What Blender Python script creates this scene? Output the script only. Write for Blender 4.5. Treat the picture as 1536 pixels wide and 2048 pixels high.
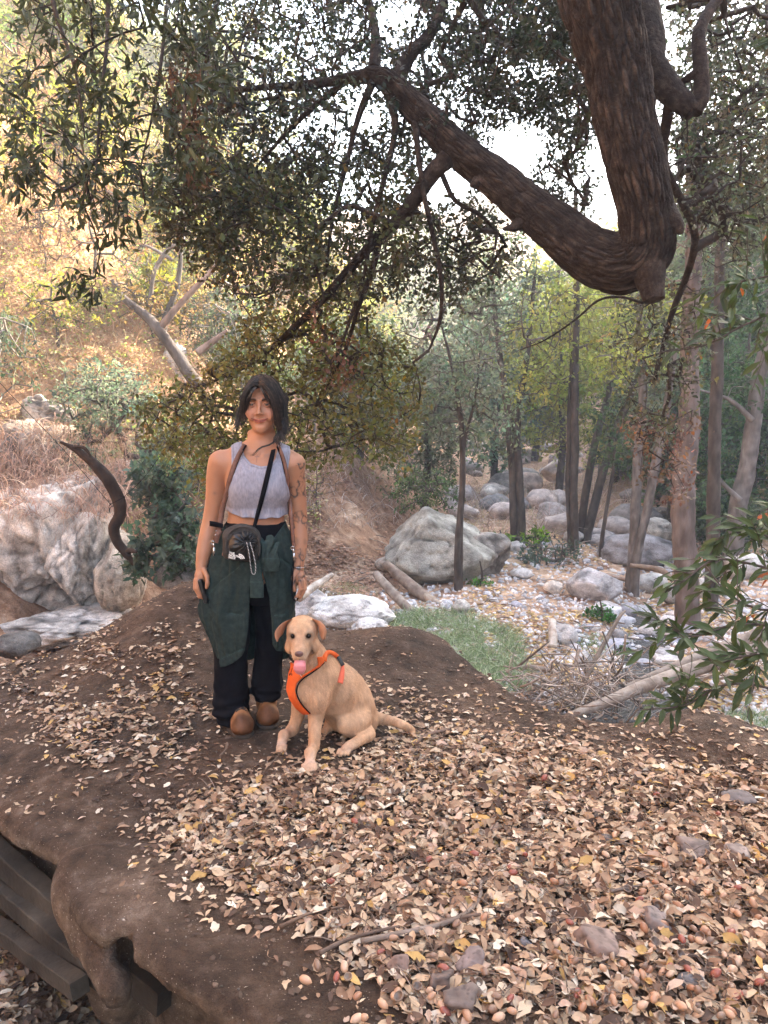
import bpy, math, random
import numpy as np
from mathutils import Vector, Matrix

SC = bpy.context.scene
for _o in list(bpy.data.objects):
    bpy.data.objects.remove(_o)
COL = SC.collection
RNG = np.random.default_rng(7)
R = math.radians

# ------------------------------------------------------------------ camera
CAM_H, PITCH, FPX = 1.55, R(8.0), 1538.0        # eye height, downward tilt, focal length in pixels of the 1536x2048 photo
cd = bpy.data.cameras.new('camera')
cam = bpy.data.objects.new('camera', cd); COL.objects.link(cam)
cam.location = (0, 0, CAM_H)
cam.rotation_euler = (R(90) - PITCH, 0, 0)
cd.sensor_fit = 'VERTICAL'; cd.sensor_height = 36.0; cd.sensor_width = 27.0
cd.lens = 36.0 * FPX / 2048.0
cd.clip_start = 0.05; cd.clip_end = 2000
SC.camera = cam
# ------------------------------------------------------------------ sky, sun, exposure
SUN_EL, SUN_AZ = R(31), R(58)                    # azimuth measured from +Y towards +X
world = bpy.data.worlds.new('World'); SC.world = world; world.use_nodes = True
wn = world.node_tree; wn.nodes.clear()
_sky = wn.nodes.new('ShaderNodeTexSky'); _sky.sky_type = 'NISHITA'; _sky.sun_disc = False
_sky.sun_elevation = SUN_EL; _sky.sun_rotation = SUN_AZ
_sky.air_density = 1.3; _sky.dust_density = 3.0; _sky.ozone_density = 1.0
_bg = wn.nodes.new('ShaderNodeBackground'); _bg.inputs[1].default_value = 0.15
_wo = wn.nodes.new('ShaderNodeOutputWorld')
wn.links.new(_sky.outputs[0], _bg.inputs[0]); wn.links.new(_bg.outputs[0], _wo.inputs[0])
sun_d = bpy.data.lights.new('sun', 'SUN'); sun_d.energy = 5.0; sun_d.angle = R(0.53); sun_d.color = (1.0, 0.86, 0.66)
sun = bpy.data.objects.new('sun', sun_d); COL.objects.link(sun)
SUN_DIR = Vector((math.sin(SUN_AZ) * math.cos(SUN_EL), math.cos(SUN_AZ) * math.cos(SUN_EL), math.sin(SUN_EL)))
sun.rotation_euler = SUN_DIR.to_track_quat('Z', 'Y').to_euler()
SC.view_settings.view_transform = 'Standard'; SC.view_settings.look = 'None'
SC.view_settings.exposure = 3.15; SC.view_settings.gamma = 1.0; SC.view_settings.use_curve_mapping = False
SC.render.film_transparent = False
SC.cycles.max_bounces = 8; SC.cycles.diffuse_bounces = 4; SC.cycles.glossy_bounces = 3
SC.cycles.transmission_bounces = 5; SC.cycles.transparent_max_bounces = 6
SC.cycles.use_denoising = True
SC.cycles.volume_bounces = 0
SC.cycles.sample_clamp_indirect = 6.0

# ------------------------------------------------------------------ picture <-> world helpers
_cp, _sp = math.cos(PITCH), math.sin(PITCH)
def ray(px, py):
    u = (px - 768.0) / FPX; v = (1024.0 - py) / FPX
    return u, _cp + v * _sp, -_sp + v * _cp
def P(px, py, Y):
    """world point seen at photo pixel (px,py) on the vertical plane at distance Y"""
    a, b, c = ray(px, py); t = Y / b
    return np.array([a * t, Y, CAM_H + c * t])
def PG(px, py, z):
    """world point seen at photo pixel on the horizontal plane z"""
    a, b, c = ray(px, py); t = (z - CAM_H) / c
    return np.array([a * t, b * t, z])
def project(p):
    p = np.asarray(p); dy = p[..., 1]; dz = p[..., 2] - CAM_H
    dep = dy * _cp - dz * _sp; upc = dy * _sp + dz * _cp
    return 768 + FPX * p[..., 0] / dep, 1024 - FPX * upc / dep
def mpp(Y):
    return Y / FPX

# ------------------------------------------------------------------ noise (vectorised gradient noise)
_perm = np.random.default_rng(3).permutation(256); _perm = np.concatenate([_perm, _perm, _perm])
_g3 = np.random.default_rng(4).normal(size=(256, 3)); _g3 /= np.linalg.norm(_g3, axis=1)[:, None]
def noise3(p):
    p = np.asarray(p, dtype=np.float64)
    i = np.floor(p).astype(np.int64); f = p - i; i &= 255
    w = f * f * f * (f * (f * 6 - 15) + 10)
    out = 0
    for dx in (0, 1):
        hx = _perm[i[..., 0] + dx]; wx = w[..., 0] if dx else 1 - w[..., 0]
        for dy in (0, 1):
            hy = _perm[hx + i[..., 1] + dy]; wy = w[..., 1] if dy else 1 - w[..., 1]
            for dz in (0, 1):
                h = _perm[hy + i[..., 2] + dz]; wz = w[..., 2] if dz else 1 - w[..., 2]
                g = _g3[h]
                d = g[..., 0] * (f[..., 0] - dx) + g[..., 1] * (f[..., 1] - dy) + g[..., 2] * (f[..., 2] - dz)
                out = out + d * wx * wy * wz
    return out * 1.5
def fbm(p, oct=4, gain=0.5, lac=2.03):
    p = np.asarray(p, dtype=np.float64); a = 1.0; s = 0; 
    for k in range(oct):
        s = s + a * noise3(p + 17.3 * k); p = p * lac; a *= gain
    return s
def ridged(p, oct=4, gain=0.5, lac=2.1):
    p = np.asarray(p, dtype=np.float64); a = 1.0; s = 0
    for k in range(oct):
        s = s + a * (1 - np.abs(noise3(p + 9.1 * k)) * 2); p = p * lac; a *= gain
    return s
def sstep(a, b, x):
    t = np.clip((x - a) / (b - a), 0, 1); return t * t * (3 - 2 * t)
def vor2(p, seed=0):
    """F1, F2-F1 and cell id for 3-D points (numpy cellular noise)"""
    p = np.asarray(p, float); i = np.floor(p).astype(np.int64); f = p - i
    d1 = np.full(p.shape[:-1], 9.0); d2 = d1.copy(); idc = np.zeros(p.shape[:-1])
    for dx in (-1, 0, 1):
        for dy in (-1, 0, 1):
            for dz in (-1, 0, 1):
                a = (i[..., 0] + dx) & 255; b = (i[..., 1] + dy) & 255; c = (i[..., 2] + dz) & 255
                h = _perm[_perm[_perm[a] + b] + c]
                j = _g3[(h + seed) & 255] * 0.5 + 0.5
                q = np.stack([dx + j[..., 0] - f[..., 0], dy + j[..., 1] - f[..., 1], dz + j[..., 2] - f[..., 2]], -1)
                d = np.sqrt((q * q).sum(-1))
                closer = d < d1
                d2 = np.where(closer, d1, np.minimum(d2, d)); idc = np.where(closer, h / 255.0, idc); d1 = np.where(closer, d, d1)
    return d1, d2 - d1, idc

# ------------------------------------------------------------------ objects
def tag(o, label=None, cat=None, group=None, kind=None):
    if label: o['label'] = label
    if cat: o['category'] = cat
    if group: o['group'] = group
    if kind: o['kind'] = kind
    return o
def link(name, data, parent=None):
    o = bpy.data.objects.new(name, data); COL.objects.link(o)
    if parent is not None: o.parent = parent
    return o
def empty(name, loc, label=None, cat=None, group=None, kind=None):
    o = link(name, None); o.location = [float(v) for v in loc]; o.empty_display_size = 0.05
    return tag(o, label, cat, group, kind)
def np_mesh(name, V, F, mat=None, col=None, smooth=True, uv=None):
    """F: array (n,k) or list of such arrays"""
    V = np.asarray(V, dtype=np.float32)
    Fs = F if isinstance(F, list) else [F]
    Fs = [np.asarray(f, dtype=np.int32) for f in Fs if len(f)]
    me = bpy.data.meshes.new(name)
    me.vertices.add(len(V)); me.vertices.foreach_set('co', V.ravel())
    if Fs:
        loops = np.concatenate([f.ravel() for f in Fs])
        tot = np.concatenate([np.full(len(f), f.shape[1], dtype=np.int32) for f in Fs])
        start = np.concatenate([[0], np.cumsum(tot)[:-1]]).astype(np.int32)
        me.loops.add(len(loops)); me.loops.foreach_set('vertex_index', loops)
        me.polygons.add(len(tot)); me.polygons.foreach_set('loop_start', start)
        try: me.polygons.foreach_set('loop_total', tot)
        except Exception: pass
        me.polygons.foreach_set('use_smooth', np.full(len(tot), smooth, dtype=bool))
    me.update(calc_edges=True)
    if col is not None:
        c = np.asarray(col, dtype=np.float32)
        if c.ndim == 1: c = np.repeat(c[:, None], 3, 1)
        if c.shape[1] == 3: c = np.concatenate([c, np.ones((len(c), 1), np.float32)], 1)
        at = me.attributes.new('Col', 'FLOAT_COLOR', 'POINT'); at.data.foreach_set('color', c.ravel())
    if uv is not None:
        at = me.attributes.new('along', 'FLOAT_VECTOR', 'POINT'); at.data.foreach_set('vector', np.asarray(uv, np.float32).ravel())
    if mat is not None: me.materials.append(mat)
    return me
def np_obj(name, V, F, mat=None, parent=None, col=None, smooth=True, uv=None):
    if parent is not None:
        V = np.asarray(V, float) - np.array(parent_loc(parent))
    return link(name, np_mesh(name, V, F, mat, col, smooth, uv), parent)
def parent_loc(p):
    l = np.zeros(3)
    while p is not None:
        l += np.array(p.location[:]); p = p.parent
    return l
def merge(parts):
    """[(V,F(n,k),...col)] -> V, [F], col"""
    V = []; F = {}; C = []; n = 0; hc = False
    for p in parts:
        v, f = p[0], p[1]
        fs = f if isinstance(f, list) else [f]
        for q in fs:
            if len(q): F.setdefault(np.shape(q)[1], []).append(np.asarray(q) + n)
        V.append(np.asarray(v, float)); n += len(v)
        if len(p) > 2 and p[2] is not None:
            c = np.asarray(p[2], float)
            if c.ndim == 1 and len(c) == 3 and len(v) != 3: c = np.repeat(c[None], len(v), 0)
            C.append(c); hc = True
        else: C.append(np.ones((len(v), 3)))
    return np.concatenate(V), [np.concatenate(q) for q in F.values()], (np.concatenate(C) if hc else None)

# ------------------------------------------------------------------ materials
def rgb(c): return (c[0], c[1], c[2], 1.0)
def hx(s):
    s = s.lstrip('#'); v = [int(s[i:i + 2], 16) / 255 for i in (0, 2, 4)]
    return tuple(((x + 0.055) / 1.055) ** 2.4 if x > 0.04045 else x / 12.92 for x in v)
def material(name, cols, scale=6.0, rough=0.85, bump=0.3, bscale=30.0, attr=False, transl=0.0, spec=0.3, detail=6.0,
             coord='Object', stretch=(1, 1, 1), bdist=0.01, cracks=0.0, crack_scale=3.0, metallic=0.0, tcol=None, crackcol=0.35, sss=0.0, speck=None, fine=0):
    m = bpy.data.materials.new(name); m.use_nodes = True
    nt = m.node_tree; N = nt.nodes; L = nt.links
    b = N['Principled BSDF']; out = N['Material Output']
    b.inputs['Roughness'].default_value = rough; b.inputs['Metallic'].default_value = metallic
    b.inputs['Specular IOR Level'].default_value = spec
    if coord == 'Object': tc = N.new('ShaderNodeTexCoord'); src = tc.outputs['Object']
    else: tc = N.new('ShaderNodeAttribute'); tc.attribute_name = coord; src = tc.outputs['Vector']
    mp = N.new('ShaderNodeMapping'); mp.inputs['Scale'].default_value = stretch; L.new(src, mp.inputs[0])
    cur = None
    if len(cols) > 1:
        nz = N.new('ShaderNodeTexNoise'); nz.inputs['Scale'].default_value = scale; nz.inputs['Detail'].default_value = detail
        nz.inputs['Roughness'].default_value = 0.62
        L.new(mp.outputs[0], nz.inputs['Vector'])
        rp = N.new('ShaderNodeValToRGB'); e = rp.color_ramp.elements
        n = len(cols)
        while len(e) < n: e.new(0.5)
        for k, c in enumerate(cols):
            e[k].position = 0.32 + 0.36 * k / (n - 1); e[k].color = rgb(c)
        L.new(nz.outputs['Fac'], rp.inputs[0]); cur = rp.outputs[0]
    else:
        c = N.new('ShaderNodeRGB'); c.outputs[0].default_value = rgb(cols[0]); cur = c.outputs[0]
    bn = N.new('ShaderNodeTexNoise'); bn.inputs['Scale'].default_value = bscale; bn.inputs['Detail'].default_value = 5
    L.new(mp.outputs[0], bn.inputs['Vector'])
    h = bn.outputs['Fac']
    if fine:
        f2 = N.new('ShaderNodeTexNoise'); f2.inputs['Scale'].default_value = fine; f2.inputs['Detail'].default_value = 4; f2.inputs['Roughness'].default_value = .7; L.new(mp.outputs[0], f2.inputs['Vector'])
        ma = N.new('ShaderNodeMath'); ma.operation = 'MULTIPLY_ADD'; L.new(f2.outputs['Fac'], ma.inputs[0]); ma.inputs[1].default_value = .35; L.new(h, ma.inputs[2]); h = ma.outputs[0]
        mxf = N.new('ShaderNodeMapRange'); L.new(f2.outputs['Fac'], mxf.inputs['Value']); mxf.inputs['From Min'].default_value = .3; mxf.inputs['From Max'].default_value = .7; mxf.inputs['To Min'].default_value = .62; mxf.inputs['To Max'].default_value = 1.38
        mm2 = N.new('ShaderNodeMixRGB'); mm2.blend_type = 'MULTIPLY'; mm2.inputs[0].default_value = 1; L.new(cur, mm2.inputs[1]); L.new(mxf.outputs[0], mm2.inputs[2]); cur = mm2.outputs[0]
    if speck:
        v = N.new('ShaderNodeTexVoronoi'); v.inputs['Scale'].default_value = speck[0]; L.new(mp.outputs[0], v.inputs['Vector'])
        lt = N.new('ShaderNodeMath'); lt.operation = 'LESS_THAN'; lt.inputs[1].default_value = speck[1]; L.new(v.outputs['Distance'], lt.inputs[0])
        gt = N.new('ShaderNodeSeparateColor'); L.new(v.outputs['Color'], gt.inputs[0])
        g2 = N.new('ShaderNodeMath'); g2.operation = 'GREATER_THAN'; g2.inputs[1].default_value = speck[2]; L.new(gt.outputs[0], g2.inputs[0])
        mu = N.new('ShaderNodeMath'); mu.operation = 'MULTIPLY'; L.new(lt.outputs[0], mu.inputs[0]); L.new(g2.outputs[0], mu.inputs[1])
        mx = N.new('ShaderNodeMixRGB'); L.new(mu.outputs[0], mx.inputs[0]); L.new(cur, mx.inputs[1]); mx.inputs[2].default_value = rgb(speck[3]); cur = mx.outputs[0]
    if cracks > 0:
        wz = N.new('ShaderNodeTexNoise'); wz.inputs['Scale'].default_value = crack_scale * 0.7; L.new(mp.outputs[0], wz.inputs['Vector'])
        ad = N.new('ShaderNodeMixRGB'); ad.blend_type = 'ADD'; ad.inputs[0].default_value = 0.5
        L.new(mp.outputs[0], ad.inputs[1]); L.new(wz.outputs['Color'], ad.inputs[2])
        vo = N.new('ShaderNodeTexVoronoi'); vo.feature = 'DISTANCE_TO_EDGE'; vo.inputs['Scale'].default_value = crack_scale
        L.new(ad.outputs[0], vo.inputs['Vector'])
        mr = N.new('ShaderNodeMapRange'); mr.inputs['From Max'].default_value = 0.035; L.new(vo.outputs['Distance'], mr.inputs['Value'])
        mr.inputs['To Min'].default_value = 1 - cracks
        mx = N.new('ShaderNodeMixRGB'); mx.blend_type = 'MULTIPLY'; mx.inputs[0].default_value = crackcol
        L.new(cur, mx.inputs[1]); L.new(mr.outputs[0], mx.inputs[2]); cur = mx.outputs[0]
        mm = N.new('ShaderNodeMath'); mm.operation = 'MULTIPLY'; L.new(h, mm.inputs[0]); L.new(mr.outputs[0], mm.inputs[1]); h = mm.outputs[0]
    if attr:
        at = N.new('ShaderNodeAttribute'); at.attribute_name = 'Col'
        mx = N.new('ShaderNodeMixRGB'); mx.blend_type = 'MULTIPLY'; mx.inputs[0].default_value = 1.0
        L.new(cur, mx.inputs[1]); L.new(at.outputs['Color'], mx.inputs[2]); cur = mx.outputs[0]
    L.new(cur, b.inputs['Base Color'])
    if bump > 0:
        bp = N.new('ShaderNodeBump'); bp.inputs['Strength'].default_value = bump; bp.inputs['Distance'].default_value = bdist
        L.new(h, bp.inputs['Height']); L.new(bp.outputs[0], b.inputs['Normal'])
    if sss > 0:
        b.inputs['Subsurface Weight'].default_value = sss; b.inputs['Subsurface Radius'].default_value = (0.012, 0.005, 0.003)
        b.inputs['Subsurface Scale'].default_value = 1.0
    if transl > 0:
        tr = N.new('ShaderNodeBsdfTranslucent'); ms = N.new('ShaderNodeMixShader'); ms.inputs[0].default_value = transl
        hs = N.new('ShaderNodeHueSaturation'); hs.inputs['Value'].default_value = 1.3; hs.inputs['Saturation'].default_value = 1.15; L.new(cur, hs.inputs['Color'])
        L.new(hs.outputs[0], tr.inputs[0]); L.new(b.outputs[0], ms.inputs[1]); L.new(tr.outputs[0], ms.inputs[2]); L.new(ms.outputs[0], out.inputs[0])
    return m

# ------------------------------------------------------------------ leaves
def leaf_shape(kind):
    """unit leaf along +x (length 1), normal +z : V, F"""
    if kind == 'quad':                                  # 2 triangles folded on the midrib
        V = [(0, 0, 0), (.45, .27, .06), (1, 0, -.05), (.45, -.27, .06)]; F = [(0, 2, 1), (0, 3, 2)]
    elif kind == 'long':                                # narrow pointed laurel leaf
        V = [(0, 0, 0), (.3, .13, .03), (.3, -.13, .03), (.65, .12, .01), (.65, -.12, .01), (1, 0, -.10), (.3, 0, 0), (.65, 0, -.02)]
        F = [(0, 6, 1), (0, 2, 6), (6, 7, 3), (6, 3, 1), (2, 4, 7), (2, 7, 6), (7, 5, 3), (4, 5, 7)]
    elif kind == 'oak':                                 # small cupped holly-like leaf
        V = [(0, 0, 0), (.2, .2, .05), (.2, -.2, .05), (.6, .29, .04), (.6, -.29, .04), (1, 0, -.06), (.4, 0, 0)]
        F = [(0, 6, 1), (0, 2, 6), (1, 6, 3), (2, 4, 6), (3, 6, 5), (4, 5, 6)]
    return np.array(V, float), np.array(F)
def basis(d, up):
    d = d / np.maximum(np.linalg.norm(d, axis=-1, keepdims=True), 1e-9)
    s = np.cross(up, d); s /= np.maximum(np.linalg.norm(s, axis=-1, keepdims=True), 1e-9)
    n = np.cross(d, s)
    return d, s, n
def place_leaves(shape, pos, d, up, size, tint=None, width=None):
    V, F = shape
    d, s, n = basis(d, up)
    size = np.asarray(size, float).reshape(-1, 1, 1)
    w = 1.0 if width is None else np.asarray(width).reshape(-1, 1, 1)
    W = pos[:, None, :] + size * (V[None, :, 0:1] * d[:, None] + w * V[None, :, 1:2] * s[:, None] + V[None, :, 2:3] * n[:, None])
    m = len(V)
    FF = (F[None] + (np.arange(len(pos)) * m)[:, None, None]).reshape(-1, F.shape[1])
    C = None if tint is None else np.repeat(tint, m, 0)
    return W.reshape(-1, 3), FF, C
_LM = []
def near_mark(px, py, marks):
    return min(marks, key=lambda m: (m[0] - px) ** 2 + (m[1] - py) ** 2)[2]
def rand_dirs(n, rng=RNG):
    v = rng.normal(size=(n, 3)); return v / np.linalg.norm(v, axis=1)[:, None]

# ------------------------------------------------------------------ tubes
def catmull(pts, n):
    pts = np.asarray(pts, float)
    if len(pts) == 2:
        t = np.linspace(0, 1, n)[:, None]; return pts[0] * (1 - t) + pts[1] * t
    p = np.concatenate([[2 * pts[0] - pts[1]], pts, [2 * pts[-1] - pts[-2]]])
    k = len(pts) - 1; t = np.linspace(0, k, n); i = np.minimum(t.astype(int), k - 1); f = (t - i)[:, None]
    a, b, c, d = p[i], p[i + 1], p[i + 2], p[i + 3]
    return 0.5 * (2 * b + (c - a) * f + (2 * a - 5 * b + 4 * c - d) * f ** 2 + (3 * b - a - 3 * c + d) * f ** 3)
def tube(pts, rad, sides=8, bark=0.0, bfreq=(30, 6), cap=True, n=None, flat=1.0, seed=0.0, kind='ridge'):
    """smooth tube; rad array per control point. bark>0 displaces the surface (fraction of the radius)."""
    pts = np.asarray(pts, float); rad = np.asarray(rad, float)
    if n:
        q = np.concatenate([pts, rad[:, None]], 1); q = catmull(q, n); pts, rad = q[:, :3], np.maximum(q[:, 3], 1e-4)
    n = len(pts)
    T = np.gradient(pts, axis=0); T /= np.maximum(np.linalg.norm(T, axis=1)[:, None], 1e-9)
    up = np.array([0.3, 0.2, 1.0]) if abs(T[0][2]) < 0.9 else np.array([1.0, 0.1, 0.0])
    A = np.zeros((n, 3)); B = np.zeros((n, 3))
    a = np.cross(up, T[0]); a /= np.linalg.norm(a)
    for i in range(n):
        a = a - T[i] * a.dot(T[i]); a /= max(np.linalg.norm(a), 1e-9); A[i] = a; B[i] = np.cross(T[i], a)
    th = np.linspace(0, 2 * math.pi, sides, endpoint=False)
    r = np.repeat(rad[:, None], sides, 1)
    s = np.concatenate([[0], np.cumsum(np.linalg.norm(np.diff(pts, axis=0), axis=1))])
    col = np.ones((n, sides))
    if bark > 0:
        q = np.stack([np.cos(th)[None] * rad[:, None] * bfreq[0] + 0 * s[:, None], np.sin(th)[None] * rad[:, None] * bfreq[0] + 0 * s[:, None], (s[:, None] * bfreq[1] + 0 * th[None])], -1) + seed
        w = np.stack([noise3(q * .7 + 5), noise3(q * .7 + 50), noise3(q * .7 + 90)], -1)
        if kind == 'plate':
            f1, fe, idc = vor2(q + w * 0.5)
            hgt = np.clip(fe * 2.4, 0, 1) ** 0.6 * (0.75 + .5 * idc) - 0.6 + 0.3 * noise3(q * 2.2)
            col = 0.55 + 0.5 * np.clip(fe * 2.2, 0, 1) * (0.6 + 0.6 * idc)
        else:
            hgt = 0.5 * (1 - np.abs(noise3(q + w * .4)) * 2.6) + 0.35 * noise3(q * 2.1 + 3) 
            col = np.clip(0.78 + 0.3 * hgt, 0.5, 1.2)
        big = fbm(np.stack([np.cos(th)[None] + 0 * s[:, None], np.sin(th)[None] + 0 * s[:, None], s[:, None] / (rad.mean() * 5) + 0 * th[None]], -1) * 0.9 + seed, 2)
        r = r * (1 + bark * hgt + (0.15 if sides > 100 else 0.10) * big)
    ring = pts[:, None] + r[..., None] * (np.cos(th)[None, :, None] * A[:, None] + np.sin(th)[None, :, None] * B[:, None] * flat)
    V = ring.reshape(-1, 3)
    i = np.arange(n - 1)[:, None] * sides; j = np.arange(sides)[None]; j2 = (j + 1) % sides
    F = np.stack([i + j, i + j2, i + sides + j2, i + sides + j], -1).reshape(-1, 4)
    Fs = [F]
    if cap:
        V = np.concatenate([V, [pts[0]], [pts[-1]]]); k = n * sides
        j = np.arange(sides); j2 = (j + 1) % sides
        Fs.append(np.concatenate([np.stack([np.full(sides, k), j2, j], 1), np.stack([np.full(sides, k + 1), (n - 1) * sides + j, (n - 1) * sides + j2], 1)]))
        col = np.concatenate([col.ravel(), [1, 1]])
    return V, Fs, np.repeat(col.reshape(-1, 1), 3, 1)

# ------------------------------------------------------------------ branching: attractors joined to the nearest wood, radii by the pipe model
def grow(seedpts, targets, r_tip=0.0022, step=0.12, expo=2.3, droop=0.06, rng=RNG, maxr=0.05, sides=4):
    """returns a mesh of thin branches that joins every target point to the seed wood, and the arriving direction at each target"""
    seedpts = np.asarray(seedpts, float); targets = np.asarray(targets, float)
    d0 = np.array([np.min(((seedpts - t) ** 2).sum(1)) for t in targets])
    order = np.argsort(d0)
    cap = len(seedpts) + int(len(targets) * 14) + 2000
    N = np.zeros((cap, 3)); par = np.full(cap, -1); N[:len(seedpts)] = seedpts; n = len(seedpts); n0 = n
    dirs = np.zeros((len(targets), 3)); tipnode = np.zeros(len(targets), int)
    for ti in order:
        t = targets[ti]
        d = ((N[:n] - t) ** 2).sum(1); k = int(np.argmin(d)); L = math.sqrt(d[k])
        m = max(1, int(L / step)); a = N[k]
        prev = k
        off = rng.normal(size=3) * L * 0.10
        for j in range(1, m + 1):
            f = j / m; w = math.sin(f * math.pi)
            q = a * (1 - f) + t * f + off * w + np.array([0, 0, droop * L * w]) + rng.normal(size=3) * 0.006 * (j < m)
            if n >= cap: break
            N[n] = q; par[n] = prev; prev = n; n += 1
        dirs[ti] = N[prev] - (N[par[prev]] if par[prev] >= 0 else a); tipnode[ti] = prev
    cnt = np.zeros(n); cnt[tipnode] += 1
    for i in range(n - 1, n0 - 1, -1):
        cnt[par[i]] += cnt[i]
    rad = np.minimum(r_tip * np.maximum(cnt, 1) ** (1 / expo), maxr)
    idx = np.arange(n0, n); a = N[par[idx]]; b = N[idx]
    ra = np.minimum(rad[par[idx]], rad[idx] * 1.25); ra = np.where(par[idx] < n0, rad[idx] * 1.15, ra); rb = rad[idx]
    T = b - a; L = np.linalg.norm(T, axis=1); ok = L > 1e-5; a, b, ra, rb, T = a[ok], b[ok], ra[ok], rb[ok], T[ok]
    b = b + T * 0.04
    up = np.where(np.abs(T[:, 2:3]) > 0.8 * np.linalg.norm(T, axis=1)[:, None], np.array([[1., 0, 0]]), np.array([[0, 0, 1.]]))
    d, s, nn = basis(T, up)
    th = np.linspace(0, 2 * math.pi, sides, endpoint=False)
    c = np.cos(th)[None, :, None] * s[:, None] + np.sin(th)[None, :, None] * nn[:, None]
    V = np.concatenate([a[:, None] + c * ra[:, None, None], b[:, None] + c * rb[:, None, None]], 1)
    m = len(a); base = (np.arange(m) * 2 * sides)[:, None]; j = np.arange(sides)[None]; j2 = (j + 1) % sides
    F = np.stack([base + j, base + j2, base + sides + j2, base + sides + j], -1).reshape(-1, 4)
    return V.reshape(-1, 3), F, dirs
def twig_leaves(shape, tips, dirs, per=10, length=0.2, size=0.045, spread=0.9, droop=0.3, rng=RNG, tint=None, upbias=0.5, width=None, sizevar=0.3):
    """leaves set alternately along a short twig at every tip"""
    n = len(tips); d = dirs / np.maximum(np.linalg.norm(dirs, axis=1)[:, None], 1e-6)
    d = d + rng.normal(size=(n, 3)) * 0.45 + np.array([0, 0, -droop]); d /= np.linalg.norm(d, axis=1)[:, None]
    tI = np.repeat(np.arange(n), per); f = rng.uniform(-0.6, 1, n * per)
    pos = tips[tI] + d[tI] * (f * length * 0.5)[:, None] + rng.normal(size=(n * per, 3)) * length * 0.13
    ld = d[tI] * 0.55 + rand_dirs(n * per, rng) * spread; 
    up = rand_dirs(n * per, rng) + np.array([0, 0, upbias * 2])
    sz = size * (1 + sizevar * rng.normal(size=n * per)).clip(.5, 1.7)
    tt = None
    if tint is not None:
        base = tint(n, rng); tt = base[tI] * rng.uniform(0.75, 1.25, (n * per, 1))
    return pos, ld, up, sz, tt

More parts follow.
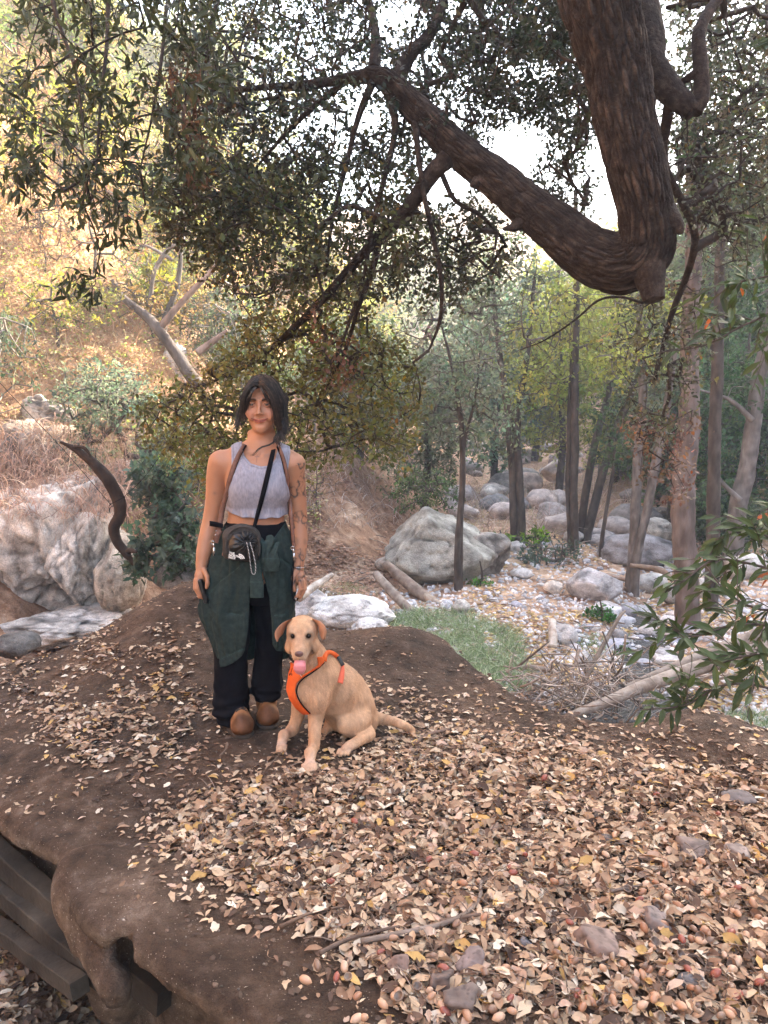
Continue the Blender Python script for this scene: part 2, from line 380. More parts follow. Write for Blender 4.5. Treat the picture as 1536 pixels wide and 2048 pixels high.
# ------------------------------------------------------------------ solid modelling on a grid
class Field:
    def __init__(s, lo, hi, h):
        s.h = h; s.lo = np.array(lo, float); s.n = np.ceil((np.array(hi) - s.lo) / h).astype(int) + 1
        s.D = np.full(s.n, 0.5, np.float32)
    def box(s, lo, hi):
        a = np.clip(np.floor((np.array(lo) - s.lo) / s.h).astype(int), 0, s.n); b = np.clip(np.ceil((np.array(hi) - s.lo) / s.h).astype(int) + 1, 0, s.n)
        sl = tuple(slice(a[k], b[k]) for k in range(3))
        g = [s.lo[k] + np.arange(a[k], b[k]) * s.h for k in range(3)]
        return sl, g[0][:, None, None], g[1][None, :, None], g[2][None, None, :]
    def full(s):
        g = [s.lo[k] + np.arange(s.n[k]) * s.h for k in range(3)]
        return (slice(None),) * 3, g[0][:, None, None], g[1][None, :, None], g[2][None, None, :]
    def _apply(s, sl, d, k, mode):
        A = s.D[sl]
        if A.size == 0: return
        if mode == 'sub': s.D[sl] = np.maximum(A, -d) if k <= 0 else (lambda q: (np.maximum(A, -d) + q * q * k * .25))(np.maximum(k - np.abs(A + d), 0) / k); return
        if k <= 0: s.D[sl] = np.minimum(A, d); return
        q = np.maximum(k - np.abs(A - d), 0) / k
        s.D[sl] = np.minimum(A, d) - q * q * k * 0.25
    def cap(s, a, b, ra, rb=None, k=0.01, mode='add', flat=None):
        rb = ra if rb is None else rb; a = np.array(a, float); b = np.array(b, float)
        m = max(ra, rb) + k + 0.03
        sl, x, y, z = s.box(np.minimum(a, b) - m, np.maximum(a, b) + m)
        ab = b - a; L = max(ab.dot(ab), 1e-12)
        t = np.clip(((x - a[0]) * ab[0] + (y - a[1]) * ab[1] + (z - a[2]) * ab[2]) / L, 0, 1)
        dx = x - a[0] - t * ab[0]; dy = y - a[1] - t * ab[1]; dz = z - a[2] - t * ab[2]
        r = ra + (rb - ra) * t
        if flat is not None:                            # (axis, factor): squash across the given unit axis
            ax, f = flat; ax = np.array(ax, float); ax /= np.linalg.norm(ax)
            q = dx * ax[0] + dy * ax[1] + dz * ax[2]
            e = 1 / f - 1
            dx = dx + q * e * ax[0]; dy = dy + q * e * ax[1]; dz = dz + q * e * ax[2]
        d = (np.sqrt(dx * dx + dy * dy + dz * dz) - r) * (flat[1] if flat is not None else 1)
        s._apply(sl, d, k, mode)
    def chain(s, pts, rad, k=0.01, mode='add', flat=None):
        for i in range(len(pts) - 1): s.cap(pts[i], pts[i + 1], rad[i], rad[i + 1], k, mode, flat)
    def ell(s, c, r, rot=None, k=0.01, mode='add'):
        c = np.array(c, float); r = np.array(r, float); m = r.max() + k + 0.03
        sl, x, y, z = s.box(c - m, c + m)
        X, Y, Z = x - c[0], y - c[1], z - c[2]
        if rot is not None:
            M = np.array(rot).T
            X, Y, Z = (M[0, 0] * X + M[0, 1] * Y + M[0, 2] * Z, M[1, 0] * X + M[1, 1] * Y + M[1, 2] * Z, M[2, 0] * X + M[2, 1] * Y + M[2, 2] * Z)
        k0 = np.sqrt((X / r[0]) ** 2 + (Y / r[1]) ** 2 + (Z / r[2]) ** 2)
        k1 = np.sqrt((X / r[0] ** 2) ** 2 + (Y / r[1] ** 2) ** 2 + (Z / r[2] ** 2) ** 2)
        d = k0 * (k0 - 1) / np.maximum(k1, 1e-6)
        s._apply(sl, d, k, mode)
    def rbox(s, c, half, rr, rot=None, k=0.005, mode='add'):
        c = np.array(c, float); half = np.array(half, float) - rr; m = np.linalg.norm(half) + rr + k + 0.02
        sl, x, y, z = s.box(c - m, c + m)
        X, Y, Z = x - c[0], y - c[1], z - c[2]
        if rot is not None:
            M = np.array(rot).T
            X, Y, Z = (M[0, 0] * X + M[0, 1] * Y + M[0, 2] * Z, M[1, 0] * X + M[1, 1] * Y + M[1, 2] * Z, M[2, 0] * X + M[2, 1] * Y + M[2, 2] * Z)
        qx, qy, qz = np.abs(X) - half[0] + 0 * (Y + Z), np.abs(Y) - half[1] + 0 * (X + Z), np.abs(Z) - half[2] + 0 * (X + Y)
        d = np.sqrt(np.maximum(qx, 0) ** 2 + np.maximum(qy, 0) ** 2 + np.maximum(qz, 0) ** 2) + np.minimum(np.maximum(qx, np.maximum(qy, qz)), 0) - rr
        s._apply(sl, d, k, mode)
    def limb(s, pts, rad, n=16, k=.01, mode='add', flat=None):
        q = catmull(np.concatenate([np.array(pts, float), np.array(rad, float)[:, None]], 1), n)
        s.cap(q[0, :3], q[1, :3], q[0, 3], q[1, 3], max(k, .025), mode, flat)
        for i in range(1, n - 1): s.cap(q[i, :3], q[i + 1, :3], q[i, 3], q[i + 1, 3], k if i < n - 3 else k * .4, mode, flat)
    def loft(s, secs, k=0.01, mode='add', p=2.0):
        """secs: rows (z, cx, cy, rx, ry) from low to high"""
        q = np.array(sorted(secs), float); zs = q[:, 0]
        rm = q[:, 3:5].max() + k + 0.03
        sl, x, y, z = s.box([q[:, 1].min() - rm, q[:, 2].min() - rm, zs[0] - k - .03], [q[:, 1].max() + rm, q[:, 2].max() + rm, zs[-1] + k + .03])
        zc = np.clip(z, zs[0], zs[-1]).ravel()
        def ip(col):                                     # monotone-ish cubic
            v = q[:, col]; m = np.gradient(v, zs); i = np.clip(np.searchsorted(zs, zc) - 1, 0, len(zs) - 2)
            h = zs[i + 1] - zs[i]; t = (zc - zs[i]) / h
            return ((2 * t ** 3 - 3 * t ** 2 + 1) * v[i] + (t ** 3 - 2 * t ** 2 + t) * h * m[i] + (-2 * t ** 3 + 3 * t ** 2) * v[i + 1] + (t ** 3 - t ** 2) * h * m[i + 1])[None, None, :]
        cx, cy, rx, ry = ip(1), ip(2), np.maximum(ip(3), .003), np.maximum(ip(4), .003)
        g = (np.abs((x - cx) / rx) ** p + np.abs((y - cy) / ry) ** p) ** (1 / p)
        d = (g - 1) * np.minimum(rx, ry)
        ez = np.maximum(zs[0] - z, z - zs[-1])
        d = np.maximum(d, ez) 
        s._apply(sl, d, k, mode)
    def clip(s, fn):
        sl, x, y, z = s.full(); s.D = np.maximum(s.D, fn(x, y, z)).astype(np.float32)
    def disp(s, fn, band=0.03):
        I = np.argwhere(np.abs(s.D) < band); p = s.lo + I * s.h
        s.D[I[:, 0], I[:, 1], I[:, 2]] += fn(p).astype(np.float32)
    def at(s, p):
        g = (np.asarray(p) - s.lo) / s.h; i = np.clip(np.floor(g).astype(int), 0, s.n - 2); f = np.clip(g - i, 0, 1); o = 0
        for a in (0, 1):
            for b in (0, 1):
                for c in (0, 1):
                    o = o + s.D[i[..., 0] + a, i[..., 1] + b, i[..., 2] + c] * (f[..., 0] if a else 1 - f[..., 0]) * (f[..., 1] if b else 1 - f[..., 1]) * (f[..., 2] if c else 1 - f[..., 2])
        return o
    def mesh(s): return surface_nets(s.D, s.lo, s.h)
def drop_caps(V, F, z0, tol):
    n = vnormals(V, F); bad = (np.abs(V[:, 2] - z0) < tol) & (np.abs(n[:, 2]) > .55)
    return F[~bad[F].any(1)]
def surface_nets(D, lo, h):
    nx, ny, nz = D.shape; S = D < 0
    c = [S[a:nx - 1 + a, b:ny - 1 + b, d:nz - 1 + d] for a in (0, 1) for b in (0, 1) for d in (0, 1)]
    al = np.logical_and.reduce(c); an = np.logical_or.reduce(c)
    I = np.argwhere(an & ~al)
    if len(I) == 0: return np.zeros((0, 3)), np.zeros((0, 4), int)
    idx = np.full((nx - 1, ny - 1, nz - 1), -1, np.int32); idx[I[:, 0], I[:, 1], I[:, 2]] = np.arange(len(I))
    off = np.array([(a, b, d) for a in (0, 1) for b in (0, 1) for d in (0, 1)])
    vals = np.stack([D[I[:, 0] + o[0], I[:, 1] + o[1], I[:, 2] + o[2]] for o in off], 1)
    acc = np.zeros((len(I), 3)); cnt = np.zeros(len(I))
    for i in range(8):
        for j in range(i + 1, 8):
            if np.abs(off[i] - off[j]).sum() != 1: continue
            a, b = vals[:, i], vals[:, j]; cr = (a < 0) != (b < 0)
            t = np.where(cr, a / np.where(cr, a - b, 1), 0)
            p = off[i] + t[:, None] * (off[j] - off[i]); acc += p * cr[:, None]; cnt += cr
    V = lo + (I + acc / cnt[:, None]) * h
    Fs = []
    for ax in range(3):
        sh = [slice(1, n - 1) for n in (nx, ny, nz)]
        s0 = list(sh); s1 = list(sh); s0[ax] = slice(0, (nx, ny, nz)[ax] - 1); s1[ax] = slice(1, (nx, ny, nz)[ax])
        A = S[tuple(s0)]; B = S[tuple(s1)]
        for flip, M in ((False, A & ~B), (True, ~A & B)):
            q = np.argwhere(M)
            if len(q) == 0: continue
            o = np.array([1, 1, 1]); o[ax] = 0; q = q + o
            u, v = (ax + 1) % 3, (ax + 2) % 3
            def g(du, dv):
                w = q.copy(); w[:, u] -= du; w[:, v] -= dv; return idx[w[:, 0], w[:, 1], w[:, 2]]
            f = np.stack([g(0, 0), g(1, 0), g(1, 1), g(0, 1)], 1)
            Fs.append(f[:, ::-1] if flip else f)
    F = np.concatenate(Fs); F = F[(F >= 0).all(1)]
    return V, F
def vnormals(V, F):
    N = np.zeros_like(V); a, b, c = V[F[:, 0]], V[F[:, 1]], V[F[:, 2]]; n = np.cross(b - a, c - a)
    for k in range(F.shape[1]): np.add.at(N, F[:, k], n)
    return N / np.maximum(np.linalg.norm(N, axis=1)[:, None], 1e-12)
# ================================================================== MATERIALS OF THE SETTING
M = {}
M['slope'] = material('leafy_slope', [(.13, .08, .055), (.24, .155, .105), (.33, .23, .165), (.42, .33, .26)], scale=5.0, bump=1.0, bscale=16, bdist=0.08, fine=70, attr=True, detail=12)
M['dirt'] = material('packed_dirt', [(.045, .026, .016), (.085, .050, .031), (.12, .073, .047), (.19, .13, .095)], scale=11, bump=1.0, bscale=42, bdist=0.035, fine=240, detail=14, attr=True,
                     speck=(130, 0.25, 0.86, (.33, .25, .19)))
M['rock'] = material('pale_granite', [(.20, .18, .165), (.34, .32, .30), (.46, .44, .42), (.58, .56, .54)], scale=3.0, bump=0.7, bscale=14, bdist=0.05, detail=14, attr=True, fine=60)
M['stone'] = material('river_stone', [(.20, .195, .20), (.33, .325, .33), (.48, .47, .47)], scale=5.0, bump=0.35, bscale=30, bdist=0.012, detail=10, attr=True)
M['water'] = material('creek_water', [(.018, .018, .018), (.035, .032, .03)], scale=3, rough=0.10, bump=0.9, bscale=14, bdist=0.06, spec=0.6)
M['oakbark'] = material('oak_bark', [(.022, .015, .012), (.048, .034, .027), (.085, .064, .052)], scale=16, bump=1.0, bscale=60, bdist=0.015, fine=200, attr=True, detail=10)
M['bark_mid'] = material('grey_brown_bark', [(.055, .043, .036), (.10, .082, .070), (.16, .135, .118)], scale=8, bump=0.7, bscale=50, bdist=0.01, attr=True, stretch=(1, 1, .35))
M['bark_dark'] = material('dark_bark', [(.035, .026, .022), (.065, .05, .042), (.10, .08, .07)], scale=10, bump=0.7, bscale=50, bdist=0.008, attr=True)
M['bark_grey'] = material('grey_bark', [(.11, .095, .085), (.19, .17, .155), (.29, .265, .25)], scale=7, bump=0.6, bscale=40, bdist=0.01, attr=True, stretch=(1, 1, .35))
M['bark_shag'] = material('shaggy_bark', [(.14, .095, .075), (.26, .185, .15), (.38, .30, .26)], scale=6, bump=0.8, bscale=40, bdist=0.012, attr=True, stretch=(1, 1, .3))
M['deadwood'] = material('bleached_wood', [(.20, .155, .125), (.33, .28, .24), (.46, .42, .38)], scale=9, bump=0.6, bscale=45, bdist=0.008, attr=True)
M['leaf'] = material('leaf_green', [(1, 1, 1)], bump=0, attr=True, transl=0.30, rough=0.5, spec=0.35)
M['leafhill'] = material('leaf_hill', [(1, 1, 1)], bump=0, attr=True, transl=0.5, rough=0.6, spec=0.25)
M['litter'] = material('dry_leaf', [(.82, .80, .78), (1, 1, 1), (1.1, 1.1, 1.08)], scale=60, bump=0.3, bscale=120, attr=True, rough=0.7, spec=0.25, transl=0.08, bdist=0.003)
M['grass'] = material('grass_blade', [(1, 1, 1)], bump=0, attr=True, transl=0.25, rough=0.6)
M['acorn'] = material('acorn_shell', [(.8, .8, .8), (1, 1, 1)], scale=90, bump=0.1, bscale=100, attr=True, rough=0.35, spec=0.5)
M['concrete'] = material('stained_concrete', [(.028, .021, .015), (.055, .042, .030), (.10, .078, .056)], scale=3.5, bump=0.6, bscale=50, bdist=0.01, detail=12, attr=True)
M['ledgeside'] = material('tan_plaster_rock', [(.16, .105, .06), (.25, .17, .105), (.31, .22, .145)], scale=4, bump=0.8, bscale=60, bdist=0.012, detail=12, attr=True)

# ================================================================== TERRAIN (one sheet)
_yl = [-60, 2, 5, 9.5, 12, 14, 20, 28, 40, 60, 90, 140]; _xl = [-4.5, -3.6, -3.9, -3.3, -1.9, 0.1, 1.8, 3.2, 4.6, 4.0, -4, -10]
_yr = [-60, 5, 10, 15, 20, 28, 40, 60, 90, 140]; _xr = [6.5, 6.6, 7.2, 7.8, 7.2, 7.6, 9.0, 12, 16, 20]
_cy = [-60, 4, 7, 9.3, 10.5, 12, 14, 20, 30, 40]; _cx = [1.5, 1.5, 2.3, 3.2, 3.8, 4.1, 5.0, 5.6, 5.6, 6.5]
def terrain(x, y):
    p = np.stack([x, y, 0 * x], -1)
    xl = np.interp(y, _yl, _xl) + 0.5 * noise3(p * 0.35); xr = np.interp(y, _yr, _xr) + 0.5 * noise3(p * 0.35 + 9)
    z = -1.5 + 0.018 * np.maximum(y - 15, 0) + 0.07 * fbm(p * .9, 3)
    z = z - 0.26 * np.exp(-((x - np.interp(y, _cy, _cx)) / 0.62) ** 2) * sstep(40, 20, y)          # creek bed
    z = z - 0.22 * np.exp(-(((x - 2.4) / 1.2) ** 2 + ((y - 7.1) / .8) ** 2))
    dl = np.maximum(xl - x, 0); dr = np.maximum(x - xr, 0)
    soft = lambda d, w: np.sqrt(d * d + w * w) - w
    rough_l = 1 + .16 * fbm(p * .22 + 3, 3)
    steep = 0.86 + 0.25 * sstep(9, 14, y)
    zl = soft(dl, .5) * steep * rough_l; zl = np.where(zl > 24, 24 + (zl - 24) * .25, zl)
    zr = soft(dr, 1.5) * 1.02 * (1 + .05 * fbm(p * .1 + 31, 3)); cap_ = 42 - 26 * sstep(43, 55, y); zr = np.where(zr > cap_, cap_ + (zr - cap_) * .05, zr)  # right ridge shaped to shade the valley, lowered to let sun in farther back
    zh = np.maximum(y - 46, 0) * 0.33 * sstep(60, 20, np.abs(x - 16)) * (1 + .2 * fbm(p * .07, 3))
    hill = np.maximum(np.maximum(zl, zr), zh)
    z = z + hill + np.clip(hill, 0, 1) * (0.30 * fbm(p * 0.8, 4) + 0.10 * fbm(p * 3.1, 2))
    # shelf below the left front of the ledge
    s = sstep(-.2, -1.4, x) * sstep(4.2, 3.0, y); z = z * (1 - s) + s * (-.62 + .03 * fbm(p * 3, 2) + np.maximum(-2.5 - x, 0) * .6 + soft(np.maximum(xl - x, 0), .5) * .6)
    s2 = sstep(1.2, -1.0, y); z = z * (1 - s2) + s2 * np.maximum(z, -.25 + hill)
    return z
def axis(vals):
    out = []
    for a, b, h in vals: out += list(np.arange(a, b, h))
    return np.array(out + [vals[-1][1]])
gx = axis([(-90, -40, 3.0), (-40, -16, .8), (-16, -9, .3), (-9, 9, .11), (9, 20, .3), (20, 60, 1.0), (60, 120, 4.)])
gy = axis([(-70, -10, 3.0), (-10, 1, .6), (1, 17, .11), (17, 30, .22), (30, 60, .6), (60, 160, 2.5)])
GX, GY = np.meshgrid(gx, gy); GZ = terrain(GX, GY)
_V = np.stack([GX, GY, GZ], -1).reshape(-1, 3)
_w = len(gx); _i = (np.arange(len(gy) - 1)[:, None] * _w + np.arange(_w - 1)[None]).ravel()
_F = np.stack([_i, _i + 1, _i + _w + 1, _i + _w], 1)
_p = _V * np.array([1, 1, 1]); _n = fbm(_p * .55, 4); _r = fbm(_p * 1.7 + 40, 3)
# colour of the ground cover: rusty leaf litter, pale bare gravel on the valley floor, ochre dry grass on the left hill, lightened to suggest strong sun
_slope = np.gradient(GZ, gx, axis=1).ravel(); _sl = sstep(.25, .6, np.abs(_slope))
_floor = 1 - _sl
_c = np.array([1.0, .84, .72])[None] * (1.0 + .35 * _n)[:, None]
_gravel = np.array([1.9, 1.95, 1.9])[None] * (1.0 + .2 * _r)[:, None]
_f = (_floor * sstep(-.5, .2, _r) * .75)[:, None]
_c = _c * (1 - _f) + _gravel * _f
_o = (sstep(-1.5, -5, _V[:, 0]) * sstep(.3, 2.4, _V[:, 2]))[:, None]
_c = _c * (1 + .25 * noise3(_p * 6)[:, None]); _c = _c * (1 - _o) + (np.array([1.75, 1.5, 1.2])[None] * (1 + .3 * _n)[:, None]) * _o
_far = (sstep(16, 26, _V[:, 1]) * sstep(-2, 2, _V[:, 0]))[:, None]; _c = _c * (1 - _far * .7) + np.array([1.35, 1.25, 1.05]) * (1 + .35 * _n)[:, None] * _far * .7  # far ground tinted paler to stand in for brighter background light
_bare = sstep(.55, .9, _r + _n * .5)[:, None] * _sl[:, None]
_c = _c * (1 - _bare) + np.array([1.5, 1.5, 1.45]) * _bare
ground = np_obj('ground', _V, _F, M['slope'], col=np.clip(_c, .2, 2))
tag(ground, 'leaf covered valley floor rising into steep canyon slopes', kind='structure')

def gz(x, y):
    """height of the ground sheet (bilinear look-up in its own grid)"""
    x = np.atleast_1d(np.asarray(x, float)); y = np.atleast_1d(np.asarray(y, float))
    i = np.clip(np.searchsorted(gx, x) - 1, 0, len(gx) - 2); j = np.clip(np.searchsorted(gy, y) - 1, 0, len(gy) - 2)
    u = np.clip((x - gx[i]) / (gx[i + 1] - gx[i]), 0, 1); v = np.clip((y - gy[j]) / (gy[j + 1] - gy[j]), 0, 1)
    return (GZ[j, i] * (1 - u) + GZ[j, i + 1] * u) * (1 - v) + (GZ[j + 1, i] * (1 - u) + GZ[j + 1, i + 1] * u) * v
def on_ground_many(px, py, y0=4.2, y1=90, n=400):
    px = np.asarray(px, float)[:, None]; py = np.asarray(py, float)[:, None]
    a, b, c = ray(px, py); Y = np.geomspace(y0, y1, n)[None]; t = Y / b; x = a * t; z = CAM_H + c * t
    g = gz(x.ravel(), np.broadcast_to(Y, x.shape).ravel()).reshape(x.shape); hit = z < g; k = np.where(hit.any(1), hit.argmax(1), n - 1); r = np.arange(len(k))
    return np.stack([x[r, k], Y[0, k], g[r, k]], 1)
# creek water: sheets in the channel
def creek(zw, ys, half, y0, name='creek_water'):
    n = 60; yy = np.linspace(ys[0], ys[1], n); cx = np.interp(yy, _cy, _cx)
    V = []; m = 9
    for i in range(n):
        for j in range(m):
            V.append((cx[i] + half * (j / (m - 1) * 2 - 1), yy[i], zw))
    F = [(i * m + j, i * m + j + 1, (i + 1) * m + j + 1, (i + 1) * m + j) for i in range(n - 1) for j in range(m - 1)]
    return np.array(V), np.array(F)
v1, f1 = creek(-1.66, (5.2, 8.6), 1.5, 0); v2, f2 = creek(-1.715, (8.55, 11.6), .48, 0)
V, F, _ = merge([(v1, f1), (v2, f2)])
tag(np_obj('creek_water', V, F, M['water']), 'shallow dark creek running between the stones', kind='structure')

# ================================================================== THE DIRT LEDGE (solid, rounded, undercut at the left front)
# outline in plan, from the silhouette in the photograph (z of the top surface varies)
def top_z(x, y):
    z = 0.02 * noise3(np.stack([x * 1.3, y * 1.3, 0 * x], -1)) + 0.0 * x
    z = z + 0.36 * np.exp(-(((x + 1.15) / np.where(x < -1.15, .62, .40)) ** 2 + ((y - 4.80) / .90) ** 2)) + .05 * sstep(-1.5, -2.4, x)        # mound behind the woman to the left
    z = z + 0.15 * np.exp(-(((x - .12) / .34) ** 2 + ((y - 4.62) / .42) ** 2))           # bump right of the dog
    z = z + 0.11 * np.exp(-(((x - 1.5) / .26) ** 2 + ((y - 3.38) / .30) ** 2))           # bump near the right edge
    z = z + 0.07 * sstep(2.6, 3.2, y) * sstep(.2, -.5, x)
    z = z - 0.22 * sstep(-1.15, -2.1, x) * sstep(5.2, 3.6, y)                            # rolls down to the left
    z = z - .05 * np.exp(-(((x + .95) / .3) ** 2 + ((y - 2.85) / .5) ** 2))
    z = z + 0.05 * np.exp(-(((x + .80) / .20) ** 2 + ((y - 2.28) / .22) ** 2))           # rounded nose at the lower left
    z = z + 0.02 * np.exp(-(((x - .6) / .8) ** 2 + ((y - 2.3) / .6) ** 2))
    return z
def edge_pts(pix, zs=None):
    out = []
    for k, (px, py) in enumerate(pix):
        z = 0.0
        for _ in range(12):
            q = PG(px, py, z); z = .6 * z + .4 * float(top_z(np.array([q[0]]), np.array([q[1]]))[0])
        out.append((q[0], q[1]))
    return out
back = [(-3.9, 3.9), (-2.9, 4.2), (-2.4, 4.42), (-1.95, 4.6), (-1.6, 4.8), (-1.24, 5.05), (-.9, 5.15), (-.5, 5.02), (-.15, 4.95), (.22, 4.95), (.44, 4.70), (.56, 4.4), (.70, 4.05), (.92, 3.78), (1.25, 3.60), (1.42, 3.66), (1.6, 3.66), (1.85, 3.52), (2.2, 3.35), (3.2, 3.2), (3.2, -2.0), (.0, -2.0)]
front = edge_pts([(640, 2200), (560, 2100), (450, 2010), (340, 1935), (270, 1880), (205, 1850), (150, 1800), (125, 1745), (112, 1700), (60, 1672), (0, 1640)])
poly = np.array(back + [(.0, .5)] + front + [(-1.65, 2.95), (-2.3, 3.35), (-3.6, 3.6)])
def poly_sd(x, y, poly):
    """signed distance (negative inside) to a polygon, 2-D arrays"""
    d = np.full(x.shape, 1e9); ins = np.zeros(x.shape, bool); n = len(poly)
    for i in range(n):
        a = poly[i]; b = poly[(i + 1) % n]; e = b - a; wx = x - a[0]; wy = y - a[1]
        t = np.clip((wx * e[0] + wy * e[1]) / (e @ e), 0, 1)
        d = np.minimum(d, (wx - e[0] * t) ** 2 + (wy - e[1] * t) ** 2)
        c = ((a[1] <= y) & (b[1] > y)) | ((b[1] <= y) & (a[1] > y))
        xi = a[0] + (y - a[1]) / (e[1] if abs(e[1]) > 1e-9 else 1e-9) * e[0]
        ins ^= c & (x < xi)
    return np.where(ins, -1, 1) * np.sqrt(d)
H_ = 0.024
fl = Field((-4.2, -2.1, -1.75), (3.4, 6.3, .62), H_)
sl, x, y, z = fl.full()
X2, Y2 = np.broadcast_arrays(x[..., 0], y[..., 0]); X2 = X2.copy(); Y2 = Y2.copy()
sd2 = poly_sd(X2, Y2, poly) + .03 * noise3(np.stack([X2 * 2.2, Y2 * 2.2, 0 * X2 + 7], -1)) + .012 * noise3(np.stack([X2 * 7, Y2 * 7, 0 * X2 + 2], -1))
tz = top_z(X2, Y2) + .012 * fbm(np.stack([X2 * 5, Y2 * 5, 0 * X2], -1), 3)
# underside: the lip is about 0.16 m thick at the left front and the wall below it stands back; elsewhere it goes straight down
near_left = (sstep(.2, -.25, X2) * sstep(3.4, 2.6, Y2))
below = np.clip((tz[..., None] - z) / 1.0, 0, 3)
shift = near_left[..., None] * (sstep(.07, .16, below) * .26) - (1 - near_left[..., None]) * np.clip(below - .05, 0, 1.2) * .35
d2 = sd2[..., None] + shift
dz = z - tz[..., None]
rr = (.10 - .055 * near_left)[..., None]
qx = np.maximum(d2 + rr, 0); qz = np.maximum(dz + rr, 0)
fl.D = (np.sqrt(qx * qx + qz * qz) + np.minimum(np.maximum(d2 + rr, dz + rr), 0) - rr).astype(np.float32)
# the nose stands on a rounded pillar with a hollow to its right
nose = PG(165, 1760, 0.0)
fl.cap(nose + [.03, .06, -.12], P(232, 1985, 2.08), .135, .045, .03)
fl.cap(nose + [-.02, .12, -.10], nose + [.02, .22, -.6], .13, .10, .05)
fl.cap(P(232, 1905, 1.98), P(270, 1900, 2.2), .035, .05, .02, mode='sub')
LV, LF = fl.mesh()
ln = vnormals(LV, LF)
side = sstep(.55, .1, ln[:, 2])
lc = 1 + .45 * fbm(LV * 3.0, 5); litter_dark = .75 + .25 * sstep(-.3, .3, fbm(LV * 1.1 + 3, 2))
# a dusty greyer crust on the noses and knobs of the ledge
crust = np.exp(-(((LV[:, 0] + .78) / .20) ** 2 + ((LV[:, 1] - 2.27) / .22) ** 2)) + .6 * np.exp(-(((LV[:, 0] - 1.5) / .35) ** 2 + ((LV[:, 1] - 3.45) / .3) ** 2)) + .35 * sstep(-.1, .5, LV[:, 0]) * sstep(2.1, 1.8, LV[:, 1])
LC = (lc * litter_dark)[:, None] * np.array([1, .97, .93]) * (1 - crust[:, None] * .6) + np.array([1.9, 2.1, 2.3]) * crust[:, None] * .6
LC = LC * (1 - side[:, None]) + side[:, None] * np.array([1.9, 2.1, 2.1]) * (1 + .3 * fbm(LV * 3, 2))[:, None]
ledge = np_obj('dirt_ledge', LV, LF, M['dirt'], col=np.clip(LC, .3, 3))
tag(ledge, 'rounded brown dirt ledge scattered with dry leaves', kind='structure')
def ledge_z(x, y): return top_z(np.asarray(x, float), np.asarray(y, float)) + .012 * fbm(np.stack([np.asarray(x) * 5., np.asarray(y) * 5., 0. * np.asarray(x)], -1), 3)
def on_ledge(px, py):
    z = 0.0
    for _ in range(9):
        q = PG(px, py, z); z = .4 * z + .6 * float(top_z(np.array([q[0]]), np.array([q[1]]))[0])
    return np.array([q[0], q[1], z])
def ledge_sd(x, y): return poly_sd(np.asarray(x, float), np.asarray(y, float), poly)

# three weathered beams under the left front edge
def beam(a, b, w, h, label):
    a = np.array(a); b = np.array(b); d = (b - a) / np.linalg.norm(b - a); s = np.cross(d, [0, 0, 1.]); s /= np.linalg.norm(s); u = np.cross(s, d)
    prof = [(-1, -1), (-.92, -1.0), (.92, -1), (1, -.9), (1, .9), (.9, 1), (-.9, 1), (-1, .88)]
    n = 40; V = []; t = np.linspace(0, 1, n)
    for ti in t:
        for (p, q) in prof: V.append(a + (b - a) * ti + s * p * w / 2 + u * q * h / 2)
    V = np.array(V); V += .004 * np.stack([noise3(V * 9), noise3(V * 9 + 5), noise3(V * 9 + 9)], -1)
    m = len(prof); F = [(i * m + j, i * m + (j + 1) % m, (i + 1) * m + (j + 1) % m, (i + 1) * m + j) for i in range(n - 1) for j in range(m)]
    V = np.concatenate([V]); o = np_obj('concrete_beam', V, [np.array(F), np.array([list(range(m))[::-1]]), np.array([[(n - 1) * m + j for j in range(m)]])], M['concrete'], smooth=False,
                                        col=np.clip(1 + .4 * fbm(V * 4, 2), .5, 1.6))
    tag(o, label, 'beam', 'beams under the dirt ledge')
for (p0, p1, w, h, l) in [((-60, 1660), (330, 2000), .07, .09, 'uppermost stained beam directly under the dirt ledge lip'),
                          ((-60, 1725), (235, 1975), .07, .07, 'middle weathered beam under the dirt ledge'),
                          ((-60, 1815), (160, 1975), .06, .06, 'lowest beam beside the dark leaf pile below the ledge')]:
    y0, y1 = (3.0, 2.30)
    q0 = P(p0[0], p0[1], y0); q1 = P(p1[0], p1[1], y1)
    d = (q0 - q1); beam(q1, q0 + d * .15, w, h, l)
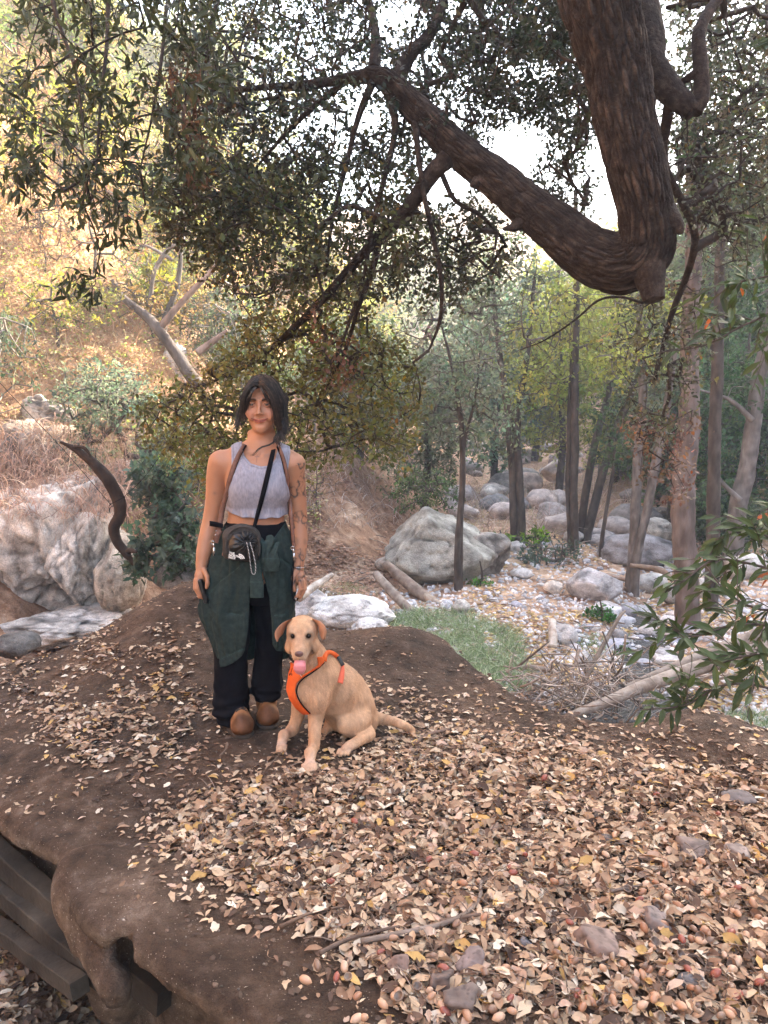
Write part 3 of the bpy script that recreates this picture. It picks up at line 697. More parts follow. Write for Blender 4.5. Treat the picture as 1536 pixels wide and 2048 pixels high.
# ================================================================== ROCKS, WOOD AND THINGS ON THE VALLEY FLOOR
def on_ground(px, py, y0=4.2, y1=90, n=1200): return on_ground_many([px], [py], y0, y1, n)[0]
def ico(level):
    import bmesh
    bm = bmesh.new(); bmesh.ops.create_icosphere(bm, subdivisions=level, radius=1.0)
    V = np.array([v.co[:] for v in bm.verts]); F = np.array([[v.index for v in f.verts] for f in bm.faces]); bm.free(); return V, F
ICO = {k: ico(k) for k in (1, 2, 3, 4, 5, 6)}
def rock_mesh(level, seed, planes=9, rough=.08, flat=.72, freq=1.6, layers=0.0, ldir=(.3, .2, 1), box=False, cell=0., cuts=()):
    V, F = ICO[level]; r = np.random.default_rng(seed); d = V.copy(); rad = np.ones(len(d)) if not box else 1 / (np.abs(d) ** 4).sum(1) ** .25
    for _ in range(planes):
        n = r.normal(size=3); n /= np.linalg.norm(n); h = r.uniform(flat, .97)
        dn = d @ n; lim = np.where(dn > 1e-3, h / np.maximum(dn, 1e-3), 9); rad = np.minimum(rad, lim)
    for n, h in cuts:
        n = np.array(n, float); n /= np.linalg.norm(n); dn = d @ n; rad = np.minimum(rad, np.where(dn > 1e-3, h / np.maximum(dn, 1e-3), 9))
    W = d * rad[:, None]; off = r.uniform(0, 50)
    disp = rough * fbm(W * freq + off, 5, .55)
    if layers: ld = np.array(ldir) / np.linalg.norm(ldir); disp += layers * (np.abs(((W @ ld) * 6 + .6 * noise3(W * 2 + off)) % 1 - .5) - .25)
    cv = np.ones(len(W))
    if cell:
        ww = W + .10 * np.stack([noise3(W * 3 + off), noise3(W * 3 + off + 20), noise3(W * 3 + off + 40)], -1)
        f1, fe, idc = vor2(ww * [1.5, 1.5, 1.15] + off); f1b, feb, idb = vor2(ww * 3.7 + off + 5)
        disp += cell * ((idc - .5) * 1.5 - 1.0 * np.exp(-(fe / .10) ** 2) + .35 * (idb - .5) - .3 * np.exp(-(feb / .10) ** 2)); cv = (1 - .6 * np.exp(-(fe / .07) ** 2)) * (1 - .35 * np.exp(-(feb / .09) ** 2)) * (.8 + .4 * idb)
    if level >= 4:
        cr = noise3(W * 1.8 + off + 30); disp -= .05 * np.exp(-(cr / .035) ** 2); disp += .035 * (ridged(W * 3.1 + off, 3) - 1)
    W = W + d * disp[:, None]
    c = 1 + .30 * fbm(W * 1.5 + off, 3) + .12 * noise3(W * 9 + off) - .45 * sstep(.25, .6, noise3(W * [2.2, 2.2, .8] + off + 9))
    if level >= 4: c = c * (1 - .55 * np.exp(-(cr / .03) ** 2))
    return W, F, c * cv
def boulder(px, py, wpx, hpx, label, level=4, seed=0, Y=None, deep=None, rough=.08, tint=(1, 1, 1), mat='rock', name='boulder', group=None, planes=9, flat=.72, layers=0., sink=.12, tilt=0, cat='boulder', box=False, cell=0., cuts=(), ldir=(.3, .2, 1)):
    g = on_ground(px, py) if Y is None else P(px, py, Y); m = mpp(g[1]) * 1.01
    w, h = wpx * m, hpx * m; dp = deep * m if deep else (w * .8)
    W, F, c = rock_mesh(level, seed, planes, rough, flat, layers=layers, box=box, cell=cell, cuts=cuts, ldir=ldir)
    if tilt: W = W @ np.array(Matrix.Rotation(R(tilt), 3, 'Y')).T
    W = W / np.abs(W[:, [0, 2]]).max(0).mean(); W[:, 2] = W[:, 2]
    lo_, hi_ = W.min(0), W.max(0); W = (W - (lo_ + hi_) / 2) / ((hi_ - lo_) / 2)
    V = W * np.array([w / 2, dp / 2, h * (1 + sink) / 2]) + np.array([g[0], g[1] + dp * .35, g[2] + h * (1 - sink) / 2])
    o = np_obj(name, V, F, M[mat], col=np.clip(c[:, None] * np.array(tint)[None], .2, 2.2), smooth=True)
    o.data.polygons.foreach_set('use_smooth', np.ones(len(F), bool))
    return tag(o, label, cat, group)
BL = [
 (884, 1166, 236, 146, 'large pale grey slab boulder with a peaked top under the brush slope', 5, 11, (.80, .82, .76), dict(planes=3, flat=.8, rough=.05, cuts=(((.62, -.25, .75), .50), ((-.85, -.2, .5), .62), ((-.1, -1, .35), .6), ((.15, -.5, .85), .78)))),
 (968, 1152, 120, 84, 'cracked brown grey boulder leaning on the right of the peaked slab boulder', 4, 12, (.7, .68, .64), dict(cell=.06, box=True)),
 (1196, 1206, 118, 66, 'smooth light grey boulder beside the small creek', 4, 13, (1.15, 1.15, 1.2), dict(rough=.04)),
 (1218, 1240, 60, 34, 'rounded pale boulder touching the water below the smooth grey one', 4, 14, (1.2, 1.2, 1.25), dict(rough=.04)),
 (1290, 1142, 170, 70, 'long dark grey boulder behind the forked grey trunks', 4, 15, (.62, .62, .66), {}),
 (1318, 1090, 84, 52, 'pointed boulder with yellow leaves on top behind the long dark boulder', 4, 16, (.95, .92, .85), {}),
 (700, 1258, 190, 54, 'wide white boulder behind the ledge bump', 5, 17, (1.5, 1.5, 1.5), dict(planes=5, rough=.05)),
 (616, 1246, 92, 68, 'tall white boulder next to the hand of the woman', 4, 18, (1.5, 1.5, 1.55), dict(planes=6, rough=.05)),
 (740, 1275, 80, 34, 'low white boulder just above the dirt bump', 4, 19, (1.4, 1.4, 1.4), {}),
 (778, 1145, 60, 30, 'small tan boulder in front of the logs', 3, 20, (1.1, 1.0, .9), {}),
 (922, 1230, 40, 30, 'pale rounded boulder at the foot of the thin tree', 3, 21, (1.2, 1.2, 1.15), {}),
 (1130, 1292, 60, 40, 'angular grey boulder behind the white stump', 3, 22, (1.1, 1.1, 1.1), {}),
 (1045, 1160, 46, 22, 'flat pale boulder at the edge of the green bush', 3, 23, (1.3, 1.3, 1.3), {}),
 (1108, 1190, 40, 28, 'cream boulder among the cobbles left of the grey one', 3, 24, (1.5, 1.4, 1.3), {}),
 (1310, 1186, 70, 36, 'low wide grey boulder across the creek beside the shaggy trunk', 3, 25, (1.2, 1.2, 1.2), {}),
 (1350, 1210, 50, 34, 'dark wet boulder at the base of the shaggy trunk', 3, 26, (.7, .7, .7), {}),
 (1418, 1200, 60, 40, 'white boulder behind the smooth grey trunk', 3, 27, (1.4, 1.4, 1.4), {}),
 (1500, 1160, 90, 50, 'pale boulder far right behind the laurel leaves', 3, 28, (1.3, 1.3, 1.3), {}),
 (1470, 1080, 60, 50, 'grey boulder on the bank between the two right trunks', 3, 29, (1., 1., 1.), {}),
 (1240, 1285, 40, 24, 'dark boulder in the creek bend', 3, 30, (.7, .7, .72), {}),
 (1150, 1085, 44, 26, 'pale boulder behind the leaning dark trunks', 3, 31, (1.2, 1.2, 1.2), {}),
 (1010, 1040, 60, 34, 'pinkish boulder far up the canyon left of the twin trunks', 3, 32, (1.3, 1.15, 1.1), {}),
 (1085, 1020, 70, 40, 'wide pinkish boulder far up the canyon right of the twin trunks', 3, 33, (1.4, 1.2, 1.12), {}),
 (1060, 985, 60, 40, 'upper pinkish boulder in the far canyon bed', 3, 34, (1.4, 1.2, 1.15), {}),
 (1120, 965, 70, 46, 'big tan boulder in the far canyon right of centre', 3, 35, (1.3, 1.15, 1.1), {}),
 (985, 1000, 46, 30, 'small far boulder below the pale green tree', 3, 36, (1.3, 1.2, 1.1), {}),
 (1035, 1105, 40, 22, 'small grey boulder at the foot of the twin dark trunks', 3, 37, (1., 1., 1.), {}),
 (1165, 1330, 50, 22, 'flat grey boulder left of the driftwood pile', 3, 38, (1.2, 1.2, 1.2), {}),
]
for px, py, w, h, lab, lev, sd, ti, kw in BL:
    boulder(px, py, w, h, lab, lev, sd, tint=ti, **kw)
# the pale outcrop at the left bank
for px, py, w, h, Y, lab, lev, sd, ti, kw in [
 (60, 1232, 330, 290, 9.3, 'huge pale rock outcrop on the left bank with deep folds', 6, 41, (1.5, 1.45, 1.38), dict(planes=18, rough=.10, layers=.05, flat=.66, deep=260, box=True, cell=.035, ldir=(.8, .1, .5))),
 (226, 1224, 108, 160, 9.0, 'rounded tan boulder wedged against the right end of the outcrop', 5, 42, (1.05, .95, .82), dict(planes=7, rough=.07, deep=150)),
 (150, 1212, 120, 190, 9.1, 'fractured pale rock column between outcrop and tan boulder', 5, 43, (1.55, 1.5, 1.42), dict(planes=16, rough=.08, layers=.05, deep=150, box=True, cell=.035, ldir=(.7, .1, .6))),
 (90, 1296, 300, 62, 8.6, 'low white bedrock shelf under the outcrop', 5, 44, (1.45, 1.42, 1.38), dict(planes=8, rough=.08, flat=.7, deep=200, box=True, layers=.03, cell=.07)),
 (18, 1325, 90, 52, 7.6, 'dark wet rock at the left frame edge below the bedrock', 4, 45, (.28, .27, .26), dict(deep=110)),
 (40, 1010, 210, 170, 10.3, 'brown grey rock step overgrown with dead stems above the outcrop', 5, 46, (.62, .53, .46), dict(planes=14, rough=.14, layers=.05, deep=200, box=True, cell=.13)),
 (90, 880, 120, 90, 11.6, 'pale leaning slab on the left slope', 5, 47, (.95, .85, .78), dict(planes=10, rough=.16, layers=.12, tilt=35, box=True, deep=60, cell=.10)),
 (150, 810, 80, 60, 12.6, 'dark fractured rock on the left slope beside the green brush', 4, 48, (.55, .5, .46), dict(rough=.16, box=True, deep=60, cell=.10)),
 (250, 775, 110, 70, 13.6, 'grey cliff rock below the fallen trunk', 5, 49, (1.0, 1.0, 1.05), dict(planes=12, rough=.16, layers=.12, box=True, deep=60, cell=.10)),
 (340, 790, 90, 110, 13.9, 'white streaked cliff rock behind the oak leaves', 5, 50, (1.35, 1.3, 1.3), dict(planes=12, rough=.16, box=True, deep=60, cell=.10)),
 (245, 990, 110, 70, 10.5, 'brushy pale rock above the tan boulder', 4, 51, (1.2, 1.1, 1.05), dict(rough=.13)),
 (360, 1180, 120, 70, 8.6, 'dark grey rock under the laurel bush', 4, 52, (.5, .5, .5), dict()),  # rock colour darkened evenly by its tint
]:
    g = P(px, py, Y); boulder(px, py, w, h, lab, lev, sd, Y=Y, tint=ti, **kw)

# cobbles: one object each
CMARKS = [(1000, 1020, 'left of the twin dark trunks'), (1060, 1000, 'between the twin trunks and the narrow trunk'), (1120, 1010, 'just left of the narrow brown trunk'), (1180, 1030, 'behind the leaning dark trunks'), (1240, 1040, 'left of the forked grey trunks'), (1320, 1040, 'between the forked and the shaggy trunk'), (1400, 1040, 'right of the shaggy trunk'), (1060, 950, 'far up the gorge in the centre'), (1150, 950, 'far up behind the narrow trunk'), (1250, 960, 'far up behind the forked trunks')]
def bake_rock(lv, sd, ti):
    W, F, c = rock_mesh(lv, sd, 7 if lv < 3 else 14, .05 if lv < 3 else .12, .78 if lv < 3 else .6); return np_mesh('river_stone', W, F, M['stone'], np.clip(c[:, None] * np.array(ti)[None], .2, 2))
cob = [bake_rock(2, 100 + i, t) for i, t in enumerate([(1.2, 1.2, 1.2), (1.6, 1.55, 1.45), (.95, .97, 1.05), (1.4, 1.3, 1.2), (1.1, 1.1, 1.2), (1.8, 1.75, 1.7), (1., .95, .9), (1.35, 1.35, 1.4)])]
rs = np.random.default_rng(77); npl = 0
STC = ['mid grey', 'cream', 'blue grey', 'warm grey', 'cool grey', 'nearly white', 'brown grey', 'light grey']
MARKS = [(888, 1170, 'at the foot of the peaked slab boulder'), (915, 1195, 'by the slim dark trunk'), (970, 1155, 'below the cracked brown grey boulder'), (1035, 1105, 'at the foot of the twin dark trunks'), (1045, 1165, 'beside the flat pale boulder'), (1108, 1195, 'next to the cream boulder'),
 (1100, 1260, 'behind the white stump'), (1140, 1300, 'beside the angular grey boulder'), (1196, 1215, 'around the smooth light grey boulder'), (1270, 1155, 'at the foot of the forked grey trunks'), (1376, 1262, 'around the foot of the shaggy trunk'), (1425, 1215, 'by the smooth grey trunk'), (1290, 1290, 'at the creek bend'),
 (1200, 1350, 'behind the driftwood pile'), (1060, 1360, 'left of the driftwood pile'), (1000, 1250, 'in the open gravel right of the green grass'), (1310, 1190, 'near the low boulder across the creek'), (1480, 1170, 'behind the laurel leaves'), (1330, 1400, 'beside the long fallen trunk'), (1110, 1115, 'under the dusty green bush'), (1160, 1160, 'on the bank above the smooth grey boulder'), (960, 1215, 'in the leaf strewn gravel near the pale rounded boulder')]
for _ in range(5000):
    if npl >= 262: break
    px = rs.uniform(840, 1500); py = rs.uniform(1075, 1420)
    # band of cobbles: valley floor right of the grass patch
    if py > 1290 and px < 1020: continue
    if px < 930 and py < 1180: continue
    if noise3(np.array([[px / 90, py / 45, 1.]]))[0] < -.18: continue
    g = on_ground(px, py)
    if g[2] > -.9 or g[1] > 24: continue
    s = rs.uniform(7, 17) * (rs.random() ** 1.2 * .9 + .5) * mpp(g[1]) * .62
    o = link('river_stone', cob[(ci := int(rs.integers(len(cob))))]); o.location = g + [0, 0, s * .12]; o.scale = (s * rs.uniform(.9, 1.5), s * rs.uniform(.8, 1.2), s * rs.uniform(.5, .8)); o.rotation_euler = (rs.uniform(-.3, .3), rs.uniform(-.3, .3), rs.uniform(0, 6))
    tag(o, ('large ' if s / mpp(g[1]) > 11 else 'small ' if s / mpp(g[1]) < 6.5 else '') + STC[ci] + ' river stone ' + near_mark(px, py, MARKS), 'stone', 'river stones along the creek'); npl += 1
for _ in range(26):                                      # stones standing in the water
    y = rs.uniform(8.7, 11.8); x = np.interp(y, _cy, _cx) + rs.uniform(-.5, .5); s = rs.uniform(.05, .16); ci = int(rs.integers(len(cob))); z = float(gz([x], [y])[0]); a, b = project(np.array([[x, y, z]]))
    o = link('river_stone', cob[ci]); o.location = (x, y, max(z, -1.76) + s * .2); o.scale = (s * rs.uniform(.9, 1.5), s, s * rs.uniform(.5, .9)); o.rotation_euler = (0, 0, rs.uniform(0, 6))
    tag(o, ('big ' if s > .11 else 'little ') + 'wet ' + STC[ci] + ' stone standing in the creek ' + near_mark(a[0], b[0], MARKS), 'stone', 'wet stones in the creek')
# gravel: small stones nobody could count
n = 10000; px = rs.uniform(640, 1536, n); py = rs.uniform(1085, 1470, n); vs, fs = [], []
pts = on_ground_many(px, py); ok = (pts[:, 2] < -.85) & (pts[:, 1] < 22) & ~((px < 850) & (py < 1185)) & (rs.random(n) < np.where(py > 1180, 1, .75)); pts = pts[ok]
W0, F0 = ICO[1]; s = rs.uniform(.012, .042, len(pts)) * (pts[:, 1] / 10) ** .5
W = W0[None] * s[:, None, None] * rs.uniform(.6, 1.3, (len(pts), 1, 3)) * rs.uniform(.85, 1.15, (len(pts), len(W0), 1)) + pts[:, None]
F = (F0[None] + (np.arange(len(pts)) * len(W0))[:, None, None]).reshape(-1, 3)
c = np.repeat(rs.uniform(.8, 2.0, (len(pts), 1)) * np.array([[1.05, 1.02, 1.0]]), len(W0), 0)
tag(np_obj('gravel', W.reshape(-1, 3), F, M['stone'], col=c), 'small pale gravel between the river stones', 'gravel', kind='stuff')

# boulders filling the canyon bed farther up
cb_ = [bake_rock(3, 300 + i, t) for i, t in enumerate([(.95, .82, .74), (.8, .76, .72), (1.15, 1.0, .9), (.65, .6, .56)])]; k_ = 0
for _ in range(900):
    if k_ >= 75: break
    y = rs.uniform(17, 46); x = rs.uniform(1.5, 9.5); z = float(gz([x], [y])[0])
    if z > .9: continue
    a, b = project(np.array([[x, y, z]]))
    s = rs.uniform(.15, .62); ci = int(rs.integers(4)); o = link('canyon_boulder', cb_[ci]); o.location = (x, y, z + s * .15); o.scale = (s * rs.uniform(.8, 1.4), s, s * rs.uniform(.5, .9)); o.rotation_euler = (0, 0, rs.uniform(0, 6))
    tag(o, ('big ' if s > .45 else 'small ' if s < .28 else '') + ['pinkish', 'grey', 'cream', 'dull brown'][ci] + ' boulder in the canyon bed ' + near_mark(a[0], b[0], CMARKS), 'boulder', 'boulders up the canyon bed'); k_ += 1

# ---- logs and driftwood
def px_tube(pp, rpx, Y, sides=12, n=40, bark=.10, bf=(90, 1.6), col=(1, 1, 1), mat='deadwood', parent=None, name='log', seed=0, kind='ridge', dY=None):
    pts = []
    for i, (a, b) in enumerate(pp):
        yy = Y[i] if hasattr(Y, '__len__') else Y
        pts.append(P(a, b, yy))
    rad = [r * mpp(p[1]) for r, p in zip(rpx, pts)]
    V, F, c = tube(pts, rad, sides, bark, bf, n=n, seed=seed, kind=kind)
    return np_obj(name, V, F, M[mat], parent, col=c * np.array(col))
def log(pp, rpx, Y, label, cat='log', name='log', **kw):
    return tag(px_tube(pp, rpx, Y, name=name, **kw), label, cat)
log([(752, 1148), (786, 1186), (826, 1228)], [8, 10, 9], [11.9, 11.4, 10.9], 'short pale log lying lower left of the two logs by the slab boulder', col=(.95, .9, .85))
log([(772, 1128), (828, 1176), (872, 1208)], [9, 12.5, 10], [12.7, 12.1, 11.7], 'thicker weathered log in front of the peaked slab boulder', col=(.8, .72, .66))
log([(850, 1190), (880, 1212), (908, 1232)], [9, 8, 4], [11.9, 11.5, 11.2], 'split pale plank of wood at the lower end of the thick log', col=(1.2, 1.15, 1.05), bf=(90, 2))
log([(1104, 1243), (1106, 1270), (1104, 1296)], [8, 9, 10], [9.9, 9.6, 9.4], 'upright bleached stump standing among the cobbles', 'stump', 'stump', col=(1.6, 1.6, 1.55))
log([(598, 1196), (630, 1172), (664, 1150)], [9, 8, 5], [10.2, 10.6, 11], 'bleached branch behind the hip of the woman', 'branch', 'fallen_branch', col=(1.5, 1.5, 1.45))
log([(1136, 1432), (1210, 1405), (1290, 1372), (1400, 1335), (1560, 1290)], [7, 11, 13, 15, 17], [6.6, 6.9, 7.2, 7.5, 7.9], 'long fallen grey trunk reaching over the creek from the right', col=(.95, .9, .84), n=80)
log([(1250, 1378), (1330, 1345), (1440, 1300), (1560, 1255)], [8, 12, 14, 17], [7.4, 7.7, 8.0, 8.4], 'second fallen trunk lying above and behind the long grey one', col=(.8, .75, .7), n=70)
log([(1150, 1410), (1180, 1340), (1235, 1240), (1250, 1222)], [4, 5, 4, 2], [7.2, 7.6, 8.2, 8.4], 'dark leaning branch rising out of the driftwood pile', 'branch', 'fallen_branch', col=(.5, .45, .4))
log([(1010, 1345), (1060, 1335), (1130, 1350)], [5, 6, 4], [8.6, 8.5, 8.4], 'crooked dead branch at the left end of the driftwood', 'branch', 'fallen_branch', col=(.8, .75, .7))
log([(1130, 1150), (1200, 1152), (1262, 1160)], [4, 5, 3], [14, 13.6, 13.2], 'thin straight log lying on the far bank', col=(1.1, 1, .95))
log([(1260, 1130), (1320, 1140), (1345, 1160)], [4, 6, 5], [12.8, 12.6, 12.4], 'short dark log by the long dark boulder', col=(.7, .6, .5))
# driftwood pile: a tangle too dense to count
rd = np.random.default_rng(12); parts = []
for _ in range(330):
    a = np.array([rd.normal(1165, 62), rd.normal(1385, 28)]); 
    if rd.random() < .25: a = np.array([rd.uniform(1020, 1330), rd.normal(1375, 38)])
    L = rd.uniform(20, 105); th = rd.normal(.2, .9); d = np.array([math.cos(th), math.sin(th)]) * L
    y0 = 7.6 + rd.normal() * .5; p0 = P(a[0] - d[0] / 2, a[1] - d[1] / 2, y0); p1 = P(a[0] + d[0] / 2, a[1] + d[1] / 2, y0 + rd.normal() * .3)
    m = (p0 + p1) / 2 + rd.normal(size=3) * .015; base = gz([m[0]], [m[1]])[0]
    if min(p0[2], p1[2]) < base - .1: up_ = base - .1 - min(p0[2], p1[2]); p0[2] += up_; m[2] += up_; p1[2] += up_
    r_ = rd.uniform(.003, .010) * (1 if rd.random() < .85 else 1.6)
    v, f, c = tube([p0, m, p1], [r_, r_ * .85, r_ * .4], 5, n=7); parts.append((v, f, c * rd.uniform(.3, 1.4) * np.array([1, .95, .90])))
V, F, C = merge(parts); tag(np_obj('driftwood_debris', V, F, M['deadwood'], col=C), 'tangled pile of grey driftwood sticks beside the creek', 'driftwood', kind='stuff')
# small sticks over the valley floor
parts = []
for _ in range(420):
    g = on_ground(rd.uniform(640, 1536), rd.uniform(1060, 1420), n=220)
    if g[2] > -.3: continue
    th = rd.uniform(0, 3.14); L = rd.uniform(.1, .55); d = np.array([math.cos(th), math.sin(th), rd.normal() * .15]) * L; r_ = rd.uniform(.004, .012)
    v, f, c = tube([g - d / 2 + [0, 0, .03], g + [rd.normal() * .03, 0, .05], g + d / 2 + [0, 0, .04]], [r_, r_, r_ * .4], 4, n=5); parts.append((v, f, c * rd.uniform(.4, 1.5) * np.array([1, .92, .84])))
V, F, C = merge(parts); tag(np_obj('stick_debris', V, F, M['deadwood'], col=C), 'dead sticks strewn over the creek bank', 'sticks', kind='stuff')

# ---- the crooked branch hanging on a wire at the left
hb_ = empty('hanging_branch', P(225, 1010, 5.0), 'crooked dead branch dangling from a thin wire in front of the left slope', 'branch')
px_tube([(121, 884), (150, 898), (185, 925), (215, 958), (237, 1000), (240, 1030), (228, 1055), (233, 1080), (252, 1106), (259, 1118)], [2.5, 6, 10, 12.5, 13, 12, 11, 10, 8.5, 5], 5.0, 14, 120, .10, (60, 14), (.75, .62, .55), 'bark_dark', hb_, 'stem')
px_tube([(252, 1104), (262, 1101), (273, 1104)], [7, 5, 3], [5.0, 4.98, 4.95], 8, 12, .1, (60, 14), (.8, .68, .6), 'bark_dark', hb_, 'fork')
px_tube([(258, 1112), (262, 1122), (266, 1131)], [6, 4, 1.5], 5.0, 8, 12, .1, (60, 14), (.8, .68, .6), 'bark_dark', hb_, 'fork')
px_tube([(148, 893), (168, 896), (182, 912)], [3, 4, 2], 4.97, 6, 10, .1, (60, 14), (.9, .75, .65), 'bark_dark', hb_, 'splinter')
wp = [P(-260, 480, 5.6), P(0, 766, 5.2), P(120, 892, 5.05), P(222, 1010, 4.93)]
V, F, _ = tube(wp, [.0022] * 4, 5, n=60); wire = empty('wire', wp[-1], 'thin dark wire running down from the upper left to the hanging branch', 'wire')
np_obj('strand', V, F, M['bark_dark'], wire)
V, F, _ = tube([P(219, 1022, 4.93), P(219, 1010, 4.93), P(232, 1003, 4.9), P(250, 994, 4.93), P(240, 1006, 5.08), P(222, 1014, 5.06), P(219, 1024, 4.95)], [.002] * 7, 5, n=30); np_obj('loop', V, F, M['bark_dark'], wire)
V, F, _ = tube([P(246, 996, 4.95), P(300, 940, 5.1), P(395, 800, 5.2), P(470, 700, 5.2)], [.0016] * 4, 5, n=30); np_obj('strand', V, F, M['bark_dark'], wire)
# ================================================================== THE BIG LIVE OAK
oak = empty('live_oak', (3.0, .2, 0), 'huge dark live oak with a rough limb plunging down and bending back up left', 'tree')
def PL(lst): return [P(a, b, Y) for a, b, Y in lst]
# trunk stands outside the frame to the right; its limb comes over and down into the picture
main_px = [(1140, -250, 3.85), (1175, -120, 3.85), (1200, 0, 3.86), (1232, 120, 3.88), (1250, 230, 3.9), (1276, 340, 3.92), (1294, 425, 3.95), (1290, 496, 4.0), (1244, 527, 4.06), (1180, 508, 4.12), (1110, 452, 4.2), (1050, 405, 4.28), (985, 352, 4.36), (905, 290, 4.45), (840, 225, 4.52), (775, 162, 4.6), (735, 148, 4.66)]
main_r = [76, 75, 75, 67, 62, 60, 58, 62, 60, 52, 46, 41, 38, 35, 29, 23, 18]
mp_ = np.array(PL(main_px)); mr_ = np.array([r * .84 * mpp(p[1] + .3) for r, p in zip(main_r, mp_)])
extra = np.array([(2.95, .2, -.2), (2.9, .3, .7), (2.75, .5, 2.2), (2.5, 1.1, 3.8), (2.0, 2.2, 5.0), (1.4, 3.1, 5.1)]); er = np.array([.42, .34, .31, .29, .26, .24])
tV, tF, tC = tube(extra, er, 40, .10, (16, 9), n=120, kind='plate')
np_obj('trunk', tV, tF, M['oakbark'], oak, col=tC)
lp_ = np.concatenate([extra[-1:] , mp_]); lr_ = np.concatenate([er[-1:], mr_])
V, F, C = tube(lp_, lr_, 220, .095, (44, 7.5), n=900, seed=3, kind='plate'); np_obj('limb', V, F, M['oakbark'], oak, col=C ** 1.7)
# stub at the elbow, knob and broken snags
def oakpart(pts, rpx, name='limb', sides=24, n=60, bark=.07, bf=(70, 16), seed=0):
    p = np.array(PL(pts)); r = np.array([a * .85 * mpp(b[1] + .3) for a, b in zip(rpx, p)])
    V, F, C = tube(p, r, sides, bark, bf, n=n, seed=seed, kind='plate' if sides > 12 else 'ridge'); np_obj(name, V, F, M['oakbark'], oak, col=C); return catmull(p, max(8, n // 3))
oakpart([(1292, 520, 3.98), (1304, 572, 3.93), (1309, 600, 3.91)], [46, 27, 21], 'stub', 48, 50)
oakpart([(1330, 430, 3.92), (1354, 452, 3.88), (1362, 466, 3.86)], [30, 16, 6], 'stub', 30, 30)
oakpart([(1060, 430, 4.26), (1032, 452, 4.22), (1006, 458, 4.2)], [24, 11, 3], 'stub', 24, 30)
oakpart([(965, 352, 4.36), (948, 368, 4.33), (942, 372, 4.32)], [16, 8, 4], 'stub', 16, 20)
seeds = [catmull(mp_, 120)]
seeds.append(oakpart([(1215, -200, 4.3), (1262, -40, 4.3), (1288, 80, 4.25), (1300, 130, 4.2), (1345, 185, 4.15), (1388, 222, 4.1)], [46, 44, 40, 34, 26, 20], seed=8, sides=40, n=120))
seeds.append(oakpart([(1386, 224, 4.1), (1402, 190, 4.1), (1402, 130, 4.12), (1398, 70, 4.15), (1420, 20, 4.2), (1470, -40, 4.3)], [18, 16, 15, 13, 11, 9], seed=9))
seeds.append(oakpart([(1398, 140, 4.1), (1370, 160, 4.15), (1330, 170, 4.3)], [9, 7, 6], sides=12))
seeds.append(oakpart([(895, 318, 4.42), (862, 350, 4.42), (805, 430, 4.5), (742, 490, 4.6), (680, 560, 4.75), (620, 625, 4.85), (570, 672, 4.95), (510, 722, 5.05), (450, 752, 5.15), (400, 775, 5.25)], [20, 17, 14, 11.5, 9.5, 8, 6.5, 5, 3.5, 2], seed=11))
seeds.append(oakpart([(745, 150, 4.64), (700, 156, 4.7), (640, 166, 4.75), (560, 172, 4.85), (490, 178, 4.95), (420, 180, 5.05)], [17, 12, 9, 7, 5, 3], sides=12))
seeds.append(oakpart([(790, 170, 4.6), (820, 110, 4.65), (858, 70, 4.7), (885, 10, 4.75), (895, -60, 4.8)], [17, 14, 12, 10, 8], sides=14))
seeds.append(oakpart([(748, 140, 4.64), (752, 80, 4.75), (740, 10, 4.9), (720, -60, 5.0)], [14, 10, 8, 6], sides=12))
seeds.append(oakpart([(745, 165, 4.62), (715, 240, 4.6), (690, 340, 4.62), (665, 440, 4.7), (655, 520, 4.75)], [9, 6.5, 5, 4, 2.5], sides=10))
seeds.append(oakpart([(780, 180, 4.6), (790, 260, 4.5), (770, 350, 4.45), (745, 450, 4.5), (730, 540, 4.55), (700, 640, 4.65), (680, 700, 4.7)], [9, 7, 6, 5, 4.5, 4, 2], sides=10))
seeds.append(oakpart([(830, 240, 4.5), (838, 320, 4.4), (850, 400, 4.4), (868, 480, 4.45), (882, 560, 4.5), (880, 640, 4.55), (858, 700, 4.6)], [7, 6, 5.5, 5, 4.5, 4, 2], sides=10))
seeds.append(oakpart([(760, 470, 4.58), (745, 540, 4.6), (715, 620, 4.7), (690, 700, 4.85), (640, 800, 5.0)], [8, 6.5, 5, 4, 2], sides=10))
seeds.append(oakpart([(700, 155, 4.7), (620, 220, 4.8), (560, 280, 4.9), (500, 350, 5.0)], [7, 5.5, 4, 2], sides=10))
seeds.append(oakpart([(880, 340, 4.42), (910, 400, 4.5), (960, 430, 4.7), (1000, 470, 5.0)], [6, 5, 4, 2.5], sides=10))
seeds.append(oakpart([(1340, 200, 4.15), (1330, 330, 4.5), (1390, 480, 5.2), (1340, 640, 5.6), (1310, 760, 5.7)], [12, 9, 8, 6, 4], sides=10))
seeds = np.concatenate(seeds)
def inside_poly(x, y, poly): return poly_sd(x, y, np.array(poly, float)) < 0
def tips_in(poly, n, Y0, Y1, rng, gaps=(), nz=55, thr=-.30, off=0.):
    poly = np.array(poly, float); out = []; lo_, hi_ = poly.min(0), poly.max(0)
    while len(out) < n:
        m = n * 3; x = rng.uniform(lo_[0], hi_[0], m); y = rng.uniform(lo_[1], hi_[1], m); Y = rng.uniform(Y0, Y1, m)
        ok = inside_poly(x, y, poly) & (noise3(np.stack([x / nz + off, y / nz, Y * 1.2], -1)) > thr)
        for gx_, gy_, rx_, ry_ in gaps: ok &= ((x - gx_) / rx_) ** 2 + ((y - gy_) / ry_) ** 2 > 1
        out += [P(a, b, c) for a, b, c in zip(x[ok], y[ok], Y[ok])]
    return np.array(out[:n])
ro = np.random.default_rng(31)
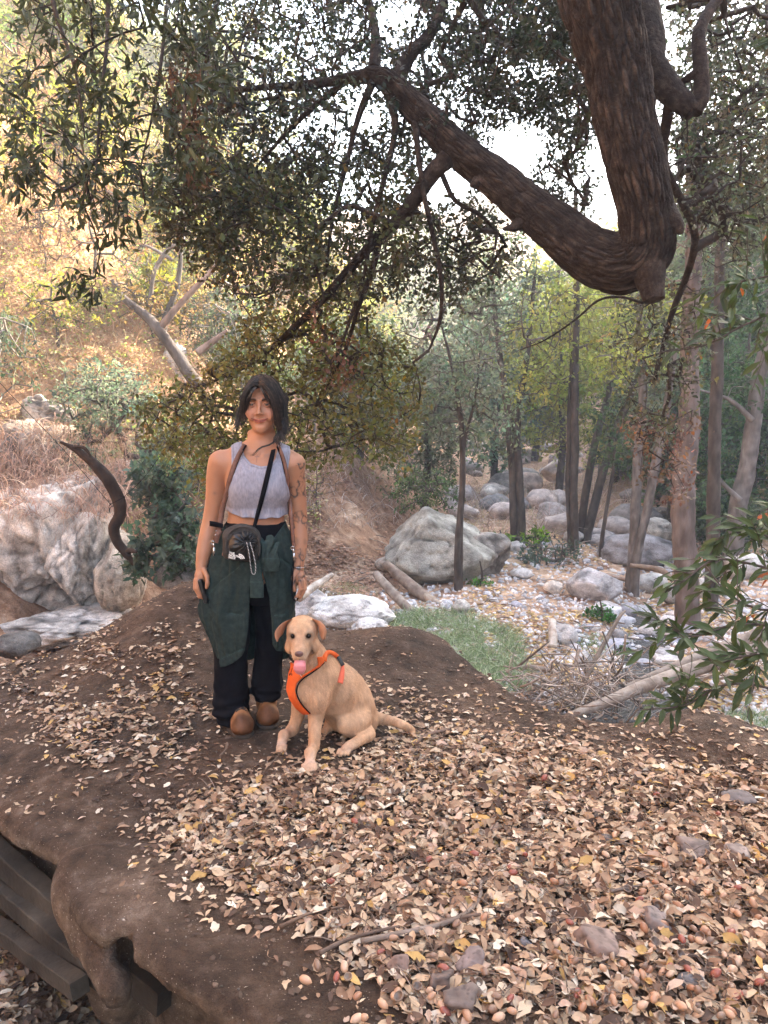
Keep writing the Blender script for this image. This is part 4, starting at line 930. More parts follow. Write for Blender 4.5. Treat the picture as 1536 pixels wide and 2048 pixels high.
GAPS = [(735, 235, 42, 32), (1045, 290, 60, 52), (800, 30, 60, 30), (930, 20, 40, 22), (660, 250, 26, 20), (600, 20, 30, 18), (880, 130, 18, 16), (1090, 150, 22, 20), (690, 380, 22, 30)]
regions = [
 ([(430, -80), (1160, -80), (1190, 120), (1150, 330), (1060, 350), (960, 280), (830, 330), (600, 420), (470, 430), (330, 380), (330, 100)], 1800, 4.3, 6.6, (.050, .060, .040)),
 ([(300, 330), (620, 320), (830, 330), (850, 520), (760, 600), (640, 600), (480, 600), (330, 480)], 820, 4.2, 5.6, (.075, .078, .038)),
 ([(480, 640), (640, 590), (780, 640), (840, 740), (850, 850), (810, 920), (640, 925), (560, 960), (410, 1000), (380, 930), (280, 880), (290, 800), (430, 730)], 900, 4.55, 5.6, (.15, .145, .05)),  # olive clump: lighter leaf colour stands in for stronger light
 ([(800, 420), (960, 400), (1040, 480), (1000, 560), (900, 600), (780, 590)], 230, 4.9, 5.8, (.065, .068, .040)),
 ([(1050, 340), (1180, 330), (1190, 450), (1110, 420)], 60, 5.2, 6.2, (.05, .055, .035)),
 ([(1330, -80), (1600, -80), (1600, 470), (1440, 470), (1350, 420), (1330, 250)], 900, 4.6, 7.2, (.11, .12, .075)),
 ([(850, -80), (1180, -80), (1205, 200), (1170, 330), (1100, 240), (960, 200)], 620, 4.4, 6.8, (.050, .060, .042)),
 ([(1320, 60), (1560, 60), (1560, 500), (1400, 560), (1360, 400)], 420, 5.2, 7.4, (.12, .13, .085)),
 ([(1270, 580), (1400, 560), (1420, 700), (1380, 850), (1300, 900), (1230, 840), (1230, 700)], 150, 5.2, 6.2, (.10, .10, .06)),
 ([(1250, 830), (1390, 820), (1400, 950), (1370, 1000), (1280, 960)], 50, 5.3, 6.0, (.17, .11, .075)),
 ([(630, 620), (700, 600), (710, 760), (650, 770)], 30, 4.5, 5.0, (.15, .08, .05)),
]
allP, allD, allU, allS, allT = [], [], [], [], []; tips = []; cols = []
for poly_, n, y0, y1, c in regions:
    t = tips_in(poly_, n, y0, y1, ro, GAPS); tips.append(t); cols += [c] * n
over = np.stack([ro.uniform(-3.5, 4.2, 900), ro.uniform(-1.2, 5.5, 900), 5.2 + np.abs(ro.normal(size=900)) * .9], 1)  # unseen crown above the frame, added to block sky light
over = over[(over[:, 2] - CAM_H) / np.maximum(over[:, 1], .3) > .62]
tips.append(over); cols += [(.04, .05, .03)] * len(over)
tips = np.concatenate(tips); cols = np.array(cols)
sk_ = np.concatenate([seeds, catmull(extra, 60)])
V, F, dirs = grow(sk_, tips, r_tip=.0020, step=.11, droop=.10, rng=ro, maxr=.03, sides=4)
np_obj('branches', V, F, M['bark_dark'], oak, col=np.full((len(V), 3), .8))['kind'] = 'stuff'
OAKLEAF = leaf_shape('oak')
big = np.zeros(len(tips), bool); big[-len(over):] = True
pos, ld, up, sz, tt = twig_leaves(OAKLEAF, tips, dirs, per=15, length=.21, size=.030, rng=ro, tint=lambda n, r: cols * (1 + .28 * r.normal(size=(n, 1))).clip(.5, 1.7) * np.array([1, 1, 1]) * (1 + .10 * r.normal(size=(n, 3))))
sz = sz * np.where(np.repeat(big, 15), 2.2, 1.0)
rusty = ro.random(len(pos)) < .03; tt[rusty] = tt[rusty] * [1.9, 1.2, .8]
def split_leaves(shape, pos, ld, up, sz, tt, mat, parent, name, want, meshes=None, width=None):
    """the leaves that show largest become parts of their own, the rest one mass of real leaves"""
    a, b = project(pos); vis = (a > 0) & (a < 1536) & (b > 0) & (b < 2048) & (pos[:, 1] > .5)
    sc_ = np.where(vis, sz / np.maximum(pos[:, 1], .3), 0); k = np.argsort(-sc_)[:want]; m = np.ones(len(pos), bool); m[k] = False
    V, F, C = place_leaves(shape, pos[m], ld[m], up[m], sz[m], tt[m]); o = np_obj('foliage', V, F, mat, parent, col=C, smooth=False); o['kind'] = 'stuff'
    qs = np.quantile(tt[k].mean(1), [0, .33, .66, 1]); base = []
    for i in range(4):
        col = tt[k][np.argsort(tt[k].mean(1))][int(len(k) * (i + .5) / 4) - 1]; V0, F0 = shape; base.append(np_mesh(name, V0, F0, mat, np.repeat(col[None], len(V0), 0), smooth=False))
    rk = np.argsort(np.argsort(tt[k].mean(1))); pl = np.array(parent_loc(parent)); d, s_, n_ = basis(ld[k], up[k])
    for j, i in enumerate(k):
        ob = bpy.data.objects.new(name, base[min(3, rk[j] * 4 // len(k))]); COL.objects.link(ob); ob.parent = parent
        Mx = Matrix(((d[j][0], s_[j][0], n_[j][0], 0), (d[j][1], s_[j][1], n_[j][1], 0), (d[j][2], s_[j][2], n_[j][2], 0), (0, 0, 0, 1)))
        ob.matrix_local = Matrix.Translation(Vector(pos[i] - pl)) @ Mx @ Matrix.Scale(float(sz[i]), 4)
split_leaves(OAKLEAF, pos, ld, up, sz, tt, M['leaf'], oak, 'leaf', 290)

# ================================================================== LAUREL HANGING IN FROM THE UPPER LEFT
bay = empty('bay_laurel', (-4.3, 1.4, -.2), 'bay laurel with drooping pointed dark leaves hanging in from the upper left corner', 'tree')
bt = np.array([(-4.3, 1.4, -.6), (-4.2, 1.6, 1.5), (-3.7, 2.2, 3.4), (-3.0, 3.0, 4.6), (-2.2, 3.7, 5.2), (-1.2, 4.2, 5.5)])
V, F, C = tube(bt, [.17, .14, .11, .08, .05, .03], 18, .08, (30, 10), n=90); np_obj('trunk', V, F, M['bark_dark'], bay, col=C)
bs = [catmull(bt, 60)]
for pts in ([(60, -200, 4.2), (110, 20, 4.1), (150, 140, 4.05), (170, 280, 4.0)], [(200, -200, 4.3), (215, 40, 4.2), (200, 220, 4.1), (190, 380, 4.05)], [(330, -200, 4.5), (330, 40, 4.4), (310, 200, 4.3), (280, 340, 4.2)], [(430, -180, 4.6), (420, 60, 4.5), (390, 220, 4.4)]):
    p = np.array(PL(pts)); p = np.concatenate([[bt[-2] + (p[0] - bt[-2]) * .3], p]); V, F, C = tube(p, np.linspace(.018, .004, len(p)), 7, n=40); np_obj('bough', V, F, M['bark_dark'], bay, col=C * .8); bs.append(catmull(p, 30))
bs = np.concatenate(bs)
t1 = tips_in([(60, -80), (440, -80), (450, 200), (420, 300), (300, 400), (280, 470), (190, 495), (130, 380), (40, 390), (10, 200), (40, 60)], 330, 3.7, 5.0, ro, [(30, 110, 25, 40), (240, 190, 20, 26), (330, 120, 18, 20)], nz=38, thr=-.02)
t2 = tips_in([(120, 545), (200, 545), (200, 600), (150, 580)], 8, 4.0, 4.2, ro); t3 = tips_in([(20, 300), (100, 330), (80, 410), (30, 400)], 12, 3.8, 4.2, ro)
t4 = tips_in([(340, 130), (400, 140), (400, 340), (370, 350)], 30, 4.0, 4.6, ro)
tb_ = np.concatenate([t1, t2, t3, t4]); cb = np.array([(.050, .060, .028)] * (len(t1) + len(t2) + len(t3)) + [(.11, .062, .038)] * len(t4))
V, F, dirs = grow(bs, tb_, r_tip=.0017, step=.11, droop=.12, rng=ro, maxr=.016, sides=4); np_obj('branches', V, F, M['bark_dark'], bay, col=np.full((len(V), 3), .7))['kind'] = 'stuff'
LONG = leaf_shape('long'); LONGW = (LONG[0] * [1, 1.15, 1], LONG[1])
pos, ld, up, sz, tt = twig_leaves(LONG, tb_, dirs, per=11, length=.20, size=.060, droop=.35, spread=.85, rng=ro, tint=lambda n, r: cb * (1 + .22 * r.normal(size=(n, 1))).clip(.5, 1.6))
ld = ld + np.array([0, 0, -.25])
split_leaves(LONG, pos, ld, up, sz, tt, M['leaf'], bay, 'leaf', 290)

# ================================================================== LAUREL SHRUB AT THE RIGHT EDGE, CLOSE TO THE CAMERA
bush = empty('laurel_shrub', (2.7, 2.5, 0), 'leafy laurel shrub with long glossy green leaves at the right edge beside the ledge', 'shrub')
stems = [([(1700, 1250, 2.5), (1560, 1160, 2.4), (1480, 1130, 2.35), (1400, 1120, 2.3), (1340, 1160, 2.25), (1300, 1185, 2.22)], 1),
 ([(1700, 1150, 2.5), (1540, 1090, 2.4), (1470, 1060, 2.38), (1400, 1080, 2.35)], 1), ([(1700, 1330, 2.5), (1540, 1260, 2.35), (1440, 1250, 2.3), (1350, 1272, 2.25), (1262, 1225, 2.2)], 1),
 ([(1700, 1450, 2.6), (1520, 1380, 2.45), (1420, 1370, 2.4), (1340, 1410, 2.35), (1245, 1420, 2.3)], 1), ([(1700, 1060, 2.6), (1560, 1010, 2.5), (1500, 1020, 2.45)], 1),
 ([(1700, 1230, 2.3), (1560, 1200, 2.25), (1500, 1220, 2.2), (1430, 1190, 2.2), (1380, 1130, 2.18)], 1), ([(1700, 1400, 2.3), (1560, 1330, 2.2), (1480, 1310, 2.2), (1400, 1330, 2.18)], 1),
 ([(1700, 700, 2.8), (1560, 620, 2.7), (1470, 645, 2.6), (1380, 690, 2.55), (1290, 705, 2.5)], 2), ([(1700, 560, 2.9), (1560, 545, 2.8), (1470, 560, 2.7), (1400, 570, 2.65)], 2),
 ([(1700, 660, 3.0), (1580, 660, 2.9), (1500, 690, 2.8)], 2), ([(1700, 120, 3.0), (1560, 90, 2.9), (1500, 70, 2.9)], 2), ([(1700, 260, 3.0), (1580, 230, 2.9), (1540, 260, 2.9)], 2)]
root = np.array([2.7, 2.5, -.1]); pos, ld, up, sz, tt = [], [], [], [], []; bp_ = []
for pts, kind in stems:
    p = np.array(PL([(a_ + 30, b_, c_) for a_, b_, c_ in pts])); first = p[0]; lead = np.array([root, root + [.0, .0, .5], (root + first) / 2 + [.25, 0, .2 if kind == 1 else .8]]); q = np.concatenate([lead, p])
    V, F, C = tube(q, np.concatenate([[.014, .012, .009], np.linspace(.006, .0018, len(p))]), 6, n=60); np_obj('stem', V, F, M['bark_dark'], bush, col=C * 1.3)
    sp = catmull(p, 60); L = np.linalg.norm(np.diff(sp, axis=0), axis=1).sum(); twigs = [sp]
    for f in ro.uniform(.12, .92, int(L / .075)):
        i = int(f * 58); T = sp[min(i + 1, 59)] - sp[i]; T /= np.linalg.norm(T); d = T * .6 + rand_dirs(1, ro)[0] * .8; d[1] *= .6; d /= np.linalg.norm(d); l = ro.uniform(.10, .24)
        tw = catmull(np.array([sp[i], sp[i] + d * l * .5 + [0, 0, .01], sp[i] + d * l + [0, 0, -.015]]), 14)
        if project(tw[-1])[1] > 1445: continue
        twigs.append(tw); bp_.append(tube(tw, np.linspace(.0017, .0009, 14), 4)[:2])
    for tw in twigs:
        Lt = np.linalg.norm(np.diff(tw, axis=0), axis=1).sum(); m = max(3, int(Lt / .026))
        for j in range(m):
            f = (j + .5) / m; i = int(f * (len(tw) - 2)); T = tw[i + 1] - tw[i]; T /= np.linalg.norm(T)
            if tw is sp and ro.random() < .25: continue
            s_ = rand_dirs(1, ro)[0]; d = T * .85 + s_ * .65 + np.array([0, 0, -.12]); pos.append(tw[i]); ld.append(d); up.append(rand_dirs(1, ro)[0] * .6 + [0, -.35, .8]); sz.append(ro.uniform(.050, .082)); 
            tt.append(np.array([.055, .080, .030]) * ro.uniform(.6, 1.5) if ro.random() > .045 else np.array([.40, .13, .05]))
V, F, _ = merge(bp_); np_obj('twigs', V, F, M['bark_dark'], bush, col=np.ones((len(V), 3)) * 1.3)['kind'] = 'stuff'
print('laurel leaves', len(pos))
split_leaves(LONG, np.array(pos), np.array(ld), np.array(up), np.array(sz), np.array(tt), M['leaf'], bush, 'leaf', 298)

# ================================================================== TREES ON THE VALLEY FLOOR
QUAD = leaf_shape('quad')
def blob_tips(blobs, rng, Y):
    out = []
    for (px, py, rx, ry, n) in blobs:
        c = P(px, py, Y); a = rx * mpp(Y); b = ry * mpp(Y); v = rand_dirs(n, rng) * (rng.random((n, 1)) ** (1 / 2.4)) * np.array([a, (a + b) * .5, b])
        nz_ = noise3((v + c) * 1.1); v = v[nz_ > -.35]; out.append(v + c)
    return np.concatenate(out)
def tree(label, stems, mat, blobs, per=12, leaf=.08, col=(.07, .09, .04), Y=None, group=None, name='tree', kind='tree', bark=.10, bf=(60, 4), droop=.15, lengthf=.45, boughs=None, rusty=.0, spread=.9, lmat='leafhill'):
    rng = np.random.default_rng(abs(hash(label)) % 9999 if False else sum(ord(c) * (i + 3) for i, c in enumerate(label)) % 99991)
    g = None; sd = []
    for pp, rp, YY in stems:
        p = np.array([P(a, b, YY) for a, b in pp]);
        if g is None:
            g = p[0].copy(); z0 = float(gz([p[0][0]], [p[0][1]])[0]); root_ = empty(name, (g[0], g[1], z0), label, kind, group)
        zb = float(gz([p[0][0]], [p[0][1]])[0])
        if name != 'dead_tree' and p[0][2] > zb - .1: p = np.concatenate([[p[0] * [1, 1, 0] + [0, 0, zb - .15]], p]); rp = [rp[0] * 1.15] + list(rp)
        rp = [q_ * .85 for q_ in rp]
        rr_ = [r * mpp(YY) for r in rp]; _q = catmull(np.concatenate([p, np.array(rr_)[:, None]], 1), max(10, len(p) * 4)); _q[1:, :2] += (np.stack([noise3(_q[1:, :3] * .9 + zb * 7), noise3(_q[1:, :3] * .9 + 40)], -1)) * _q[1:, 3:4] * .45; p, rr_ = _q[:, :3], _q[:, 3]
        V, F, C = tube(p, rr_, 14, bark, bf, n=max(40, len(p) * 16), seed=rng.uniform(0, 9)); np_obj('trunk', V, F, M[mat], root_, col=(C * 1.0) ** 2.2 * (.62 if name == 'dead_tree' else 1) * (np.array([.74, .80, .86]) if mat == 'bark_shag' else 1)); s_ = catmull(p, 60); sd.append(s_[8:])
    if boughs:
        for pp, rp, YY in boughs:
            p = np.array([P(a, b, YY) for a, b in pp]); V, F, C = tube(p, [r * mpp(YY) for r in rp], 8, .05, bf, n=30); np_obj('bough', V, F, M[mat], root_, col=C); sd.append(catmull(p, 30))
    if blobs:
        tp_ = blob_tips(blobs, rng, stems[0][2]); sd = np.concatenate(sd)
        V, F, dirs = grow(sd, tp_, r_tip=.005, step=.35, droop=droop, rng=rng, maxr=.07, sides=4); np_obj('branches', V, F, M[mat], root_, col=np.full((len(V), 3), .9))['kind'] = 'stuff'
        cc = np.array(col); pos, ld, up, sz, tt = twig_leaves(QUAD, tp_, dirs, per=per, length=lengthf, size=leaf, spread=spread, rng=rng, tint=lambda n, r: cc * (1 + .28 * r.normal(size=(n, 1))).clip(.5, 1.7) * (1 + .08 * r.normal(size=(n, 3))))
        if rusty: k = rng.random(len(pos)) < rusty; tt[k] *= [2.6, 1.2, .6]
        V, F, C = place_leaves(QUAD, pos, ld, up, sz, tt); np_obj('crown', V, F, M[lmat], root_, col=C, smooth=False)
    return root_
GREY = (.15, .175, .115); YEL = (.27, .29, .09); DG = (.075, .11, .055)
tree('slim dark trunked tree with a pale grey green crown growing by the slab boulder', [([(915, 1195), (916, 1080), (926, 950), (922, 840), (905, 740), (880, 640)], [9, 8, 7, 6, 4, 2], 12.4), ([(926, 920), (950, 800), (960, 700)], [4, 3, 2], 12.4)], 'bark_mid',
     [(880, 700, 120, 130, 130), (940, 600, 110, 70, 90), (960, 800, 80, 110, 80), (850, 830, 60, 60, 40)], col=GREY, leaf=.075, per=13)
tree('pair of straight dark trunks rising together left of the far canyon', [([(1031, 1105), (1026, 940), (1018, 820), (1000, 720), (985, 560)], [11, 10, 9, 7, 4], 16.5), ([(1044, 1105), (1040, 960), (1036, 850), (1055, 700), (1068, 560)], [10, 9, 8, 6, 4], 16.4)], 'bark_mid',
     [(990, 640, 90, 110, 110), (1010, 520, 80, 70, 60), (1070, 560, 60, 70, 40), (1010, 850, 36, 70, 40)], col=GREY, leaf=.095, per=12)
tree('tall narrow brown and grey trunk left of the leaning pair', [([(1147, 1080), (1150, 900), (1151, 760), (1152, 640), (1156, 520), (1150, 380)], [9, 9, 8.5, 7, 6, 4], 16), ([(1138, 1080), (1137, 950), (1140, 800), (1146, 700)], [6, 6, 5, 4], 16.1)], 'bark_mid',
     [(1110, 660, 110, 60, 90), (1180, 560, 110, 70, 90), (1080, 760, 80, 40, 50), (1200, 700, 70, 40, 40)], col=YEL, leaf=.10, per=10)
tree('leaning dark trunk tilting right behind the narrow trunk', [([(1160, 1075), (1172, 980), (1200, 850), (1225, 740), (1240, 600)], [11, 9, 8, 6, 4], 17)], 'bark_mid', [(1220, 720, 90, 70, 80), (1250, 600, 80, 70, 60)], col=YEL, leaf=.10, per=10)
tree('second leaning dark trunk forking off at the same foot', [([(1172, 1078), (1195, 980), (1232, 860), (1262, 780), (1290, 640)], [11, 10, 9, 7, 4], 16.8)], 'bark_mid', [(1270, 790, 70, 60, 60), (1300, 660, 70, 80, 60)], col=GREY, leaf=.095, per=11)
tree('small dark sapling between the leaning pair and the forked grey trunks', [([(1205, 1075), (1218, 990), (1226, 940), (1232, 870)], [5, 4, 4, 2], 15.5)], 'bark_mid', [(1235, 900, 50, 50, 40), (1220, 830, 40, 40, 25)], col=DG, leaf=.09)
tree('forked light grey trunks splitting from one foot near the long dark boulder', [([(1266, 1150), (1272, 1020), (1278, 900), (1284, 780), (1280, 640), (1290, 480)], [14, 12, 11, 9, 7, 5], 13), ([(1274, 1120), (1298, 1000), (1316, 900), (1330, 830), (1350, 700)], [10, 11, 10, 9, 6], 12.9)], 'bark_grey',
     [(1260, 720, 80, 60, 60), (1330, 620, 80, 80, 60), (1250, 600, 90, 60, 50)], col=YEL, leaf=.085, per=9)
tree('tall shaggy brown barked trunk standing at the creek edge', [([(1376, 1262), (1374, 1150), (1371, 1000), (1374, 850), (1380, 700), (1384, 560), (1386, 400), (1384, 200)], [30, 26, 25, 23, 20, 19, 17, 14], 10.6)], 'bark_shag',
     [(1400, 330, 120, 120, 60), (1330, 520, 60, 60, 25)], col=GREY, leaf=.07, per=10, bark=.17, bf=(60, 3.5))
tree('straight smooth grey trunk right of the shaggy one', [([(1422, 1215), (1428, 1080), (1430, 900), (1434, 740), (1440, 560), (1446, 380), (1450, 200)], [17, 15, 14.5, 13.5, 11, 9, 7], 11.4)], 'bark_mid', [(1450, 420, 90, 120, 60)], col=GREY, leaf=.075, per=9)
tree('leaning mottled grey trunk near the right frame edge', [([(1472, 1085), (1484, 980), (1502, 850), (1522, 730), (1540, 640), (1570, 480)], [22, 20, 18, 16, 14, 10], 13.5)], 'bark_grey',
     [(1500, 760, 60, 90, 50), (1540, 560, 70, 110, 60)], col=(.06, .10, .045), leaf=.09, boughs=[([(1505, 840), (1460, 800), (1400, 780)], [6, 4, 2], 13.4), ([(1480, 1000), (1440, 960), (1415, 920)], [6, 4, 2], 13.2)])
for lab, px, py, Y, hgt, rx, col in [('bushy dark green tree filling the right edge behind the trunks', 1500, 1060, 17, 420, 130, (.08, .13, .06)), ('dense grey green tree between the shaggy trunk and the forked pair', 1340, 1050, 19, 360, 90, (.10, .14, .075)),
     ('rounded blue green tree crown under the sky gap', 985, 980, 26, 430, 120, (.12, .18, .12)), ('tall pale yellow green tree glowing behind the narrow trunk', 1120, 980, 24, 520, 120, YEL),
     ('broad grey green tree behind the peaked slab boulder', 850, 1010, 18, 360, 130, GREY), ('dark evergreen tree on the brush slope behind the woman', 720, 940, 19, 330, 110, (.09, .11, .06)),
     ('loose bright green tree in the right middle distance', 1230, 1000, 27, 560, 110, YEL), ('pale green tree high above the grey trunks', 1420, 950, 22, 640, 130, (.15, .19, .095)), ('tall light green tree at the far right beyond the leaning trunk', 1560, 1000, 22, 660, 120, (.13, .18, .09)),
     ('misty grey green tree in the canyon centre', 1070, 930, 36, 300, 80, GREY), ('dark bush like tree at the foot of the right bank', 1440, 1110, 15.5, 150, 80, DG)]:
    k = mpp(Y); top = py - hgt; n = int(80 + hgt * .28)
    tree(lab, [([(px, py), (px + 6, py - hgt * .35), (px - 5, py - hgt * .7), (px, top + 20)], [9, 7, 5, 2], Y)], 'bark_mid',
         [(px, top + hgt * .28, rx * .8, hgt * .25, n), (px - rx * .35, top + hgt * .52, rx * .75, hgt * .22, n), (px + rx * .4, top + hgt * .5, rx * .7, hgt * .22, n), (px, py - hgt * .25, rx * .6, hgt * .16, int(n * .6))], col=col, leaf=.0062 * Y, per=13, lengthf=.03 * Y)
# dead wood on the left slope
tree('fallen pinkish trunk leaning on the sunlit left slope', [([(395, 770), (350, 700), (300, 640), (250, 598), (225, 560)], [15, 13, 11, 8, 4], 13.2)], 'bark_shag', None, name='dead_tree', boughs=[([(318, 660), (350, 620), (420, 545), (500, 468)], [8, 6.5, 5, 3], 13.2), ([(395, 705), (430, 680), (455, 660)], [8, 6, 3], 13.1)])
tree('upright grey dead stem rising from the fallen pink trunk', [([(325, 690), (330, 640), (352, 580), (362, 520), (360, 480)], [9, 8, 6.5, 5, 3.5], 13.9)], 'bark_grey', None, name='dead_tree', boughs=[([(345, 520), (310, 500), (290, 490)], [4, 3, 2], 13.8)])
tree('bare whitish dead branches spreading above the fallen trunk', [([(300, 600), (310, 540), (345, 492), (400, 486), (470, 482)], [5, 5, 5, 4, 2], 13.5)], 'deadwood', [(400, 470, 90, 50, 26)], per=1, leaf=.03, col=(.3, .2, .12), name='dead_tree', boughs=[([(345, 492), (362, 470), (380, 440)], [3, 2, 1], 13.5)])
tree('bare arching grey branch under the oak elbow', [([(1080, 800), (1140, 640), (1190, 600), (1230, 592), (1272, 600), (1285, 612)], [3, 4, 5, 6, 6, 3], 8.5)], 'bark_grey', None, name='dead_tree', kind='tree') if False else None
oakpart([(1286, 606, 4.6), (1240, 594, 4.75), (1195, 602, 4.9), (1150, 640, 5.1), (1090, 680, 5.3), (1040, 700, 5.5)], [3, 3, 2.6, 2.2, 1.6, 1], 'twig', sides=8, n=50)
V, F, dirs = grow(catmull(np.array(PL([(1286, 606, 4.6), (1195, 602, 4.9), (1150, 640, 5.1), (1040, 700, 5.5)])), 30), tips_in([(960, 560), (1180, 560), (1180, 700), (1080, 760), (980, 700)], 45, 4.9, 5.6, ro, thr=-9), r_tip=.0016, step=.1, rng=ro, maxr=.01)
np_obj('twigs', V, F, M['bark_grey'], oak, col=np.full((len(V), 3), .8))['kind'] = 'stuff'

# ================================================================== VARIANTS COPIED OVER THE SLOPES
def variant(seed, n, leaf, col, h, w, per=11, trunk=True, sun=0.):
    rng = np.random.default_rng(seed); tp_ = rand_dirs(n, rng) * (rng.random((n, 1)) ** .42) * [w, w, h * .42] + [0, 0, h * .58]; tp_ = tp_[(noise3(tp_ * 1.3 / w + seed) > -.3) & (tp_[:, 2] > .05)]
    sp = np.array([(0, 0, -.3), (.05 * w, 0, h * .3), (-.04 * w, .03, h * .6), (0, 0, h * .9)]); tV, tF, tC = tube(sp, [.04 * h, .03 * h, .02 * h, .01 * h] if trunk else [.02 * h, .015 * h, .01 * h, .005 * h], 8, .05, (20, 4), n=24)
    bV, bF, dirs = grow(catmull(sp, 40)[8:], tp_, r_tip=.005, step=.3 * w + .1, rng=rng, maxr=.03 * h, sides=3)
    V, F, C = merge([(tV, tF, tC * .9), (bV, bF, np.full((len(bV), 3), .9))]); wood = np_mesh('trunk', V, F, M['bark_mid' if seed % 2 else 'bark_grey'], C)
    cc = np.array(col); pos, ld, up, sz, tt = twig_leaves(QUAD, tp_, dirs, per=per, length=.22 * w, size=leaf, rng=rng, tint=lambda n, r: cc * (1 + .3 * r.normal(size=(n, 1))).clip(.4, 1.8) * (1 + .1 * r.normal(size=(n, 3))))
    V, F, C = place_leaves(QUAD, pos, ld, up, sz, tt); return wood, np_mesh('crown', V, F, M['leafhill'], C, smooth=False)
VT = [variant(1, 260, .20, (.10, .14, .075), 6, 2.4), variant(2, 260, .20, (.15, .18, .09), 7, 2.2), variant(3, 230, .20, (.21, .22, .08), 6.5, 2.6), variant(4, 240, .20, (.10, .12, .07), 5, 2.6)]
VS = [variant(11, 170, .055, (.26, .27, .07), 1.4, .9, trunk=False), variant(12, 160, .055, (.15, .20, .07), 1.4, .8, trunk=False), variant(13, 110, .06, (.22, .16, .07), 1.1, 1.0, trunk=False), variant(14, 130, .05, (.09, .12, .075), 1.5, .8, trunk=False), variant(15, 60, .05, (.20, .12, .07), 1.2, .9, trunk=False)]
def put(v, loc, s, rz, name, label, cat, group):
    o = empty(name, loc, label, cat, group); o.scale = (s, s, s * rv.uniform(.85, 1.2)); o.rotation_euler = (rv.normal() * .06, rv.normal() * .06, rz)
    for nm, me in zip(('trunk', 'crown') if cat == 'tree' else ('stems', 'crown'), v): c = bpy.data.objects.new(nm, me); COL.objects.link(c); c.parent = o
rv = np.random.default_rng(55)
FM = [(850, 380, 'above the dark oak clump'), (960, 480, 'left of the sky gap'), (1050, 430, 'right under the sky gap'), (1120, 420, 'under the long oak limb'), (1040, 600, 'above the twin dark trunks'), (1120, 620, 'left of the narrow trunk top'), (1200, 650, 'under the elbow of the oak'), (1280, 720, 'above the forked grey trunks'), (1340, 600, 'left of the shaggy trunk'), (1410, 560, 'right of the shaggy trunk'), (1500, 520, 'above the leaning mottled trunk'), (1500, 800, 'at the far right edge'), (1000, 760, 'behind the pale crowned slim tree'), (1080, 860, 'deep in the gorge centre'), (700, 480, 'behind the drooping oak twigs'), (1420, 850, 'behind the two right trunks')]
TN = ['dark green', 'grey green', 'yellow green', 'low olive']
n = 0
for _ in range(3000):                                    # far slopes
    if n >= 150: break
    y = rv.uniform(24, 105); x = rv.uniform(-.62, .62) * y + rv.normal() * 4; z = float(gz([x], [y])[0])
    if z < 1.2 + y * .01: continue
    if abs(x / y - .17) < .10 and y < 50 and z < 3: continue
    if x < -3 and y < 34: continue
    k = int(rv.choice(4, p=[.2, .3, .3, .2])); s = rv.uniform(.6, 1.35); a, b = project(np.array([[x, y, z + 3 * s]]))
    put(VT[k], (x, y, z - .2), s, rv.uniform(0, 6), 'tree', f"{'large' if s > 1.05 else 'small' if s < .8 else 'middling'} {TN[k]} tree on the far slope {near_mark(a[0], b[0], FM)}", 'tree', 'trees on the far canyon slopes'); n += 1
SM = [(0, 100, 'in the topmost left corner'), (20, 200, 'high at the left frame edge'), (100, 330, 'behind the hanging laurel sprays'), (20, 400, 'at the left frame edge below the laurel'), (150, 560, 'on the sunny slope above the streak'), (500, 330, 'behind the upper oak leaves'), (40, 300, 'at the upper left frame edge'), (60, 480, 'below the lowest laurel leaves'), (60, 600, 'on the bright sandy streak'), (120, 700, 'at the shade line of the left slope'), (180, 450, 'just under the laurel tips'), (250, 560, 'left of the fallen pink trunk'), (320, 560, 'around the grey dead stem'), (400, 600, 'right of the fallen pink trunk'), (420, 470, 'above the dead branches'), (560, 400, 'behind the dark oak leaves'), (160, 840, 'by the dark fractured rock'), (60, 900, 'beside the pale leaning slab'), (230, 950, 'above the tan boulder'), (330, 760, 'beside the streaked cliff rock'), (620, 900, 'behind the oak leaves right of the woman'), (850, 960, 'above the peaked slab boulder'), (700, 860, 'on the litter slope behind the woman'), (300, 380, 'high on the sunny slope left of the oak'), (950, 900, 'on the slope left of the gorge')]
SN = {0: 'yellow green', 1: 'dusty green', 2: 'golden', 3: 'blue green', 4: 'rusty brown'}
n = 0
for _ in range(9000):                                    # left slope, close
    if n >= 265: break
    y = rv.uniform(7.5, 40) if rv.random() < .6 else rv.uniform(11, 24); x = rv.uniform(-24, 3); z = float(gz([x], [y])[0])
    if z < -.4: continue
    a, b = project(np.array([[x, y, z]])); a, b = a[0], b[0]
    if a < -260 or a > 980 or b < -300: continue
    if 640 < a < 830 and b > 900: continue
    if a < 280 and b > 900: continue
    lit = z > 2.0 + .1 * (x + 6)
    k = int(rv.choice([0, 0, 1, 2, 0, 4])) if lit else int(rv.choice([3, 1, 4, 3])); s = rv.uniform(.5, 1.15) * (1 + y / 40)  # leaf colours follow the light: bright yellowish in sun, darker in shade
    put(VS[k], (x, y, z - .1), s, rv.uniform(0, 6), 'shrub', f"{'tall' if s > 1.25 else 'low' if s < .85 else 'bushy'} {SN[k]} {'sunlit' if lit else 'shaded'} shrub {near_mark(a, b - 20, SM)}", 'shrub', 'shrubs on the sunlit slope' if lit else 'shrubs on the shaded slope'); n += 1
n = 0
RM = [(1240, 960, 'left of the forked grey trunks'), (1330, 980, 'between the forked and the shaggy trunk'), (1400, 1000, 'between the shaggy and the smooth trunk'), (1460, 980, 'behind the leaning mottled trunk'), (1520, 900, 'at the right frame edge'), (1400, 880, 'higher up behind the smooth grey trunk'), (1300, 880, 'higher up behind the forked trunks'), (1180, 960, 'behind the leaning dark trunks')]
